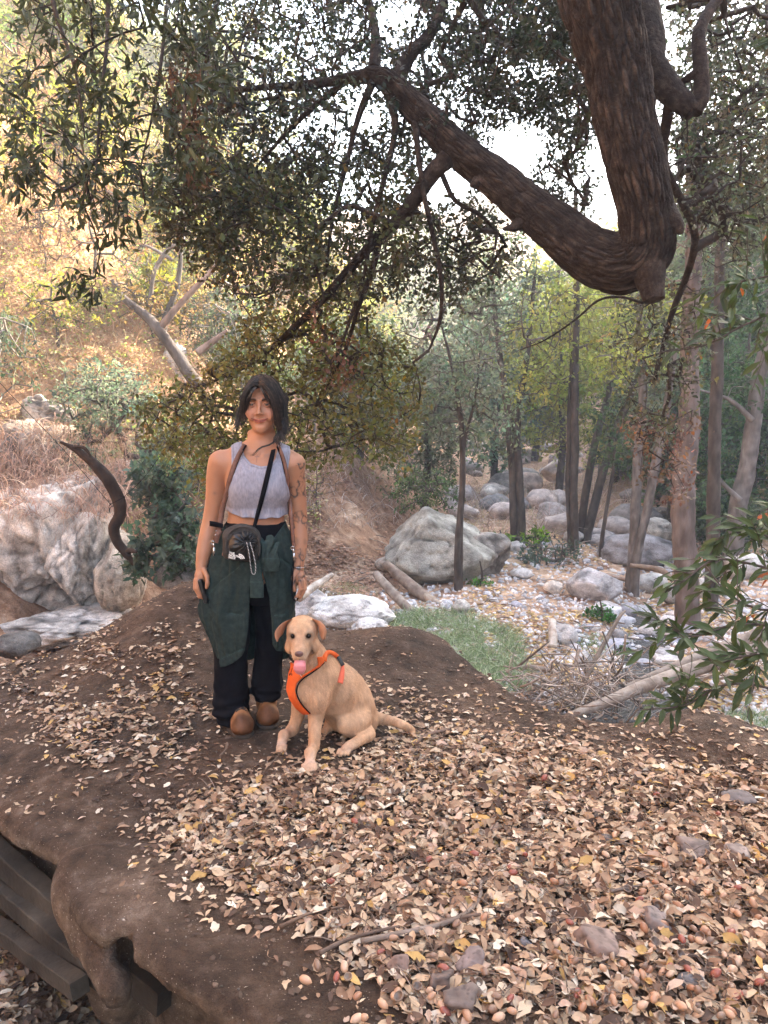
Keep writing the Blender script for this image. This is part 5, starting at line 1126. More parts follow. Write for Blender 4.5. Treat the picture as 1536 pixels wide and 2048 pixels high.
for _ in range(3000):                                    # right bank
    if n >= 60: break
    y = rv.uniform(13, 30); x = rv.uniform(5.5, 17); z = float(gz([x], [y])[0]); a, b = project(np.array([[x, y, z]])); a, b = a[0], b[0]
    if z < -1.2 or a > 1580 or a < 1130: continue
    k = int(rv.choice([3, 1, 3, 0])); s = rv.uniform(.7, 1.4) * (1 + y / 60)
    put(VS[k], (x, y, z - .1), s, rv.uniform(0, 6), 'shrub', f"{'tall' if s > 1.4 else 'low' if s < 1.05 else 'bushy'} {SN[k]} shrub on the right bank {near_mark(a, b - 20, RM)}", 'shrub', 'shrubs on the right bank'); n += 1
# a few named shrubs
def shrub(label, blobs, Y, col, leaf=.05, per=12, foot=None, lf=.2):
    px, py = foot; tree(label, [([(px, py), (px + 5, py - 20), (px, py - 50)], [3, 2.5, 1.5], Y)], 'bark_mid', blobs, per=per, leaf=leaf, col=col, name='shrub', kind='shrub', lengthf=lf, droop=.05)
shrub('grey green laurel bush between the tan boulder and the woman', [(340, 1060, 62, 90, 120), (320, 960, 60, 60, 70), (370, 1130, 40, 50, 50), (280, 1110, 26, 60, 30)], 8.6, (.085, .12, .085), leaf=.085, foot=(340, 1180))
shrub('silvery green brush on the left slope under the cliff rock', [(210, 800, 100, 80, 220), (320, 860, 90, 80, 180), (200, 900, 90, 60, 120), (270, 950, 60, 40, 60)], 10.4, (.17, .21, .15), leaf=.06, foot=(250, 930))
shrub('yellow green bush glowing in the sun by the dead stem', [(315, 560, 45, 60, 60), (350, 620, 30, 30, 30)], 14.2, (.22, .21, .045), leaf=.085, foot=(315, 640))
shrub('dusty green bush at the middle of the canyon floor', [(1110, 1110, 80, 42, 110), (1060, 1120, 40, 30, 40)], 14.6, (.09, .12, .085), leaf=.055, foot=(1110, 1160))
shrub('bright yellow green fern clump by the twin trunks', [(998, 1085, 32, 26, 50), (1070, 1075, 30, 20, 30)], 16.0, (.16, .26, .04), leaf=.08, foot=(1000, 1110))
shrub('green bush spilling over the slope above the slab boulder', [(850, 985, 80, 48, 130), (800, 960, 50, 40, 50)], 14.2, (.10, .14, .06), leaf=.06, foot=(850, 1030))
shrub('low green clump beside the creek boulders', [(1200, 1232, 30, 18, 50)], 10.8, (.07, .17, .05), leaf=.05, foot=(1200, 1250), lf=.1)
shrub('small green tuft at the foot of the slab boulder', [(960, 1165, 24, 10, 24)], 12.6, (.09, .2, .05), leaf=.045, foot=(960, 1172), lf=.1)
shrub('leafy green plant behind the right end of the driftwood', [(1225, 1305, 40, 16, 45)], 9.0, (.09, .18, .06), leaf=.045, foot=(1225, 1320), lf=.1)

# ---- dead stalks and dry brush on the left slope, a tangle nobody could count
def stalks(n, sampler, length, r_, cols_, droop=.5, rng=rv, upd=(0, 0, 1.), segs=6):
    P0 = sampler(n); m = len(P0); d = rand_dirs(m, rng) * .8 + np.array(upd); d /= np.linalg.norm(d, axis=1)[:, None]; L = rng.uniform(*length, m)[:, None]
    side = np.cross(d, rand_dirs(m, rng)); side /= np.linalg.norm(side, axis=1)[:, None]; t = np.linspace(0, 1, segs); bend = rand_dirs(m, rng) * .35
    Q_ = [P0 + d * L * f + bend * L * f * f + np.array([0, 0, -1.]) * L * droop * f ** 2.2 for f in t]; Q_ = np.stack(Q_, 1)
    w = (r_ * rng.uniform(.6, 1.5, m))[:, None, None] * (1 - .7 * t)[None, :, None]
    V = np.concatenate([Q_ - side[:, None] * w, Q_ + side[:, None] * w], 1); i = np.arange(segs - 1); F = np.stack([i, i + 1, segs + i + 1, segs + i], 1)
    F = (F[None] + (np.arange(m) * 2 * segs)[:, None, None]).reshape(-1, 4); c = np.array(cols_)[rng.integers(len(cols_), size=m)] * rng.uniform(.6, 1.4, (m, 1)); return V.reshape(-1, 3), F, np.repeat(c, 2 * segs, 0)
def left_slope(n):
    out = []
    px = rv.uniform(-40, 420, n); py = rv.uniform(250, 1120, n)
    ok = (noise3(np.stack([px / 60, py / 60, 0 * px], -1)) > -.2) & ~((py > 1010) & (px > 120))
    return on_ground_many(px[ok], py[ok], 7, 40, 300)
V, F, C = stalks(13000, left_slope, (.25, .95), .0045, [(.42, .27, .20), (.50, .36, .26), (.30, .2, .15), (.45, .38, .25)], .75)
tag(np_obj('dry_brush', V, F, M['grass'], col=C, smooth=False), 'pinkish tangle of dead stems over the left slope', 'brush', kind='stuff')
n_ = 54000; px = rv.uniform(-420, 640, n_); py = rv.uniform(40, 1060, n_); pts = on_ground_many(px, py, 6.5, 70, 300); pts = pts[(noise3(pts * .9) > -.3) & (pts[:, 2] > -.8)]; n_ = len(pts)
th = rv.uniform(0, 6.28, n_); up = rand_dirs(n_, rv) + [0.3, -.3, .5]; ld = np.stack([np.cos(th), np.sin(th), rv.normal(size=n_) * .5], 1); lt = sstep(1.5, 3.0, pts[:, 2])[:, None]
cc_ = np.array([(.55, .47, .24), (.60, .54, .36), (.38, .28, .18), (.34, .40, .12), (.26, .34, .10)])[rv.integers(5, size=n_)] * rv.uniform(.6, 1.4, (n_, 1))
V, F, C = place_leaves(QUAD, pts + up * rv.uniform(.01, .16, (n_, 1)), ld, up, rv.uniform(.03, .085, n_) * (pts[:, 1] / 13), cc_); tag(np_obj('dry_ground_cover', V, F, M['leafhill'], col=C, smooth=False), 'dry golden and rusty leaves and weeds over the left slope', 'ground cover', kind='stuff')
def over_rock(n):
    px = rv.uniform(-30, 262, n); py = rv.uniform(850, 1040, n); Y = 9.0 + (1040 - py) / 190 * 1.5 + rv.uniform(-.2, .5, n); return np.array([P(a, b, c) for a, b, c in zip(px, py, Y)])
V, F, C = stalks(2600, over_rock, (.25, .9), .004, [(.42, .27, .21), (.50, .37, .28), (.33, .22, .17)], 1.1)
tag(np_obj('hanging_brush', V, F, M['grass'], col=C, smooth=False), 'dry pinkish stems hanging over the pale outcrop', 'brush', kind='stuff')
def mid_slope(n):
    return on_ground_many(rv.uniform(600, 1000, n), rv.uniform(880, 1060, n), 8, 60)
V, F, C = stalks(1100, mid_slope, (.3, 1.1), .004, [(.42, .36, .32), (.5, .45, .42), (.25, .17, .13)], .9)
tag(np_obj('dead_twig_brush', V, F, M['grass'], col=C, smooth=False), 'grey dead twigs on the litter slope behind the woman', 'brush', kind='stuff')
def gorge(n): return on_ground_many(rv.uniform(930, 1300, n), rv.uniform(900, 1075, n), 12, 60)
V, F, C = stalks(2600, gorge, (.3, 1.3), .006, [(.45, .33, .28), (.55, .45, .40), (.30, .2, .16), (.35, .33, .2)], .5)
tag(np_obj('gorge_brush', V, F, M['grass'], col=C, smooth=False), 'dry pinkish brush between the boulders of the gorge', 'brush', kind='stuff')
# ---- grass patches
def patch(poly_, n, col, h, nm, lab, thr=-.3, r_=.004, dr=.5):
    def smp(k):
        poly2 = np.array(poly_, float); lo_, hi_ = poly2.min(0), poly2.max(0); a = rv.uniform(lo_[0], hi_[0], k * 2); b = rv.uniform(lo_[1], hi_[1], k * 2); ok = inside_poly(a, b, poly2) & (noise3(np.stack([a / 40, b / 22, 0 * a], -1)) > thr)
        return on_ground_many(a[ok][:k], b[ok][:k])
    V, F, C = stalks(n, smp, h, r_, col, dr, segs=4); tag(np_obj(nm, V, F, M['grass'], col=C, smooth=False), lab, 'grass', kind='stuff')
G1 = [(.22, .30, .14), (.30, .37, .22), (.42, .45, .33), (.15, .22, .09)]
patch([(790, 1235), (880, 1215), (970, 1240), (1045, 1280), (1055, 1385), (960, 1400), (880, 1340), (820, 1300), (780, 1270)], 11000, G1, (.05, .30), 'green_grass', 'fresh green weeds growing between ledge and creek bank')
patch([(640, 1245), (700, 1235), (800, 1245), (810, 1285), (700, 1262)], 1200, G1, (.05, .16), 'pale_grass', 'short pale grass among the white boulders')
patch([(600, 1180), (700, 1165), (760, 1190), (740, 1215), (640, 1205)], 700, [(.3, .3, .15), (.2, .24, .1)], (.05, .15), 'dry_grass', 'thin dry grass behind the white boulders', r_=.003)
patch([(1150, 1250), (1260, 1270), (1230, 1345), (1160, 1300)], 1500, G1, (.04, .12), 'creek_grass', 'low green plants along the creek edge', thr=-.1)
patch([(1440, 1430), (1560, 1430), (1560, 1500), (1470, 1470)], 900, G1, (.05, .2), 'edge_grass', 'green weeds beyond the right end of the ledge')
# ================================================================== LEAF LITTER, ACORNS, STICKS ON THE LEDGE
rl = np.random.default_rng(91)
def litter_shape(k):
    """oak leaf with a curled blade: V,F unit length"""
    r = np.random.default_rng(500 + k); n = 7; t = np.linspace(0, 1, n); w = .235 * np.sin(np.pi * t ** .9) ** .8 * r.uniform(.7, 1.3); w[0] = .015; w[-1] = .01
    curl = r.uniform(-.5, .7); roll = r.uniform(-.1, .55); wob = r.normal(size=(n, 2)) * .03
    V = []
    for i in range(n):
        z0 = curl * (t[i] - .5) ** 2 - curl * .25
        for s in (-1, 0, 1): V.append((t[i] - .5, s * (w[i] + wob[i, 0] * (0 < i < n - 1)), z0 + abs(s) * roll * w[i] * 1.1 + (wob[i, 1] if s else 0)))
    F = []
    for i in range(n - 1):
        a = i * 3; F += [(a, a + 3, a + 4, a + 1), (a + 1, a + 4, a + 5, a + 2)]
    return np.array(V), np.array(F)
LS = [litter_shape(k) for k in range(10)]
PAL = np.array([(.50, .345, .22), (.60, .45, .31), (.40, .25, .155), (.72, .60, .46), (.28, .165, .10), (.15, .085, .055), (.54, .33, .12), (.08, .048, .034), (.54, .37, .27)])
PW = np.array([.19, .12, .17, .055, .16, .13, .035, .10, .10]); PW /= PW.sum()
dense = [(545, 1528), (330, 1580), (318, 1700), (420, 1790), (560, 1850), (690, 1950), (800, 2080), (1700, 2080), (1700, 1535), (1536, 1518), (1400, 1512), (1280, 1500), (1150, 1475), (1000, 1450), (860, 1420), (790, 1440), (700, 1500)]
medium = [(-40, 1360), (120, 1285), (240, 1245), (400, 1265), (440, 1400), (440, 1490), (330, 1560), (150, 1570), (40, 1440)]
medium2 = [(730, 1360), (860, 1385), (1000, 1440), (820, 1440), (740, 1430)]
def density(x, y, z):
    a, b = project(np.stack([x, y, z], -1))
    wob = 22 * noise3(np.stack([a / 60, b / 40, 0 * a], -1)); sc = lambda pl: poly_sd(a, b, np.array(pl, float)) + wob
    d = np.maximum(sstep(10, -60, sc(dense)), .22 * sstep(110, -10, sc(dense))); m = .62 * sstep(40, -60, sc(medium)) * sstep(-.45, .25, noise3(np.stack([a / 75, b / 30, 0 * a + 4], -1))); m2 = .5 * sstep(20, -20, sc(medium2))
    base = .045 * (noise3(np.stack([x * 2, y * 2, 0 * x], -1)) > -.1) * (1 - sstep(1700, 1800, b) * (a < 700))
    base = base * np.where((a < 640) & (b > 1640), .10, 1)
    return np.maximum(np.maximum(d, m), np.maximum(m2, base))
N = 170000; x = rl.uniform(-3.6, 2.6, N); y = rl.uniform(1.25, 6.0, N); 
wgt = np.where(y < 3.6, 1.0, .55)
sd = ledge_sd(x, y); z = ledge_z(x, y); dn = density(x, y, z)
keep = (sd < -.03) & (rl.random(N) < dn * .95 * wgt) & ~((x > -.68) & (x < -.47) & (y > 3.14) & (y < 3.5))
x, y, z, dn = x[keep], y[keep], z[keep], dn[keep]; n = len(x)
lift = rl.random(n) * .035 * np.clip(dn - .3, 0, 1)
pos = np.stack([x, y, z + .004 + lift], 1); th = rl.uniform(0, 2 * np.pi, n); tiltv = .10 + .36 * np.clip(dn, 0, 1)
up = np.stack([rl.normal(size=n) * tiltv, rl.normal(size=n) * tiltv, np.ones(n)], 1); ld = np.stack([np.cos(th), np.sin(th), rl.normal(size=n) * tiltv * .6], 1)
sz = (rl.normal(.041, .012, n) * np.where(dn < .55, .82, 1)).clip(.014, .075); c = PAL[rl.choice(len(PAL), n, p=PW)] * rl.uniform(.72, 1.14, (n, 1)); kk = rl.integers(len(LS), size=n)
low = lift < .008; c[low & (dn > .7)] *= .8  # lowest leaves of the pile tinted darker to stand for shade
print('litter leaves', n)
a, b = project(pos); near = np.argsort(-(sz / pos[:, 1]) * ((a > 5) & (a < 1530) & (b > 0) & (b < 2040) & (lift > .012)))[:290]; m = np.ones(n, bool); m[near] = False
parts = []
for k in range(len(LS)):
    q = m & (kk == k)
    if q.any(): v, f, cc = place_leaves(LS[k], pos[q], ld[q], up[q], sz[q], c[q]); parts.append((v, f, cc))
V, F, C = merge(parts); tag(np_obj('leaf_litter', V, F, M['litter'], col=C), 'deep litter of dry curled oak leaves covering the ledge', 'leaf litter', kind='stuff')
lm = {}
for i in near:
    ci = int(rl.choice(len(PAL), p=PW)); key = (int(kk[i]), ci)
    if key not in lm: v, f = LS[kk[i]]; lm[key] = np_mesh('fallen_leaf', v, f, M['litter'], np.repeat(PAL[ci][None] * .92, len(v), 0))
    o = bpy.data.objects.new('fallen_leaf', lm[key]); COL.objects.link(o); o.parent = ledge
    d, s_, n_ = basis(ld[i], up[i]); Mx = Matrix([[d[r], s_[r], n_[r], 0] for r in range(3)] + [[0, 0, 0, 1]]); o.matrix_local = Matrix.Translation(Vector(pos[i])) @ Mx @ Matrix.Scale(float(sz[i]), 4)
n3 = 9000; x = rl.uniform(-3.2, 2.4, n3); y = rl.uniform(1.3, 5.0, n3); z = ledge_z(x, y); dd = density(x, y, z); ok = (ledge_sd(x, y) < -.03) & (rl.random(n3) < .12 + dd); x, y, z = x[ok], y[ok], z[ok]; n3 = len(x); th = rl.uniform(0, 6.28, n3)
V, F, C = place_leaves(QUAD, np.stack([x, y, z + .004 + rl.random(n3) * .03 * dd[ok]], 1), np.stack([np.cos(th), np.sin(th), 0 * th], 1), np.stack([rl.normal(size=n3) * .3, rl.normal(size=n3) * .3, np.ones(n3)], 1), rl.uniform(.008, .022, n3), PAL[rl.choice(len(PAL), n3, p=PW)] * rl.uniform(.6, 1.1, (n3, 1)))
tag(np_obj('crushed_leaf_bits', V, F, M['litter'], col=C, smooth=False), 'crushed leaf bits scattered over the dirt of the ledge', 'leaf bits', kind='stuff')
# dark litter on the low ground at the left front and yellowed leaves over the valley floor
N = 9000; x = rl.uniform(-2.6, -.2, N); y = rl.uniform(1.5, 3.2, N); z = terrain(x, y); ok = ledge_sd(x, y) > -.3; x, y, z = x[ok], y[ok], z[ok]; n = len(x)
th = rl.uniform(0, 6.28, n); pos = np.stack([x, y, z + .006 + rl.random(n) * .03], 1); up = np.stack([rl.normal(size=n) * .4, rl.normal(size=n) * .4, np.ones(n)], 1); ld = np.stack([np.cos(th), np.sin(th), rl.normal(size=n) * .2], 1)
parts = []; kk = rl.integers(len(LS), size=n); szz = rl.uniform(.03, .055, n); cc_ = PAL[rl.choice(len(PAL), n, p=PW)] * rl.uniform(.35, .75, (n, 1))
for k in range(len(LS)): q = kk == k; parts.append(place_leaves(LS[k], pos[q], ld[q], up[q], szz[q], cc_[q]))
V, F, C = merge(parts); tag(np_obj('lower_leaf_litter', V, F, M['litter'], col=C), 'dark leaves heaped below the left front of the ledge', 'leaf litter', kind='stuff')
n = 30000; px = rl.uniform(560, 1536, n); py = rl.uniform(960, 1420, n); pts = on_ground_many(px, py); dens = noise3(pts * .8) > np.where(project(pts)[0] > 860, .12, -.15); pts = pts[dens]; n = len(pts)
th = rl.uniform(0, 6.28, n); up = np.stack([rl.normal(size=n) * .35, rl.normal(size=n) * .35, np.ones(n)], 1); ld = np.stack([np.cos(th), np.sin(th), rl.normal(size=n) * .2], 1)
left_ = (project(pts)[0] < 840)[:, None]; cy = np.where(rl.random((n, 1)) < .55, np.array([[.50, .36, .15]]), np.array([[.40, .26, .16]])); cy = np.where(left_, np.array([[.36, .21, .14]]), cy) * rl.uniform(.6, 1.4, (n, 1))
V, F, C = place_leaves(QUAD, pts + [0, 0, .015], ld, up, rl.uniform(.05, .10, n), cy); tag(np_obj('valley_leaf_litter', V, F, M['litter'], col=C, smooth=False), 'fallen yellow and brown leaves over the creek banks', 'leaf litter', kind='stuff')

# acorns and caps
def acorn_mesh(c):
    n = 9; t = np.linspace(0, 1, n); r = .5 * np.sqrt(np.clip(1 - (2 * t - 1) ** 2, 0, 1)) * .62 * (1 - .12 * t); r[0] = .01; r[-1] = .02; r[-2] *= .8; pts = np.stack([t - .5, 0 * t, 0 * t], 1)
    V, F, _ = tube(pts, np.maximum(r, .01), 12); return np_mesh('acorn', V, F, M['acorn'], np.repeat(np.array(c)[None], len(V), 0))
def cap_mesh(c):
    V = []; F = []; prof = [(.0, -.30), (.28, -.24), (.44, -.05), (.46, .12), (.38, .12), (.34, -.02), (.18, -.14), (.0, -.16)]; m = 14
    for r_, z_ in prof:
        for j in range(m): V.append((r_ * math.cos(j * 2 * math.pi / m) * (1 + .03 * (j % 2)), r_ * math.sin(j * 2 * math.pi / m) * (1 + .03 * (j % 2)), z_))
    for i in range(len(prof) - 1):
        for j in range(m): F.append((i * m + j, i * m + (j + 1) % m, (i + 1) * m + (j + 1) % m, (i + 1) * m + j))
    col = np.repeat(np.array([(.5 if i > 3 else 1.0) for i in range(len(prof))]), m)[:, None] * np.array(c)[None]; return np_mesh('acorn_cap', np.array(V), np.array(F), M['acorn'], col)
AM = [acorn_mesh(c) for c in [(.44, .24, .14), (.52, .30, .18), (.36, .17, .09), (.30, .09, .06), (.24, .14, .09), (.55, .36, .24)]]; CM = [cap_mesh(c) for c in [(.30, .20, .14), (.22, .14, .10), (.36, .25, .17)]]
AC = ['chestnut brown', 'light brown', 'dark brown', 'dark red', 'grey brown', 'pale tan']
AMK = [(1196, 1915, 'by the wedge stone'), (1322, 1862, 'beside the angular grey brown stone'), (1385, 1985, 'near the flat dark grey stone'), (928, 2030, 'by the large bottom stone'), (885, 1985, 'around the brown stone above the bottom one'), (796, 1950, 'by the reddish stone at the litter border'), (940, 1950, 'near the pale pinkish stone'), (1395, 1715, 'by the long brown stone'), (1478, 1612, 'near the grey stone on the right rim'), (1217, 1692, 'near the dark square stone'), (1480, 1720, 'by the light brown stone at the right edge'), (1055, 1900, 'by the small grey stone'), (960, 1800, 'at the tip of the curved stick'), (760, 1890, 'along the curved grey stick'), (1500, 2000, 'in the bottom right corner'), (1480, 1880, 'at the right frame edge below the angular stone'), (1150, 2030, 'at the bottom edge in the middle'), (1270, 2030, 'at the bottom edge right of the middle'), (860, 1700, 'in the middle of the litter above the sticks'), (1060, 1760, 'in the middle of the litter left of the square stone'), (1330, 1790, 'above the angular stone'), (1000, 1640, 'in the upper litter behind the middle')]
for i in range(165):
    for _ in range(30):
        px = rl.uniform(560, 1536); py = rl.uniform(1560, 2060)
        pr_ = ((px - 500) / 1000) * ((py - 1500) / 500)
        if rl.random() < pr_ * 1.3: break
    q = on_ledge(px, py); s = rl.uniform(.026, .038); ac = int(rl.integers(6)); o = link('acorn', AM[ac]); o.location = q + [0, 0, .018 + rl.uniform(0, .018)]; o.scale = (s, s, s); o.rotation_euler = (0, rl.normal() * .4, rl.uniform(0, 6.28))
    tag(o, AC[ac] + ' acorn ' + near_mark(px, py, AMK), 'acorn', 'acorns in the leaf litter')
for i in range(60):
    for _ in range(30):
        px = rl.uniform(600, 1536); py = rl.uniform(1600, 2060)
        if rl.random() < ((px - 500) / 1000) * ((py - 1500) / 500) * 1.3: break
    q = on_ledge(px, py); s = rl.uniform(.022, .030); ac = int(rl.integers(3)); o = link('acorn_cup', CM[ac]); o.location = q + [0, 0, .026 + rl.uniform(0, .015)]; o.scale = (s, s, s); o.rotation_euler = (rl.normal() * .7, rl.normal() * .7, 0)
    tag(o, ['mid brown', 'dark', 'pale brown'][ac] + ' acorn cup ' + near_mark(px, py, AMK), 'acorn cup', 'acorn cups in the leaf litter')
# stones sticking out of the litter
for px, py, w, h, lab, ti in [(1196, 1915, 84, 64, 'pinkish brown wedge stone in the lower middle of the leaf litter', (1.0, .72, .58)), (1322, 1862, 66, 50, 'angular grey brown stone right of the wedge stone', (.85, .68, .6)), (1385, 1985, 56, 34, 'flat dark grey stone near the bottom right', (.55, .5, .48)),
      (928, 2030, 80, 70, 'large brown stone at the bottom beside the sticks', (.75, .58, .48)), (885, 1985, 52, 50, 'brown stone just above the large bottom one', (.8, .6, .5)), (796, 1950, 44, 52, 'reddish stone at the left border of the litter', (.85, .58, .46)),
      (940, 1950, 60, 56, 'pale pinkish stone under the curved stick', (1.1, .85, .74)), (1395, 1715, 70, 34, 'long brown stone at the right in the litter', (.85, .66, .56)), (1478, 1612, 60, 30, 'grey stone near the right rim of the litter', (.7, .6, .56)),
      (1217, 1692, 40, 22, 'dark square stone in the middle of the litter', (.45, .38, .35)), (1480, 1720, 50, 26, 'light brown stone at the right edge of the litter', (1., .8, .68)), (1055, 1900, 30, 30, 'small grey stone left of the wedge stone', (.6, .55, .55)), (862, 1555, 30, 16, 'small dark stone behind the dog tail', (.5, .42, .38))]:
    q = on_ledge(px, py); m = mpp(q[1] * 1.06 + .15); W, F, c = rock_mesh(4, px, 16, .05, .52, box=True); lo_, hi_ = W.min(0), W.max(0); W = (W - (lo_ + hi_) / 2) / ((hi_ - lo_) / 2)
    V = W * [w * m / 2, w * m * .42, h * m * .5] + q + [0, w * m * .2, h * m * .26]; tag(np_obj('stone', V, F, M['stone'], col=np.clip(c[:, None] * np.array(ti) * .72, .1, 2)), lab, 'stone')
# sticks on the litter
for pp, r0, lab, cc in [([(722, 1902), (800, 1886), (880, 1868), (930, 1846), (958, 1815), (962, 1780)], 6.5, 'long curved grey stick in the lower middle of the litter', (.75, .66, .6)), ([(640, 1926), (690, 1900), (760, 1880), (800, 1872)], 5, 'straight dark stick left of the curved grey one', (.45, .35, .3)),
      ([(880, 1862), (940, 1850), (980, 1845)], 5, 'short brown stick under the curved grey one', (.55, .42, .35)), ([(560, 1872), (620, 1845), (690, 1830)], 4, 'brown stick at the lower left rim of the litter', (.5, .36, .28)), ([(828, 1500), (860, 1480), (900, 1470)], 4.5, 'stick right of the dog tail', (.6, .45, .38)),
      ([(860, 1775), (900, 1785), (960, 1790)], 3.5, 'thin dark twig above the curved stick', (.4, .3, .25)), ([(1220, 1800), (1262, 1792), (1300, 1782)], 3.5, 'thin grey twig above the angular stone', (.55, .48, .45)), ([(1410, 1740), (1440, 1770), (1462, 1790)], 4, 'short brown twig at the right side of the litter', (.5, .4, .33)),
      ([(455, 1500), (452, 1512), (440, 1525)], 3, 'tiny twig beside the left boot', (.5, .38, .3)), ([(1500, 1590), (1536, 1600), (1600, 1606)], 4, 'pale twig at the right frame edge', (.8, .7, .62))]:
    pts = [on_ledge(a_, b_) + [0, 0, .030] for a_, b_ in pp]; rr_ = [r0 * mpp(p[1] + .1) * f for p, f in zip(pts, np.linspace(1, .55, len(pts)))]
    V, F, C = tube(pts, rr_, 9, .12, (120, 30), n=40); tag(np_obj('stick', V, F, M['deadwood'], col=C * np.array(cc)), lab, 'stick')
parts = []
for _ in range(520):
    px = rl.uniform(330, 1560); py = rl.uniform(1450, 2050); q = on_ledge(px, py) 
    if density(q[0:1], q[1:2], q[2:3])[0] < .5: continue
    th = rl.uniform(0, 3.14); L = rl.uniform(.03, .13); d = np.array([math.cos(th), math.sin(th), rl.normal() * .15]) * L; r_ = rl.uniform(.0008, .0022)
    v, f, c = tube([q + [0, 0, .025], q + d * .5 + [0, 0, .034], q + d + [0, 0, .025]], [r_, r_, r_ * .6], 4, n=4); parts.append((v, f, c * rl.uniform(.3, .9) * np.array([.9, .75, .65])))
V, F, C = merge(parts); tag(np_obj('twig_litter', V, F, M['deadwood'], col=C), 'thin twigs mixed into the dry leaves', 'twigs', kind='stuff')
# dirt crumbs on the bare parts of the ledge
n = 6000; x = rl.uniform(-2.6, 2.4, n); y = rl.uniform(1.3, 5.2, n); ok = ledge_sd(x, y) < -.02; x, y = x[ok], y[ok]; n = len(x); z = ledge_z(x, y); W0, F0 = ICO[1]; s = rl.uniform(.0015, .0050, n) * rl.random(n) ** .5
W = W0[None] * s[:, None, None] * rl.uniform(.6, 1.3, (n, 1, 3)) + np.stack([x, y, z + .002], 1)[:, None]; F = (F0[None] + (np.arange(n) * len(W0))[:, None, None]).reshape(-1, 3); c = np.where(rl.random((n, 1)) < .3, 1.3, .45) * np.array([[1, .8, .62]]) * rl.uniform(.6, 1.3, (n, 1))
n2 = 2600; x = rl.uniform(-2.6, 2.4, n2); y = rl.uniform(1.3, 5.2, n2); ok = ledge_sd(x, y) < -.02; x, y = x[ok], y[ok]; n2 = len(x); z = ledge_z(x, y); s = rl.uniform(.004, .013, n2)
W2 = W0[None] * s[:, None, None] * np.array([1, 1, .6]) * rl.uniform(.6, 1.4, (n2, len(W0), 1)) + np.stack([x, y, z], 1)[:, None]; F = np.concatenate([F, (F0[None] + (np.arange(n2) * len(W0))[:, None, None]).reshape(-1, 3) + W.reshape(-1, 3).shape[0]]); c = np.concatenate([c, rl.uniform(.25, .5, (n2, 1)) * np.array([[1, .66, .45]])]); W = np.concatenate([W, W2])
tag(np_obj('dirt_crumbs', W.reshape(-1, 3), F, M['stone'], col=np.repeat(c, len(W0), 0), smooth=False), 'fine grit and crumbs of dirt over the ledge', 'grit', kind='stuff')
# ================================================================== THE WOMAN
M['skin'] = material('skin', [(1, 1, 1)], bump=0.06, bscale=260, attr=True, rough=0.48, spec=0.4, sss=0.12, bdist=0.002)
M['hair'] = material('dark_hair', [(.012, .008, .007), (.032, .022, .017), (.075, .05, .038)], scale=60, bump=0, rough=0.5, spec=0.3, attr=True)
M['tank'] = material('grey_jersey', [(.21, .205, .25), (.27, .265, .315), (.33, .325, .375)], scale=120, bump=0.25, bscale=300, bdist=0.002, rough=0.9, attr=True, stretch=(1, 1, .3))
M['black'] = material('black_cloth', [(.003, .003, .0045), (.005, .005, .008)], scale=50, bump=0.3, bscale=240, bdist=0.002, rough=0.9, spec=0.12)
M['green'] = material('dark_green_fleece', [(.015, .024, .022), (.021, .033, .031), (.028, .043, .040)], scale=50, bump=0.35, bscale=320, bdist=0.002, rough=0.95, attr=True, spec=0.15)
M['bagdark'] = material('bag_canvas', [(.03, .026, .023), (.052, .045, .040)], scale=90, bump=0.4, bscale=260, bdist=0.002, rough=0.8)
M['nylon'] = material('black_nylon', [(.006, .006, .007), (.012, .012, .013)], scale=30, bump=0.5, bscale=60, bdist=0.004, rough=0.35, spec=0.5)
M['leather'] = material('brown_leather', [(.10, .045, .03), (.15, .07, .048), (.19, .095, .066)], scale=40, bump=0.2, bscale=160, bdist=0.002, rough=0.55)
M['boot'] = material('tan_boot_leather', [(.17, .075, .03), (.26, .12, .05), (.32, .16, .075)], scale=25, bump=0.25, bscale=160, bdist=0.003, rough=0.6, attr=True)
M['sole'] = material('dark_rubber', [(.02, .015, .012), (.05, .035, .025)], scale=30, bump=0.4, bscale=100, rough=0.8, bdist=.003)
M['metal'] = material('brushed_metal', [(.5, .5, .5)], bump=0, rough=0.25, metallic=1.0)
M['white'] = material('off_white', [(.75, .74, .70)], bump=0, rough=0.6)
M['eyewhite'] = material('eye_white', [(.12, .10, .09)], bump=0, rough=0.5)
M['iris'] = material('dark_iris', [(.010, .006, .004)], bump=0, rough=0.30, spec=0.3)
YP = 3.42
def Q(px, py, dy=0.0): return P(px, py, YP + dy)
def sec(py, xl, xr, dy=0.0, ry=0.1):
    a = Q(xl, py); b = Q(xr, py); return (a[2], (a[0] + b[0]) / 2, YP + dy, (b[0] - a[0]) / 2, ry)
def ray_hit(f, px, py, Y0, Y1, lift=0.0, n=300):
    Ys = np.linspace(Y0, Y1, n); pts = np.array([P(px, py, Y) for Y in Ys]); d = f.at(pts)
    k = np.argmax(d < lift)
    return pts[k] if d[k] < lift else pts[-1]
woman = empty('person', Q(505, 1485), 'smiling woman in a grey crop tank with a dark green sweatshirt tied around her hips', 'person')

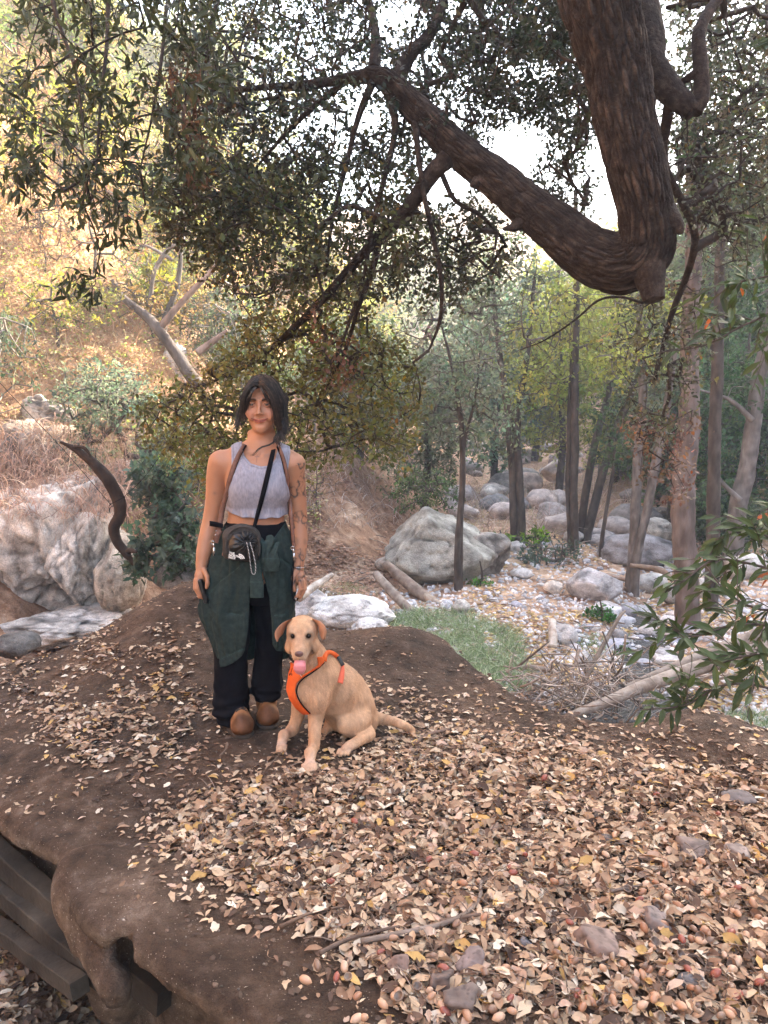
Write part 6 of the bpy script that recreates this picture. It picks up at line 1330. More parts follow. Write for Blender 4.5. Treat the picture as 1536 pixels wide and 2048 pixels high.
def torso(F, infl=0.0):
    F.loft([sec(905, 478, 562, .0, .055), sec(918, 458, 576, .0, .085), sec(935, 453, 580, -.005, .100), sec(965, 453, 577, -.005, .108), sec(1000, 456, 573, 0, .098),
            sec(1030, 457, 569, .0, .090), sec(1050, 453, 569, .0, .092), sec(1075, 445, 575, .0, .105), sec(1110, 438, 580, .005, .118), sec(1160, 440, 576, .01, .115)], k=.0)
    for s, px in ((-1, 488), (1, 542)):
        F.ell(Q(px, 976, -.056), (.060, .050, .062), k=.06)
    F.cap(Q(482, 908, .0), Q(522, 893, .0), .045, .050, k=.03); F.cap(Q(562, 911, .0), Q(522, 893, .0), .042, .050, k=.03)
    F.cap(Q(446, 925, .0), Q(482, 912, .0), .050, .042, k=.03); F.cap(Q(588, 929, .0), Q(562, 913, .0), .048, .040, k=.03)
    # collar bones
    F.cap(Q(515, 909, -.060), Q(470, 903, -.035), .008, .008, k=.018); F.cap(Q(530, 910, -.060), Q(573, 906, -.035), .008, .008, k=.018)
hb = .0040
lo = Q(380, 1215); hi = Q(625, 752)
B = Field((lo[0], YP - .22, lo[2]), (hi[0], YP + .16, hi[2] + .01), hb)
torso(B)
# neck and head (the head is worked on a finer grid and joined at the neck)
HC = Q(523.5, 809, -.035)
def Hd(x, y, z): return HC + np.array([x, y, z])
def neck_head(F, fine=True):
    F.cap(Q(524, 905, .018), Q(525, 858, .016), .055, .045, k=.026)
    F.cap(Q(510, 902, -.022), Q(500, 866, .018), .010, .010, k=.025); F.cap(Q(536, 903, -.022), Q(547, 866, .018), .010, .010, k=.025)
    F.ell(Hd(0, .045, .032), (.073, .092, .082), k=.02)
    F.ell(Hd(0, .004, -.018), (.0645, .072, .090), k=.03)
    F.ell(Hd(0, .004, -.068), (.045, .056, .046), k=.035)
    F.ell(Hd(0, -.048, -.103), (.020, .018, .020), k=.035)
    if not fine: return
    for s in (-1, 1):
        F.ell(Hd(s * .042, -.047, -.037), (.022, .019, .018), k=.022)
        F.cap(Hd(s * .014, -.0705, .021), Hd(s * .044, -.058, .020), .006, .005, k=.016)
        F.ell(Hd(s * .033, -.080, -.001), (.017, .0125, .0085), k=.014, mode='sub')
        F.ell(Hd(s * .033, -.0610, -.001), (.0150, .0115, .0110), k=.003)
        F.ell(Hd(s * .033, -.0740, -.0014), (.0130, .008, .0042), k=.0015, mode='sub')             # eye opening
        F.ell(Hd(s * .075, .012, -.012), (.008, .018, .031), k=.008)                                # ear
        F.ell(Hd(s * .0130, -.0800, -.0405), (.0066, .0080, .0056), k=.005)
        F.cap(Hd(s * .019, -.077, -.043), Hd(s * .038, -.062, -.060), .0022, .0022, k=.010, mode='sub')   # smile fold
        F.ell(Hd(s * .040, -.057, -.056), (.010, .008, .010), k=.014)
    F.cap(Hd(0, -.0675, .012), Hd(0, -.086, -.030), .0066, .0076, k=.012)
    F.ell(Hd(0, -.0895, -.0365), (.0088, .0088, .0076), k=.007)
    for s in (-1, 1): F.ell(Hd(s * .0052, -.0890, -.0445), (.0028, .005, .0024), k=.002, mode='sub')
    F.cap(Hd(-.028, -.0600, -.0605), Hd(0, -.0730, -.0650), .0030, .0036, k=.006); F.cap(Hd(.028, -.0600, -.0605), Hd(0, -.0730, -.0650), .0030, .0036, k=.006)
    F.cap(Hd(-.019, -.0625, -.0705), Hd(0, -.0700, -.0735), .0030, .0046, k=.006); F.cap(Hd(.019, -.0625, -.0705), Hd(0, -.0700, -.0735), .0030, .0046, k=.006)
    F.cap(Hd(-.034, -.0590, -.0590), Hd(0, -.0790, -.0700), .0011, .0011, k=.002, mode='sub'); F.cap(Hd(.034, -.0590, -.0590), Hd(0, -.0790, -.0700), .0011, .0011, k=.002, mode='sub')
    F.ell(Hd(0, -.068, -.086), (.020, .007, .005), k=.010, mode='sub')
ZN = Q(520, 872)[2]
neck_head(B, False)
# arms
AL = [Q(441, 926, .0), Q(434, 962, .01), Q(430, 1005, .02), Q(423, 1040, .02), Q(414, 1080, -.005), Q(407, 1110, -.03), Q(403, 1132, -.045)]
AR = [Q(585, 930, .0), Q(592, 965, .01), Q(596, 1005, .02), Q(598, 1040, .02), Q(599, 1080, -.005), Q(598, 1110, -.025), Q(597, 1134, -.038)]
B.limb(AL, [.053, .045, .040, .037, .036, .030, .025], n=20, k=.012); B.limb(AR, [.049, .040, .036, .034, .033, .0275, .023], n=20, k=.012)
# hands: person's right hand (left in the photo) closed round a dark wallet; left hand hanging, loosely closed on a leash
def finger(F, pts, r): F.chain(pts, r, k=.0035)
HL = Q(403, 1132, -.045)
F_ = B
F_.cap(HL, Q(402, 1150, -.055), .025, .030, k=.012, flat=((1, .35, 0), .72)); F_.cap(Q(397, 1152, -.06), Q(404, 1160, -.062), .022, .02, k=.014, flat=((1, .3, 0), .75))
for i, (a, b, c, d) in enumerate([((395, 1160, -.085), (395, 1176, -.095), (402, 1190, -.09), (408, 1192, -.08)),
                                  ((392, 1160, -.068), (391, 1177, -.075), (399, 1193, -.075), (406, 1196, -.068)),
                                  ((391, 1160, -.050), (390, 1176, -.054), (398, 1190, -.056), (405, 1192, -.05)),
                                  ((392, 1158, -.033), (391, 1171, -.036), (398, 1183, -.038), (404, 1184, -.033))]):
    finger(F_, [Q(*a), Q(*b), Q(*c), Q(*d)], [.0098, .0090, .0083, .0075])
finger(F_, [Q(408, 1140, -.075), Q(414, 1153, -.095), Q(415, 1166, -.100), Q(413, 1175, -.098)], [.012, .0105, .0095, .008])
HR = Q(597, 1134, -.038)
F_.cap(HR, Q(599, 1152, -.045), .0235, .028, k=.012, flat=((1, -.35, 0), .72)); F_.cap(Q(603, 1154, -.05), Q(597, 1162, -.052), .021, .019, k=.014, flat=((1, -.3, 0), .75))
for i, (a, b, c, d) in enumerate([((600, 1162, -.085), (601, 1178, -.094), (596, 1192, -.090), (591, 1195, -.080)),
                                  ((606, 1162, -.070), (607, 1179, -.076), (601, 1194, -.076), (594, 1197, -.066)),
                                  ((608, 1161, -.052), (610, 1177, -.056), (603, 1191, -.056), (596, 1193, -.048)),
                                  ((608, 1158, -.034), (610, 1171, -.037), (604, 1183, -.038), (598, 1184, -.032))]):
    finger(F_, [Q(*a), Q(*b), Q(*c), Q(*d)], [.0095, .0088, .0080, .0072])
finger(F_, [Q(592, 1143, -.062), Q(587, 1156, -.080), Q(587, 1170, -.088), Q(589, 1181, -.088)], [.012, .0105, .009, .0078])
B.clip(lambda x, y, z: z - ZN + 0 * x + 0 * y)
BV, BF = B.mesh(); BF = drop_caps(BV, BF, ZN, .004)
HF = Field(Hd(-.11, -.13, -.20), Hd(.11, .16, .14), .0019)
HF.loft([sec(905, 478, 562, .0, .055), sec(918, 458, 576, .0, .085), sec(935, 453, 580, -.005, .100)], k=0)
HF.cap(Q(482, 908, .0), Q(522, 893, .0), .045, .050, k=.03); HF.cap(Q(562, 911, .0), Q(522, 893, .0), .042, .050, k=.03)
neck_head(HF); HF.clip(lambda x, y, z: ZN - .012 - z + 0 * x + 0 * y)
hv_, hf_ = HF.mesh(); hf_ = drop_caps(hv_, hf_, ZN - .012, .0025); BF = np.concatenate([BF, hf_ + len(BV)]); BV = np.concatenate([BV, hv_])
# lips, brows, tattoos; shade painted into eye sockets, nostrils, folds and mouth line
sk = np.array([.39, .185, .105]); n_ = fbm(BV * 14, 3)
C = sk[None] * (1 + .10 * n_)[:, None]
h = BV - HC; front = h[:, 1] < -.03
def blob(c, r, p=2): return np.exp(-((((h - np.array(c)) / np.array(r)) ** 2).sum(1)) ** (p / 2))
def mixc(mask, col):
    global C
    C = C * (1 - mask[:, None]) + np.array(col)[None] * mask[:, None]
for s in (-1, 1):
    mixc(.30 * blob((s * .042, -.06, -.036), (.026, .05, .022)), (.60, .22, .15))
    t = np.clip((s * h[:, 0] - .013) / .036, 0, 1); bz = .0185 + .007 * np.sin(t * 2.4) - .006 * t
    mixc(np.where((s * h[:, 0] > .012) & (s * h[:, 0] < .051) & front, 1, 0) * np.exp(-((h[:, 2] - bz) / .0050) ** 4) * .97, (.012, .007, .005))
    mixc(.95 * np.exp(-((h[:, 2] - .0034) / .0026) ** 2) * ((s * h[:, 0] > .019) & (s * h[:, 0] < .047) & front), (.03, .015, .01))
    mixc(.40 * blob((s * .033, -.07, -.002), (.02, .03, .010)), (.30, .14, .09))
    fold = np.exp(-((np.abs(h[:, 0]) - (.021 + .42 * (-.043 - h[:, 2]))) / .0026) ** 2) * sstep(-.075, -.066, h[:, 2]) * sstep(-.038, -.046, h[:, 2]) * (h[:, 1] < -.04); mixc(.28 * fold, (.20, .08, .05))
    mixc(.7 * blob((s * .0055, -.088, -.0448), (.0034, .010, .0022), 4), (.10, .03, .02))
lipz = -.0700 + .0105 * np.clip(np.abs(h[:, 0]) / .032, 0, 1) ** 2
lm = np.exp(-((h[:, 2] - lipz + .001) / (.0078 * np.sqrt(np.clip(1 - (h[:, 0] / .033) ** 2, 0.02, 1)))) ** 4) * (np.abs(h[:, 0]) < .033) * (h[:, 1] < -.05)
mixc(.85 * lm, (.44, .12, .10))
mixc(.9 * np.exp(-((h[:, 2] - lipz + .0005) / .0026) ** 2) * (np.abs(h[:, 0]) < .037) * (h[:, 1] < -.05), (.12, .03, .025))
mixc(sstep(.0, .04, h[:, 2] - .045) * sstep(-.03, .02, h[:, 1]) * .9, (.02, .013, .01))
armm = (BV[:, 0] > Q(577, 1000)[0] + .0) & (BV[:, 2] < Q(500, 925)[2]) & (BV[:, 2] > Q(500, 1165)[2])
tp = BV * np.array([26, 26, 22]); l1 = np.exp(-(noise3(tp) / .085) ** 2); l2 = np.exp(-(noise3(tp * 1.7 + 7) / .09) ** 2)
patch = sstep(-.15, .05, noise3(BV * 14 + 3)); shade = sstep(.15, .4, noise3(BV * 17 + 30))
tat = np.clip(l1 * patch + l2 * patch * .6 + shade * .35, 0, 1) * armm * .85
mixc(np.clip(tat * 1.25, 0, .95), (.045, .038, .036))
hp = Q(432, 985); mixc(.5 * np.exp(-(((BV - hp)[:, [0, 2]] / .008) ** 2).sum(1)) * (BV[:, 1] < YP), (.12, .09, .08))
cr = Q(519, 914); dx = np.abs(BV[:, 0] - cr[0]); dz = BV[:, 2] - cr[2]
mixc(.6 * (((dx < .0022) & (np.abs(dz) < .018)) | ((dx < .009) & (np.abs(dz - .006) < .0022))) * (BV[:, 1] < YP), (.16, .09, .07))
body = np_obj('body', BV, BF, M['skin'], woman, col=C)
def uvball(c, r, nu=16, nv=10, sc=(1, 1, 1), mat=None, name='eye', parent=None, col=None):
    V = []; 
    for i in range(nv + 1):
        a = math.pi * i / nv
        for j in range(nu):
            b = 2 * math.pi * j / nu; V.append((c[0] + r * sc[0] * math.sin(a) * math.cos(b), c[1] + r * sc[1] * math.sin(a) * math.sin(b), c[2] + r * sc[2] * math.cos(a)))
    F = [(i * nu + j, (i + 1) * nu + j, (i + 1) * nu + (j + 1) % nu, i * nu + (j + 1) % nu) for i in range(nv) for j in range(nu)]
    if name is None: return np.array(V), np.array(F)
    return np_obj(name, np.array(V), np.array(F), mat, parent, col)
for s in (-1, 1):
    e = uvball(Hd(s * .033, -.0600, -.001), .0106, mat=M['eyewhite'], parent=woman)
    uvball(Hd(s * .033, -.0662, -.0012), .0086, sc=(1, .52, 1), mat=M['iris'], name='iris', parent=e)
    uvball(Hd(s * .079, .0, -.042), .0035, mat=M['metal'], name='earring', parent=woman)

# ---- hair: a close cap plus falling locks
hf = Field(Hd(-.13, -.12, -.14), Hd(.13, .17, .15), .0032)
hf.ell(Hd(0, .048, .036), (.083, .100, .090), k=.01); hf.ell(Hd(0, .085, -.02), (.07, .065, .085), k=.03)
hf.ell(Hd(-.062, .03, -.008), (.024, .045, .055), k=.02); hf.ell(Hd(.064, .035, -.02), (.028, .05, .08), k=.02)
hf.ell(Hd(0, -.090, -.025), (.056, .085, .098), k=.02, mode='sub')
hf.disp(lambda p: .0025 * noise3(p * [30, 60, 16]))
hv, hq = hf.mesh(); hairp = [(hv, hq)]
rg = np.random.default_rng(5)
def lock(pts, n, wid, spread, r0=.0011, taper=.3):
    pts = np.array([Hd(*p) for p in pts]); out = []
    for _ in range(n):
        o = rg.normal(size=3) * spread * np.array([1, .8, .3]); q = catmull(pts, 12).copy()
        f = np.linspace(0, 1, 12)[:, None]; q += o * (0.35 + .65 * f) + rg.normal(size=(1, 3)) * .004 * f ** 2 + np.stack([np.sin(f[:, 0] * 5 + rg.uniform(0, 6)) * .0025 * f[:, 0]] * 3, 1) * [1, .5, 0]
        for _i in range(5):
            dd = hf.at(q); ins = dd < .0015
            out_ = q - Hd(0, .03, .0); out_ /= np.linalg.norm(out_, axis=1)[:, None]; q = q + out_ * (np.where(ins, .0015 - dd, 0) * 1.1)[:, None]
        q = q + rg.normal(size=(1, 3)) * .0012
        cut = int(rg.integers(8, 13)); q = q[:cut]
        T = np.gradient(q, axis=0); S = np.cross(T, [0, 1, 0]); S /= np.maximum(np.linalg.norm(S, axis=1)[:, None], 1e-6)
        w = (r0 * (1 + .5 * rg.uniform()) * np.linspace(1, taper, cut))[:, None]
        V = np.concatenate([q - S * w, q + S * w]); F = np.array([(i, i + 1, cut + i + 1, cut + i) for i in range(cut - 1)])
        out.append((V, F, np.full((len(V), 3), rg.choice([.3, .55, .8, 1.2, 1.9]))))
    return out
# curtain fringe, parted in the middle (x picture right, y back, z up)
for k in range(18):
    t = k / 17; y = -.078 + .19 * t
    top = (0, y, .074 + .052 * math.sin(min(t * 1.9, 1) * 1.57) - .03 * max(t - .7, 0) / .3)
    w = .010 * t
    hairp += lock([top, (-.026 - w, y - .016 * (1 - t), .080 + .012 * t), (-.062 - .012 * t, y - .014 * (1 - t), .030), (-.073 - .013 * t, y - .002, -.025), (-.080 - .015 * t, y + .012, -.062 - .02 * t)], 44, 0, .0065)
    hairp += lock([top, (.026 + w, y - .016 * (1 - t), .080 + .012 * t), (.057 + .012 * t, y - .014 * (1 - t), .030), (.068 + .014 * t, y + .002, -.025), (.074 + .014 * t, y + .02, -.080), (.083 + .012 * t, y * .4 + .02, -.130)], 64, 0, .0065)
hairp += lock([(-.075, .0, .03), (-.095, .0, -.02), (-.105, .0, -.07), (-.120, .0, -.105)], 26, 0, .006)
hairp += lock([(.095, .03, .0), (.094, .02, -.06), (.080, -.01, -.12), (.100, -.02, -.165)], 190, 0, .010)
hairp += lock([(.088, .03, -.05), (.080, .0, -.11), (.066, -.03, -.150), (.075, -.05, -.175)], 120, 0, .008)
hairp += lock([(.066, -.03, -.150), (.040, -.055, -.172), (.0, -.072, -.185), (-.03, -.075, -.215), (-.052, -.070, -.218)], 14, 0, .0022, .0009)
hairp += lock([(-.004, -.070, .082), (-.022, -.094, .060), (-.040, -.088, .025), (-.056, -.066, -.012), (-.066, -.045, -.050)], 46, 0, .0045, .0010)
hairp += lock([(.004, -.070, .082), (.020, -.094, .060), (.038, -.088, .028), (.053, -.068, -.005), (.064, -.045, -.050)], 46, 0, .0045, .0010)
hairp += lock([(-.09, .0, -.03), (-.104, -.005, -.07), (-.112, -.01, -.10), (-.118, -.01, -.125)], 30, 0, .008, .0008)
hairp += lock([(-.08, .0, .04), (-.100, .0, -.01), (-.112, .0, -.05), (-.104, -.01, -.10)], 26, 0, .012, .0008)
hairp += lock([(.075, .0, .05), (.098, .0, .0), (.100, .0, -.06), (.112, -.01, -.13)], 36, 0, .012, .0008)
V, F, C_ = merge(hairp); np_obj('hair', V, F, M['hair'], woman, col=C_)

# ---- tank top
T = Field(B.lo, Q(600, 870) + [0, .17, 0], .0034); torso(T)
T.D -= .0065
class _TT: pass
TT = _TT(); TT.at = (lambda D_, T_: (lambda p: Field.at(type('F', (), dict(lo=T_.lo, h=T_.h, n=T_.n, D=D_))(), p)))(T.D.copy(), T)
T.disp(lambda p: .0030 * noise3(p * [30, 18, 13]) + .0025 * noise3(p * [60, 40, 22]) * sstep(Q(500, 985)[2], Q(500, 1030)[2], p[:, 2]), .03)
zhem = Q(500, 1030)[2]; fl_ = lambda z: np.clip((Q(500, 1012)[2] - z) / .04, 0, 1.2)
sl, x, y, z = T.full(); T.D = T.D - (.010 * fl_(z) * (1 + .45 * np.sin((x + 0 * y) * 120))).astype(np.float32)
T.clip(lambda x, y, z: (zhem + .012 * ((x - Q(510, 1030)[0]) / .12) ** 2 * 1 + .0025 * np.sin(x * 75 + y * 40) - .012 * (x - Q(510, 1030)[0]) / .12) - z)
def inpoly(f, polypx, ymax=99, ymin=-99, soft=1.0):
    """signed distance of a picture-space outline carried onto the body, for the whole grid"""
    sl, x, y, z = f.full(); X, Y, Z = np.broadcast_arrays(x, y, z)
    near = np.abs(f.D) < .03; d = np.full(f.D.shape, 1.0, np.float32)
    pts = np.stack([X[near], Y[near], Z[near]], -1); a, b = project(pts)
    d[near] = poly_sd(a, b, np.array(polypx, float)) * .0022
    d = np.where((Y < ymax) & (Y > ymin), d, d if ymax > 90 else -1)
    return d
shape = [(445, 1060), (447, 1000), (456, 968), (463, 940), (463, 915), (462, 894), (463, 870), (483, 870), (484, 893), (489, 912), (502, 927), (522, 933), (540, 931), (551, 918), (556, 895), (557, 870), (578, 870), (581, 905), (575, 945), (577, 975), (582, 1000), (590, 1060)]
T.D = np.maximum(T.D, inpoly(T, shape)).astype(np.float32)
TV, TF = T.mesh(); a, b = project(TV)
hem = np.abs(poly_sd(a, b, np.array(shape, float)) + 4.2)
tc = 1 - .30 * np.exp(-(hem / 1.0) ** 2) * (TV[:, 1] < YP)
np_obj('tank_top', TV, TF, M['tank'], woman, col=np.repeat(tc[:, None], 3, 1))

# ---- trousers
fx = lambda p: p
G = Field(np.array([Q(410, 1400)[0], YP - .16, .0]), np.array([Q(600, 1040)[0], YP + .22, Q(500, 1040)[2]]), .0050)
G.loft([sec(1043, 452, 570, .0, .100), sec(1075, 444, 576, .0, .112), sec(1110, 438, 581, .005, .122), sec(1160, 438, 578, .01, .118), sec(1200, 440, 574, .01, .10)], k=0)
G.loft([sec(1110, 440, 510, .0, .11), sec(1180, 438, 505, -.005, .10), sec(1250, 437, 499, -.01, .088), sec(1300, 433, 497, -.012, .080), sec(1350, 430, 495, -.012, .080), sec(1400, 429, 498, -.015, .090), sec(1420, 432, 499, -.015, .094), sec(1438, 442, 494, -.01, .085)], k=.02, p=2.3)
G.loft([sec(1110, 508, 580, .03, .11), sec(1180, 505, 573, .04, .10), sec(1250, 505, 564, .05, .088), sec(1300, 504, 561, .055, .080), sec(1350, 502, 563, .055, .080), sec(1385, 502, 562, .05, .088), sec(1396, 505, 558, .05, .086), sec(1406, 510, 552, .05, .078)], k=.02, p=2.3)
G.disp(lambda p: .012 * noise3(p * [11, 11, 7]) + .006 * noise3(p * [22, 22, 16] + 4) + .006 * np.sin(p[:, 2] * 110 + 6 * noise3(p * 5)) * sstep(.32, .12, p[:, 2]))
sl, x, y, z = G.full(); GT = G
GV, GF = G.mesh(); np_obj('trousers', GV, GF, M['black'], woman)

# ---- sweatshirt tied round the hips
S = Field(np.array([Q(388, 1400)[0], YP - .20, Q(500, 1355)[2]]), np.array([Q(605, 1040)[0], YP + .22, Q(500, 1045)[2]]), .0050)
osec = [sec(1046, 449, 572, 0, .104), sec(1075, 436, 582, 0, .125), sec(1110, 422, 588, .0, .142), sec(1160, 411, 590, .0, .148), sec(1215, 399, 590, .0, .145), sec(1250, 408, 589, .0, .14), sec(1300, 424, 588, .0, .13), sec(1345, 432, 586, .0, .125)]
S.loft(osec, k=0)
sl, x, y, z = S.full(); X, Y, Z = np.broadcast_arrays(x, y, z)
ang = np.arctan2(X - Q(500, 1100)[0], -(Y - YP))
near = np.abs(S.D) < .06; pp = np.stack([X[near], Y[near], Z[near]], -1)
drape = .010 * noise3(np.stack([ang[near] * 3.2, pp[:, 2] * 2.0, 0 * ang[near]], -1)) * 1.4 + .011 * noise3(np.stack([ang[near] * 8, pp[:, 2] * 4, 0 * ang[near] + 4], -1)) + .003 * noise3(pp * 40)
a, b = project(pp)
def seg(x0, y0, x1, y1):
    t = np.clip(((a - x0) * (x1 - x0) + (b - y0) * (y1 - y0)) / ((x1 - x0) ** 2 + (y1 - y0) ** 2), 0, 1)
    return np.hypot(a - x0 - t * (x1 - x0), b - y0 - t * (y1 - y0))
frontm = pp[:, 1] < YP
seams = np.minimum.reduce([seg(489, 1126, 440, 1163), seg(440, 1163, 419, 1187), seg(458, 1226, 486, 1230), seg(549, 1231, 570, 1228), seg(570, 1228, 575, 1215), seg(561, 1117, 584, 1133), seg(432, 1322, 485, 1298), seg(414, 1190, 432, 1255)])
drape += np.where(frontm, .0045 * np.exp(-(seams / 2.0) ** 2) - .012 * np.exp(-(((a - 463) / 20) ** 2 + ((b - 1270) / 36) ** 2)) - .010 * np.exp(-(((a - 560) / 14) ** 2 + ((b - 1262) / 26) ** 2)), 0)
drape += np.where(frontm, -.010 * np.exp(-(seg(496, 1120, 487, 1290) / 5) ** 2) + .010 * np.exp(-(seg(478, 1150, 462, 1220) / 6) ** 2) - .006 * np.exp(-(seg(450, 1170, 430, 1260) / 6) ** 2), 0)
S.D[near] += drape.astype(np.float32)
inner = S.D + .013; S.D = np.maximum(S.D, -inner)
Lp = [(462, 1066), (500, 1082), (503, 1110), (500, 1180), (497, 1250), (490, 1300), (484, 1312), (468, 1325), (452, 1333), (440, 1335), (432, 1310), (420, 1270), (400, 1240), (392, 1215), (405, 1195), (415, 1150), (420, 1080), (440, 1050)]
Rp = [(497, 1088), (545, 1080), (572, 1042), (590, 1070), (596, 1150), (596, 1290), (572, 1304), (553, 1302), (545, 1290), (543, 1240), (537, 1190), (524, 1140), (508, 1105)]
dfr = np.full(S.D.shape, 1.0, np.float32)
dfr[near] = np.minimum(poly_sd(a, b, np.array(Lp, float)), poly_sd(a, b, np.array(Rp, float))) * .0022
bk = np.full(S.D.shape, 1.0, np.float32); bk[near] = np.maximum(b - 1312 + 8 * np.sin(ang[near] * 5), -1e3) * .0022
yc = YP + .0
S.D = np.maximum(S.D, np.where(Y < yc - .0, dfr, bk)).astype(np.float32)
SV, SF = S.mesh(); SV += 0
a, b = project(SV); sm = np.minimum.reduce([seg(489, 1126, 440, 1163), seg(440, 1163, 419, 1187), seg(458, 1226, 486, 1230), seg(549, 1231, 570, 1228), seg(561, 1117, 584, 1133), seg(432, 1322, 485, 1298)])
fr = SV[:, 1] < YP
sc_ = np.where(fr, 1 + .9 * np.exp(-((sm) / .8) ** 2), 1); swcol = np.repeat(sc_[:, None], 3, 1) * (1 + .12 * fbm(SV * 9, 2))[:, None]
sweat = np_obj('sweatshirt', SV, SF, M['green'], woman, col=swcol)
# knotted sleeves with ribbed cuffs
K = Field(Q(490, 1215, -.24), Q(570, 1060, -.02), .0030)
K.chain([Q(522, 1086, -.13), Q(537, 1092, -.155), Q(542, 1118, -.165), Q(543, 1144, -.160)], [.022, .034, .036, .033], k=.01, flat=((0, 1, 0), .45))
K.chain([Q(515, 1100, -.125), Q(512, 1140, -.140), Q(513, 1168, -.150), Q(513, 1196, -.150)], [.018, .024, .029, .031], k=.006, flat=((0, 1, 0), .42))
K.disp(lambda p: .005 * np.sin(p[:, 0] * 170 + 8 * noise3(p * 9)) * sstep(Q(500, 1116)[2] - .01, Q(500, 1090)[2], p[:, 2]) + .0015 * np.sin(p[:, 0] * 900) * (p[:, 2] < Q(500, 1117)[2]))
kz1, kz2 = Q(500, 1143, -.16)[2], Q(500, 1195, -.15)[2]; xk = Q(526.5, 1150, -.15)[0]
K.clip(lambda x, y, z: np.where(x > xk, kz1 - z + .002, kz2 - z) + 0 * y)
kv, kf = K.mesh(); a, b = project(kv)
kc = 1.35 + .5 * np.exp(-(np.abs(b - np.where(kv[:, 0] > xk, 1117, 1164)) / 1.0) ** 2) + .3 * (kv[:, 2] < np.where(kv[:, 0] > xk, kz1, kz2) + .004)
np_obj('sleeve_cuff', kv, kf, M['green'], sweat, col=np.repeat(kc[:, None], 3, 1))

# ---- ribbons laid on the body
def ribbon(pts, width, thick=.002, n=40, side=None, nrm=None):
    q = catmull(np.array(pts), n); T_ = np.gradient(q, axis=0); T_ /= np.linalg.norm(T_, axis=1)[:, None]
    nm = np.array([0, -1, 0.]) if nrm is None else np.array(nrm, float)
    Nn = np.repeat(nm[None], n, 0) if nm.ndim == 1 else catmull(nm, n)
    Sd = np.cross(T_, Nn); Sd /= np.linalg.norm(Sd, axis=1)[:, None]; Nn = np.cross(Sd, T_)
    w = (np.interp(np.linspace(0, 1, n), np.linspace(0, 1, len(width)), width) if hasattr(width, '__len__') else np.full(n, width))[:, None] / 2
    V = np.concatenate([q - Sd * w + Nn * thick, q + Sd * w + Nn * thick, q + Sd * w - Nn * thick, q - Sd * w - Nn * thick]); F = []
    for c in range(4):
        d = (c + 1) % 4; F += [(c * n + i, c * n + i + 1, d * n + i + 1, d * n + i) for i in range(n - 1)]
    F += [(0, n, 2 * n, 3 * n), (n - 1, 4 * n - 1, 3 * n - 1, 2 * n - 1)]
    return V, np.array(F)
def drape_on(f, pts, lift, Y0=YP - .25, Y1=YP + .08):
    return [ray_hit(f, a, b, Y0, Y1, lift) for a, b in pts]
def smooth_pts(p, it=2):
    p = np.array(p, float)
    for _ in range(it): p[1:-1] = .25 * p[:-2] + .5 * p[1:-1] + .25 * p[2:]
    return p
w1 = smooth_pts(drape_on(TT, [(549, 888), (546, 905), (540, 930), (534, 955), (528, 980), (522, 1005), (515, 1030), (509, 1050)], .010), 1)
w1[0] = Q(550, 884, .03); w1[-1] = Q(509, 1052, -.125)
V, F = ribbon(w1, [.017, .020, .021, .021, .020, .018, .015], .0012); np_obj('crossbody_strap', V, F, M['black'], woman)
w2 = smooth_pts(drape_on(TT, [(493, 882), (485, 895), (475, 912), (466, 932), (460, 955), (453, 985), (447, 1010), (443, 1035), (439, 1060)], .014))
w2[0] = Q(496, 878, .04); w2[-1] = Q(437, 1062, -.10); w2[-2] = Q(441, 1038, -.085); w2[-3] = Q(446, 1010, -.085)
V, F = ribbon(w2, [.014, .018, .020, .022, .022], .0016); hs = np_obj('harness_strap', V, F, M['leather'], woman)
w3 = smooth_pts(drape_on(TT, [(553, 884), (560, 897), (568, 915), (574, 940), (577, 965), (579, 1000), (582, 1030), (585, 1060), (586, 1085)], .014))
w3[0] = Q(551, 880, .04); w3[-1] = Q(587, 1088, -.11); w3[-2] = Q(585, 1060, -.10); w3[-3] = Q(582, 1030, -.09)
V, F = ribbon(w3, [.014, .015, .015, .016, .014], .0016); hs2 = np_obj('harness_strap', V, F, M['leather'], woman)
for st, o in ((w2, hs), (w3, hs2)):                      # black lining that shows along the inner edge
    q = st + np.array([(.009 if o is hs else -.008), .002, 0]); V, F = ribbon(q, .007, .001); np_obj('strap_lining', V, F, M['black'], o)
V, F = ribbon([Q(440, 1060, -.105), Q(434, 1072, -.115), Q(431, 1086, -.12)], [.024, .026, .022], .002, n=12); tab = np_obj('leather_tab', V, F, M['leather'], woman)
for px, py in ((432, 1062), (431, 1070)):
    uvball(Q(px, py, -.123), .0032, 10, 6, name='rivet', mat=M['metal'], parent=tab)
def ring(c, r, t, nrm=(0, 1, 0), n=24):
    a_, b_ = (np.array([1, 0, 0.]), np.array([0, 0, 1.])) if abs(nrm[1]) > .5 else (np.array([0, 1, 0.]), np.array([0, 0, 1.]))
    p = np.array([np.array(c) + r * (math.cos(u) * a_ + math.sin(u) * b_) for u in np.linspace(0, 2 * math.pi, n)])
    return tube(p, np.full(n, t), 6, cap=False)[:2]
def clasp(px, py, parent):
    parts = [ring(Q(px - 3, py, -.125), .007, .0018), tube([Q(px - 1, py + 2, -.125), Q(px, py + 10, -.125)], [.003, .003], 8)[:2], tube([Q(px, py + 10, -.125), Q(px, py + 26, -.125)], [.0052, .0052], 8)[:2]]
    V, F, _ = merge(parts); np_obj('clasp', V, F, M['metal'], parent)
clasp(428, 1085, tab); 
V, F = ribbon([Q(587, 1085, -.11), Q(588, 1100, -.115)], .012, .002, n=6); tab2 = np_obj('leather_tab', V, F, M['leather'], woman)
clasp(588, 1096, tab2)
V, F = ribbon([Q(420, 1047, -.09), Q(432, 1049, -.11), Q(446, 1052, -.115)], [.022, .022, .018], .003, n=10); np_obj('strap_end', V, F, M['black'], woman)
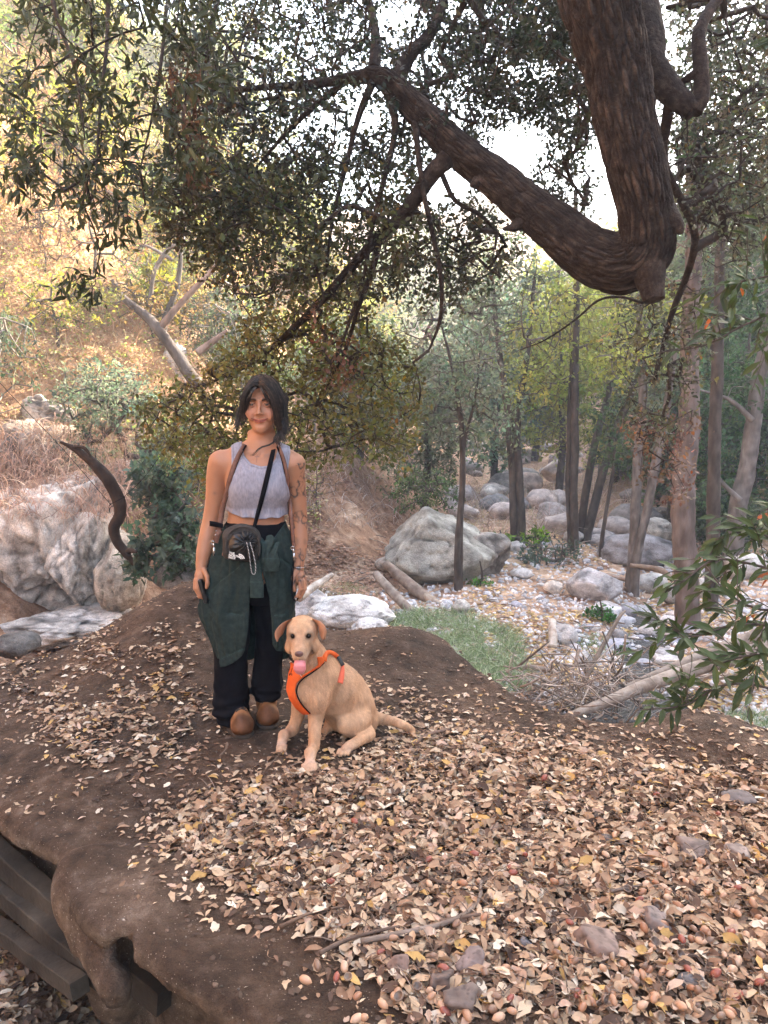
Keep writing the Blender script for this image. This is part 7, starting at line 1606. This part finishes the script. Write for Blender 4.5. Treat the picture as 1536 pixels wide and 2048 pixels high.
# leash from the right hand side down behind the dog
V, F, _ = tube([Q(588, 1120, -.10), Q(585, 1150, -.105), Q(584, 1185, -.10), Q(588, 1200, -.095), Q(594, 1200, -.09), Q(596, 1190, -.085)], np.full(6, .004), 6, n=30); np_obj('leash_loop', V, F, M['black'], woman)
uvball(Q(592, 1199, -.10), .007, 10, 6, name='leash_clip', mat=M['metal'], parent=woman, sc=(.6, .6, 1.2))
V, F = ring(Q(597, 1132, -.038), .0275, .0016, (0, 0, 1)); p0 = Q(597, 1132, -.038)
bp = np.array([p0 + np.array([.0275 * math.cos(u), .027 * math.sin(u), -.004 * math.cos(u) - .002]) for u in np.linspace(0, 2 * math.pi, 30)])
V, F, _ = tube(bp, np.full(30, .0018), 6, cap=False); np_obj('bracelet', V, F, M['metal'], woman)

# ---- bag on the hip
bag = empty('hip_bag', Q(483, 1085, -.16), 'small black and grey hip bag hanging at the waist of the woman', 'bag')
BG = Field(Q(430, 1135, -.26), Q(535, 1035, -.04), .0030)
rot = Matrix.Rotation(R(6), 3, 'Y')
BG.rbox(Q(483, 1093, -.150), (.080, .036, .062), .030, rot, k=0); BG.ell(Q(483, 1068, -.150), (.077, .036, .044), k=.02)
BG.disp(lambda p: .003 * noise3(p * 22))
V, F = BG.mesh(); np_obj('bag_body', V, F, M['bagdark'], bag)
FP = Field(Q(440, 1140, -.28), Q(530, 1045, -.10), .0028); knot = Q(494, 1085, -.215)
FP.ell(Q(486, 1083, -.176), (.060, .034, .048), k=0); FP.rbox(Q(484, 1103, -.170), (.052, .034, .036), .02, rot, k=.03)
def gath(p):
    q = p - knot; an = np.arctan2(q[:, 2], q[:, 0]); r_ = np.hypot(q[:, 0], q[:, 2]); return .0055 * np.sin(an * 15 + 2 * noise3(p * 20)) * np.exp(-((r_ - .02) / .028) ** 2) + .004 * noise3(p * 35) + .014 * np.exp(-(r_ / .012) ** 2)
FP.disp(gath)
V, F = FP.mesh(); fp = np_obj('front_pouch', V, F, M['nylon'], bag)
arch = [(452, 1108), (453, 1085), (460, 1066), (474, 1056), (492, 1054), (508, 1060), (516, 1074), (519, 1095), (518, 1112)]
V, F, _ = tube([Q(a, b, -.186) for a, b in arch], np.full(9, .0045), 8, n=50); np_obj('zip_piping', V, F, M['bagdark'], bag)
cordp = [Q(493, 1084, -.226), Q(498, 1105, -.226), Q(501, 1130, -.222), (Q(504, 1146, -.218)), Q(510, 1147, -.218), Q(511, 1130, -.222), Q(506, 1105, -.226), Q(500, 1085, -.226)]
cq = catmull(np.array(cordp), 90); V, F, c_ = tube(cq, np.full(90, .0021), 6); ci = (np.arange(90)[:, None] + np.arange(6)[None]) % 4 < 2
M['cord'] = material('speckled_cord', [(1, 1, 1)], bump=0, attr=True)
cc = np.where(ci.ravel()[:, None], .55, .012) * np.ones((1, 3)); cc = np.concatenate([cc, cc[:2]]); np_obj('drawcord', V, F, M['cord'], bag, col=cc)
V, F = ribbon([Q(445, 1108, -.15), Q(455, 1112, -.175), Q(464, 1116, -.19)], [.012, .012, .01], .003, n=8); np_obj('side_tab', V, F, M['leather'], bag)
def text_mesh(name, lines, loc, size, mat, parent, tilt=0.0, yaw=0.0, space=.95):
    cu = bpy.data.curves.new(name, 'FONT'); cu.body = lines; cu.size = size; cu.extrude = size * .03; cu.space_line = space; cu.align_x = 'LEFT'; cu.offset = size * .035
    ob = bpy.data.objects.new(name + '_tmp', cu); COL.objects.link(ob); dg = bpy.context.evaluated_depsgraph_get(); me = bpy.data.meshes.new_from_object(ob.evaluated_get(dg)); bpy.data.objects.remove(ob)
    me.materials.clear(); me.materials.append(mat); o = link(name, me, parent); o.location = Vector(loc) - Vector(parent_loc(parent)); o.rotation_euler = (R(90), tilt, yaw); return o
lg = text_mesh('logo_lettering', 'THE\nNORTH\nFACE', Q(458, 1107.5, -.222), .0125, M['white'], bag, tilt=R(9), space=.78)
lp = []
for k in range(3):                                       # three quarter arcs beside the words
    r0 = .007 + .0065 * k; c0 = Q(478, 1119, -.222); n = 12
    for rr_, in ((r0,),):
        a0 = np.linspace(.15, 1.6, n); inn = np.array([c0 + [rr_ * math.cos(u), 0, rr_ * math.sin(u)] for u in a0]); out_ = np.array([c0 + [(rr_ + .0045) * math.cos(u), 0, (rr_ + .0045) * math.sin(u)] for u in a0])
        lp.append((np.concatenate([inn, out_]), np.array([(i, i + 1, n + i + 1, n + i) for i in range(n - 1)])))
V, F, _ = merge(lp); np_obj('logo_arcs', V, F, M['white'], bag)
# ---- wallet in the hand
wl = Field(Q(385, 1215, -.16), Q(430, 1135, -.02), .003); wl.rbox(Q(409, 1180, -.070), (.010, .038, .056), .007, Matrix.Rotation(R(-14), 3, 'Y'), k=0)
V, F = wl.mesh(); wo = np_obj('phone', V, F, M['nylon']); tag(wo, 'dark phone held in the right hand of the woman at her side', 'phone')

# ---- boots
def boot(px, toe_py, heel_dy, name, zg, turn):
    toe = PG(px, toe_py, zg); c = np.array([toe[0], toe[1] + .05, zg]); t = np.array([math.sin(turn), math.cos(turn), 0]); s_ = np.array([t[1], -t[0], 0])
    F0 = Field(c + [-.09, -.13, -.01], c + [.09, .30, .26], .0038)
    A = lambda f, s, z: c + t * f + s_ * s + np.array([0, 0, z])
    F0.ell(A(-.005, 0, .040), (.047, .060, .036), k=0); F0.cap(A(.0, 0, .050), A(.10, 0, .075), .044, .042, k=.03); F0.cap(A(.10, 0, .05), A(.165, 0, .045), .040, .036, k=.03)
    F0.cap(A(.125, 0, .08), A(.145, 0, .165), .042, .045, k=.03)
    F0.ell(A(.02, 0, .088), (.022, .05, .02), k=.03)
    F0.clip(lambda x, y, z: zg + .018 - z + 0 * x + 0 * y)
    V, F = F0.mesh(); d = (V - c) @ t; tz_ = V[:, 2] - zg
    dark = sstep(.0, -.025, d) * .85
    col = np.ones((len(V), 3)) * (1 - dark[:, None]) + dark[:, None] * np.array([.28, .2, .16]); col *= (1 + .2 * fbm(V * 20, 2))[:, None]
    o = np_obj('boot', V, F, M['boot'], woman, col=col)
    F1 = Field(c + [-.09, -.13, -.01], c + [.09, .30, .05], .0038); F1.cap(A(-.012, 0, .006), A(.05, 0, .006), .050, .048, k=0, flat=((0, 0, 1), .5)); F1.cap(A(.05, 0, .006), A(.165, 0, .006), .044, .040, k=.02, flat=((0, 0, 1), .5))
    F1.clip(lambda x, y, z: zg - .004 - z + 0 * x + 0 * y); V, F = F1.mesh(); np_obj('sole', V, F, M['sole'], o)
    lp = []
    for k in range(7):
        f = .02 + .017 * k; z = .092 + .0145 * k ** 1.25
        hit = lambda s, f_: A(f_, s, 0)
        for sg in (-1, 1):
            p_ = []
            for u in np.linspace(-1, 1, 9):
                s = u * .024 * sg; ff = f + u * .008
                zz = .22
                while zz > .03:
                    if F0.at(A(ff, s, zz)) < .002: break
                    zz -= .003
                # on the steep shin the lace goes round the front
                q = A(ff, s, zz)
                if zz > .14 or k > 3:
                    fz = .095 + .016 * (k - 2) + .006 * u; fy = -.05
                    while fy < .12 and F0.at(A(fy, s, fz)) > .002: fy += .003
                    q = A(fy, s, fz)
                p_.append(q)
            lp.append(tube(smooth_pts(p_, 1), np.full(9, .0030), 5)[:2])
    V, F, _ = merge(lp); np_obj('laces', V, F, M['bagdark'], o)
pl = on_ledge(481, 1482); pr = on_ledge(532, 1462)
boot(481, 1478, 0, 'boot', pl[2] + .004, R(-26)); boot(533, 1459, 0, 'boot', pr[2] + .004, R(-12))
print('ground under boots', pl, pr, 'head', HC)
# ================================================================== THE DOG
M['fur'] = material('tan_fur', [(.86, .84, .82), (1, 1, 1), (1.1, 1.1, 1.1)], scale=40, bump=0.6, bscale=120, attr=True, rough=0.8, spec=0.2, bdist=0.004, stretch=(1, 1, .35))
M['orange'] = material('orange_webbing', [(.58, .085, .012), (.70, .12, .018)], scale=30, bump=0.35, bscale=300, rough=0.75, bdist=0.002)
M['orange2'] = material('orange_red_strap', [(.62, .12, .06)], bump=0.2, bscale=300, rough=0.7, bdist=.002)
M['nose'] = material('brown_nose', [(.10, .045, .04), (.15, .07, .06)], scale=60, bump=0.3, bscale=300, rough=0.35, spec=.5, bdist=.002)
M['tongue'] = material('pink_tongue', [(.62, .20, .22), (.70, .27, .28)], scale=50, bump=0.3, bscale=250, rough=0.3, spec=.5, bdist=.002)
paw1 = on_ledge(620, 1534); paw2 = on_ledge(562, 1496); paw3 = on_ledge(692, 1503); tailtip = on_ledge(826, 1478); rumpg = on_ledge(730, 1482)
print('paws', paw1, paw2, paw3, tailtip)
yb = paw1[1]
def D(px, py, dy): return P(px, py, yb + .05 + dy)
dog = empty('dog', paw1 + [.05, .2, 0], 'short haired tan dog sitting in an orange harness with its tongue out', 'dog')
lo = D(535, 1560, -.2); hi = D(842, 1225, 0)
DF = Field((lo[0], yb - .12, min(paw1[2], -.02) - .03), (hi[0] + .06, yb + .62, hi[2] + .03), .0040)
k = .03
# trunk: deep chest, arched back, haunches
DF.chain([D(612, 1290, .10), D(622, 1320, .14), D(634, 1352, .17)], [.058, .070, .086], k=.03)
DF.ell(D(628, 1372, .15), (.088, .10, .125), k=.03)
DF.chain([D(636, 1352, .20), D(668, 1380, .28), D(697, 1412, .34), D(712, 1436, .38)], [.092, .112, .112, .105], k=.03)
DF.cap(D(645, 1325, .22), D(700, 1375, .36), .050, .070, k=.04)
DF.ell(D(597, 1375, .10), (.038, .05, .075), k=.04)
# haunch, hind leg (knee forward, hock back, paw flat)
DF.ell(D(708, 1440, .27), (.084, .085, .062), Matrix.Rotation(R(-12), 3, 'Y'), k=.02)
DF.cap(D(690, 1450, .20), D(728, 1470, .26), .040, .030, k=.025)
hock = np.array([D(738, 1474, .27)[0], rumpg[1] - .04, paw3[2] + .030]); DF.limb([D(728, 1466, .26), hock, paw3 + [.03, .02, .026], paw3 + [-.005, -.02, .020]], [.038, .025, .019, .017], k=.012)
for i in range(4): DF.cap(paw3 + [-.028 + .014 * i, -.02, .014], paw3 + [-.034 + .015 * i, -.045 - (.004 if i in (1, 2) else 0), .010], .010, .0095, k=.004)
far = on_ledge(660, 1462); DF.cap(D(668, 1440, .42), far + [0, 0, .03], .04, .026, k=.02); DF.cap(far + [0, 0, .022], far + [-.02, -.04, .016], .022, .018, k=.01)
# front legs
L1 = [D(632, 1392, .10), D(633, 1425, .11), D(630, 1462, .07), D(627, 1494, .05), np.array([D(624, 1518, .03)[0], paw1[1] + .035, paw1[2] + .045])]
DF.limb(L1, [.050, .034, .0245, .0210, .0200], k=.012)
L2 = [D(606, 1392, .16), D(597, 1425, .19), D(585, 1458, .19), np.array([D(572, 1480, .18)[0], paw2[1] + .03, paw2[2] + .045])]
DF.limb(L2, [.045, .028, .0220, .0195], k=.012)
for pw, lg_ in ((paw1, L1[-1]), (paw2, L2[-1])):
    DF.cap(lg_, pw + [0, -.005, .020], .022, .019, k=.02)
    for i, fx_ in enumerate((-.021, -.007, .007, .021)):
        DF.chain([pw + [fx_ * .6, .0, .020], pw + [fx_, -.030 - (.006 if i in (1, 2) else 0), .020], pw + [fx_ * 1.05, -.046 - (.008 if i in (1, 2) else 0), .010]], [.0095, .0095, .0075], k=.005)
# tail
tb = D(748, 1436, .42); tt = tailtip
DF.limb([tb, D(775, 1440, .40), D(803, 1448, .33), tt + [-.008, .03, .030], tt + [0, -.01, .010]], [.028, .022, .018, .014, .008], k=.01)
# head
HD = D(603, 1268, .03)
def hd(x, y, z): return HD + np.array([x, y, z])
DF.ell(hd(0, .035, .012), (.066, .075, .056), k=.025)
DF.ell(hd(0, .01, -.035), (.060, .06, .05), k=.03)
DF.cap(hd(0, -.02, -.030), hd(0, -.085, -.060), .040, .025, k=.025)
DF.cap(hd(-.012, -.03, -.02), hd(-.008, -.08, -.045), .020, .014, k=.02); DF.cap(hd(.012, -.03, -.02), hd(.008, -.08, -.045), .020, .014, k=.02)
for s in (-1, 1):
    DF.cap(hd(s * .020, -.03, -.055), hd(s * .014, -.078, -.072), .022, .015, k=.015)         # flews
    DF.ell(hd(s * .048, .015, -.060), (.024, .04, .030), k=.02)
    DF.cap(hd(s * .018, -.030, .024), hd(s * .040, -.022, .026), .010, .009, k=.02)              # brow
    DF.ell(hd(s * .034, -.040, .001), (.012, .012, .0105), k=.008, mode='sub')
DF.cap(hd(0, .02, -.100), hd(0, -.055, -.118), .028, .015, k=.02)                                 # lower jaw
DF.chain([hd(-.04, -.02, -.075), hd(0, -.085, -.093), hd(.046, -.015, -.072)], [.006, .011, .006], k=.006, mode='sub')   # open mouth
DF.chain([hd(.030, -.050, -.080), hd(.044, -.025, -.062), hd(.050, -.008, -.040)], [.004, .004, .002], k=.004, mode='sub')
DF.chain([hd(-.030, -.050, -.080), hd(-.042, -.025, -.066)], [.004, .003], k=.004, mode='sub')
# fur relief
DF.disp(lambda p: .0010 * noise3(p * [55, 55, 38]) + .0008 * noise3(p * [130, 130, 80]) + .004 * noise3(p * 17) * sstep(hd(0, 0, -.12)[2] + .0, hd(0, 0, -.16)[2], p[:, 2]))
DFc = DF
V, F = DF.mesh(); n = vnormals(V, F)
C = np.array([.47, .285, .17])[None] * (1 + .22 * fbm(V * 8, 4) + .16 * noise3(V * [80, 80, 26]))[:, None]
h = V - HD
def mx(m, c):
    global C
    C = C * (1 - m[:, None]) + np.array(c)[None] * m[:, None]
g = lambda c, r: np.exp(-(((h - np.array(c)) / np.array(r)) ** 2).sum(1))
for s in (-1, 1): mx(.6 * g((s * .034, -.03, .018), (.016, .04, .010)), (.74, .62, .50)); mx(.55 * g((s * .022, -.07, -.062), (.022, .03, .018)), (.72, .58, .46)); mx(.9 * g((s * .034, -.035, .0), (.0125, .02, .0115)) ** .6 * 1.0, (.05, .028, .02))
mx(.5 * g((0, -.05, -.12), (.03, .05, .02)), (.72, .60, .50)); mx(.6 * g((0, -.06, -.030), (.014, .03, .034)), (.36, .20, .13)); mx(.4 * g((0, .0, .05), (.05, .06, .03)), (.58, .34, .18))
mx(.98 * g((0, -.06, -.094), (.036, .05, .010)), (.05, .015, .015)); mx(.9 * g((.046, -.02, -.062), (.006, .03, .022)), (.05, .025, .02))
pw = np.clip(np.exp(-((V - paw1) ** 2).sum(1) / .045 ** 2) + np.exp(-((V - paw2) ** 2).sum(1) / .04 ** 2) + np.exp(-((V - paw3) ** 2).sum(1) / .035 ** 2), 0, 1)
mx(.7 * pw, (.66, .50, .42)); mx(.35 * np.clip(-n[:, 2], 0, 1) * sstep(.3, .1, V[:, 2]), (.66, .50, .38))
np_obj('body', V, F, M['fur'], dog, col=np.clip(C, .01, .9))
_r = np.random.default_rng(21); _k = _r.choice(len(V), 42000); _k = _k[(np.linalg.norm((V[_k] - hd(0, -.095, -.052)), axis=1) > .022) & (C[_k].mean(1) > .12)]
_fl = np.array([.25, .35, -1.0]) + .25 * rand_dirs(len(_k), _r); _hh = (V[_k] - HD); _hd = np.linalg.norm(_hh, axis=1) < .11
_fl[_hd] = np.stack([_hh[_hd][:, 0] * 9, np.full(_hd.sum(), .8), _hh[_hd][:, 2] * 7 + .1], -1) + .2 * rand_dirs(_hd.sum(), _r)
_nn = n[_k]; _fl = _fl - _nn * (_fl * _nn).sum(1)[:, None]; _fl /= np.linalg.norm(_fl, axis=1)[:, None]
_L = (_r.uniform(.006, .013, len(_k)) * np.where(_hd, .5, 1) * np.where(V[_k][:, 2] < .24, .55, 1))[:, None]; _sd = np.cross(_fl, _nn) * .0007
_p0 = V[_k] - _nn * .0006; _p1 = _p0 + (_fl + _nn * .32) * _L
_HV = np.stack([_p0 - _sd, _p0 + _sd, _p1], 1).reshape(-1, 3); _HF = np.arange(len(_HV)).reshape(-1, 3)
np_obj('short_hair', _HV, _HF, M['fur'], dog, col=np.repeat(np.clip(C[_k] * _r.uniform(.65, 1.5, (len(_k), 1)), .02, .9), 3, 0), smooth=False)
for s in (-1, 1):
    e = uvball(hd(s * .033, -.030, .001), .0102, mat=M['iris'], parent=dog)
    uvball(hd(s * .033 - .003, -.0412, .005), .0016, 8, 6, name='eye_glint_cornea', mat=M['eyewhite'], parent=e) if False else None
NF = Field(hd(-.04, -.13, -.09), hd(.04, -.05, -.02), .0022); NF.ell(hd(0, -.101, -.052), (.0185, .012, .013), k=0); NF.ell(hd(0, -.097, -.064), (.010, .010, .008), k=.008)
for s in (-1, 1): NF.ell(hd(s * .0085, -.114, -.053), (.0035, .006, .0038), k=.002, mode='sub')
V, F = NF.mesh(); np_obj('nose', V, F, M['nose'], dog)
TG = Field(hd(-.05, -.14, -.15), hd(.05, .02, -.06), .0025)
TG.chain([hd(0, -.01, -.095), hd(0, -.065, -.092), hd(.001, -.088, -.098), hd(.001, -.096, -.110), hd(.001, -.097, -.122), hd(.001, -.094, -.130)], [.015, .018, .019, .019, .017, .011], k=.008, flat=((0, 1, .45), .36))
V, F = TG.mesh(); np_obj('tongue', V, F, M['tongue'], dog)
# ears: folded flaps
def ear(rows, name='ear'):
    """rows: list of (inner point, outer point); a sheet with thickness"""
    n = len(rows); m = 7; V = []
    A_ = catmull(np.array([hd(*r[0]) for r in rows]), 14); B_ = catmull(np.array([hd(*r[1]) for r in rows]), 14)
    for sgn in (1, -1):
        for i in range(14):
            for j in range(m):
                t = j / (m - 1); p = A_[i] * (1 - t) + B_[i] * t; bul = math.sin(t * math.pi)
                V.append(p + np.array([0, -.010 * bul, .004 * bul]) + sgn * np.array([0, -.0022, .0012]))
    F = []
    for s in (0, 1):
        o = s * 14 * m
        for i in range(13):
            for j in range(m - 1):
                q = (o + i * m + j, o + i * m + j + 1, o + (i + 1) * m + j + 1, o + (i + 1) * m + j); F.append(q if s == 0 else q[::-1])
    o = 14 * m
    for i in range(13): F.append((i * m, (i + 1) * m, o + (i + 1) * m, o + i * m)); F.append((i * m + m - 1, o + i * m + m - 1, o + (i + 1) * m + m - 1, (i + 1) * m + m - 1))
    for j in range(m - 1): F.append((13 * m + j, 13 * m + j + 1, o + 13 * m + j + 1, o + 13 * m + j)); F.append((j, o + j, o + j + 1, j + 1))
    V = np.array(V); np_obj(name, V, np.array(F), M['fur'], dog, col=np.array([.36, .175, .10])[None] * (1 + .2 * fbm(V * 25, 2))[:, None])
ear([((-.040, .020, .058), (-.052, .055, .035)), ((-.062, .002, .056), (-.070, .045, .018)), ((-.088, -.012, .042), (-.078, .030, -.002)), ((-.106, -.020, .018), (-.085, .012, -.010)), ((-.108, -.022, -.004), (-.094, .0, -.018)), ((-.101, -.020, -.028), (-.098, -.010, -.030))])
ear([((.042, .018, .060), (.050, .050, .034)), ((.066, .000, .060), (.066, .040, .020)), ((.088, -.014, .052), (.070, .020, .006)), ((.103, -.020, .034), (.078, .0, -.006)), ((.106, -.022, .008), (.083, -.010, -.014)), ((.098, -.022, -.018), (.088, -.016, -.020))])
# harness
def shellpart(name, polypx, lift, mat, parent, h=.0035, ymax=99):
    lo_ = DFc.lo; f = Field(lo_, lo_ + .1, DFc.h); f.n = DFc.n; f.D = DFc.D.copy() - lift
    d = inpoly(f, polypx); sl, x, y, z = f.full(); f.D = np.maximum(np.maximum(f.D, d), (y - ymax) + 0 * x + 0 * z).astype(np.float32)
    V, F = f.mesh(); return np_obj(name, V, F, mat, parent), V, F
har = empty('dog_harness', D(600, 1370, 0), 'orange harness with black trim worn by the tan dog', 'harness')
hp1 = [(568, 1316), (578, 1322), (590, 1330), (597, 1345), (603, 1352), (620, 1342), (636, 1330), (634, 1314), (646, 1313), (649, 1324), (640, 1334), (620, 1346), (604, 1356), (594, 1366), (590, 1382), (595, 1398), (606, 1414), (622, 1428), (606, 1430), (590, 1416), (578, 1398), (571, 1376), (568, 1345)]
shellpart('chest_plate', hp1, .011, M['orange'], har, ymax=yb + .27)
# black trim along the lower edge and a pale one at the V
def on_dog(pts, lift, Y0=None, Y1=None): return smooth_pts([ray_hit(DFc, a, b, yb - .11, yb + .55, lift) for a, b in pts], 1)
V, F, _ = tube(on_dog([(649, 1325), (636, 1338), (620, 1348), (604, 1358), (595, 1368), (591, 1383), (596, 1399), (607, 1414), (620, 1427)], .011), np.full(9, .0028), 6, n=50); np_obj('black_trim', V, F, M['black'], har)
V, F, _ = tube(on_dog([(590, 1331), (597, 1346), (603, 1353)], .012), np.full(3, .0018), 6, n=14); np_obj('pale_trim', V, F, M['white'], har)
V, F = ribbon(on_dog([(648, 1322), (651, 1310), (654, 1302), (666, 1305), (677, 1315)], .010), [.022, .020, .018, .020, .020], .002, n=30, nrm=(0.3, -.8, .5)); np_obj('shoulder_strap', V, F, M['orange'], har)
V, F = ribbon(on_dog([(676, 1313), (682, 1323), (686, 1331)], .013), .017, .004, n=12, nrm=(.3, -.8, .4)); bk_ = np_obj('buckle', V, F, M['nylon'], har)
V, F = ribbon(on_dog([(685, 1330), (686, 1340), (683, 1352), (680, 1366)], .010), [.012, .018, .024, .026], .002, n=20, nrm=(.1, -1, .1)); np_obj('girth_strap', V, F, M['orange2'], har)
# the small dark paw-and-peak mark on the chest
mk = []
for pts, r_ in (([(581, 1350), (583, 1343), (585, 1336)], .0022), ([(579, 1334), (580, 1340)], .0018), ([(580, 1347), (579, 1351)], .003), ([(584, 1347), (584, 1351)], .003)):
    mk.append(tube(on_dog(pts, .011), np.full(len(pts), r_), 6, n=8)[:2])
V, F, _ = merge(mk); np_obj('chest_mark', V, F, M['black'], har)
col_ = tube(on_dog([(577, 1312), (583, 1320), (590, 1324), (594, 1326)], .006), np.full(4, .006), 8, n=14)[:2]
o = np_obj('dog_collar', col_[0], col_[1], M['black']); tag(o, 'black collar showing under the jaw of the dog', 'collar')
V, F, _ = tube(on_dog([(601, 1333), (602, 1341), (603, 1350)], .014), np.full(3, .003), 6, n=8); np_obj('identity_tag', V, F, M['metal'], o)
# ================================================================== AIR
_b = (Vector((-92, -72, -4.5)), Vector((122, 162, 60)))
_v = [(x, y, z) for x in (_b[0].x, _b[1].x) for y in (_b[0].y, _b[1].y) for z in (_b[0].z, _b[1].z)]
hz = np_obj('haze', np.array(_v), np.array([(0, 1, 3, 2), (4, 6, 7, 5), (0, 4, 5, 1), (2, 3, 7, 6), (0, 2, 6, 4), (1, 5, 7, 3)]), smooth=False)
hm = bpy.data.materials.new('haze_air'); hm.use_nodes = True; _n = hm.node_tree; _n.nodes.clear()
_o = _n.nodes.new('ShaderNodeOutputMaterial'); _pv = _n.nodes.new('ShaderNodeVolumePrincipled'); _pv.inputs['Color'].default_value = (.93, .95, 1, 1); _pv.inputs['Density'].default_value = .0040; _pv.inputs['Anisotropy'].default_value = .2
_n.links.new(_pv.outputs[0], _o.inputs['Volume']); hz.data.materials.append(hm)
tag(hz, 'pale hazy air filling the canyon', kind='stuff')
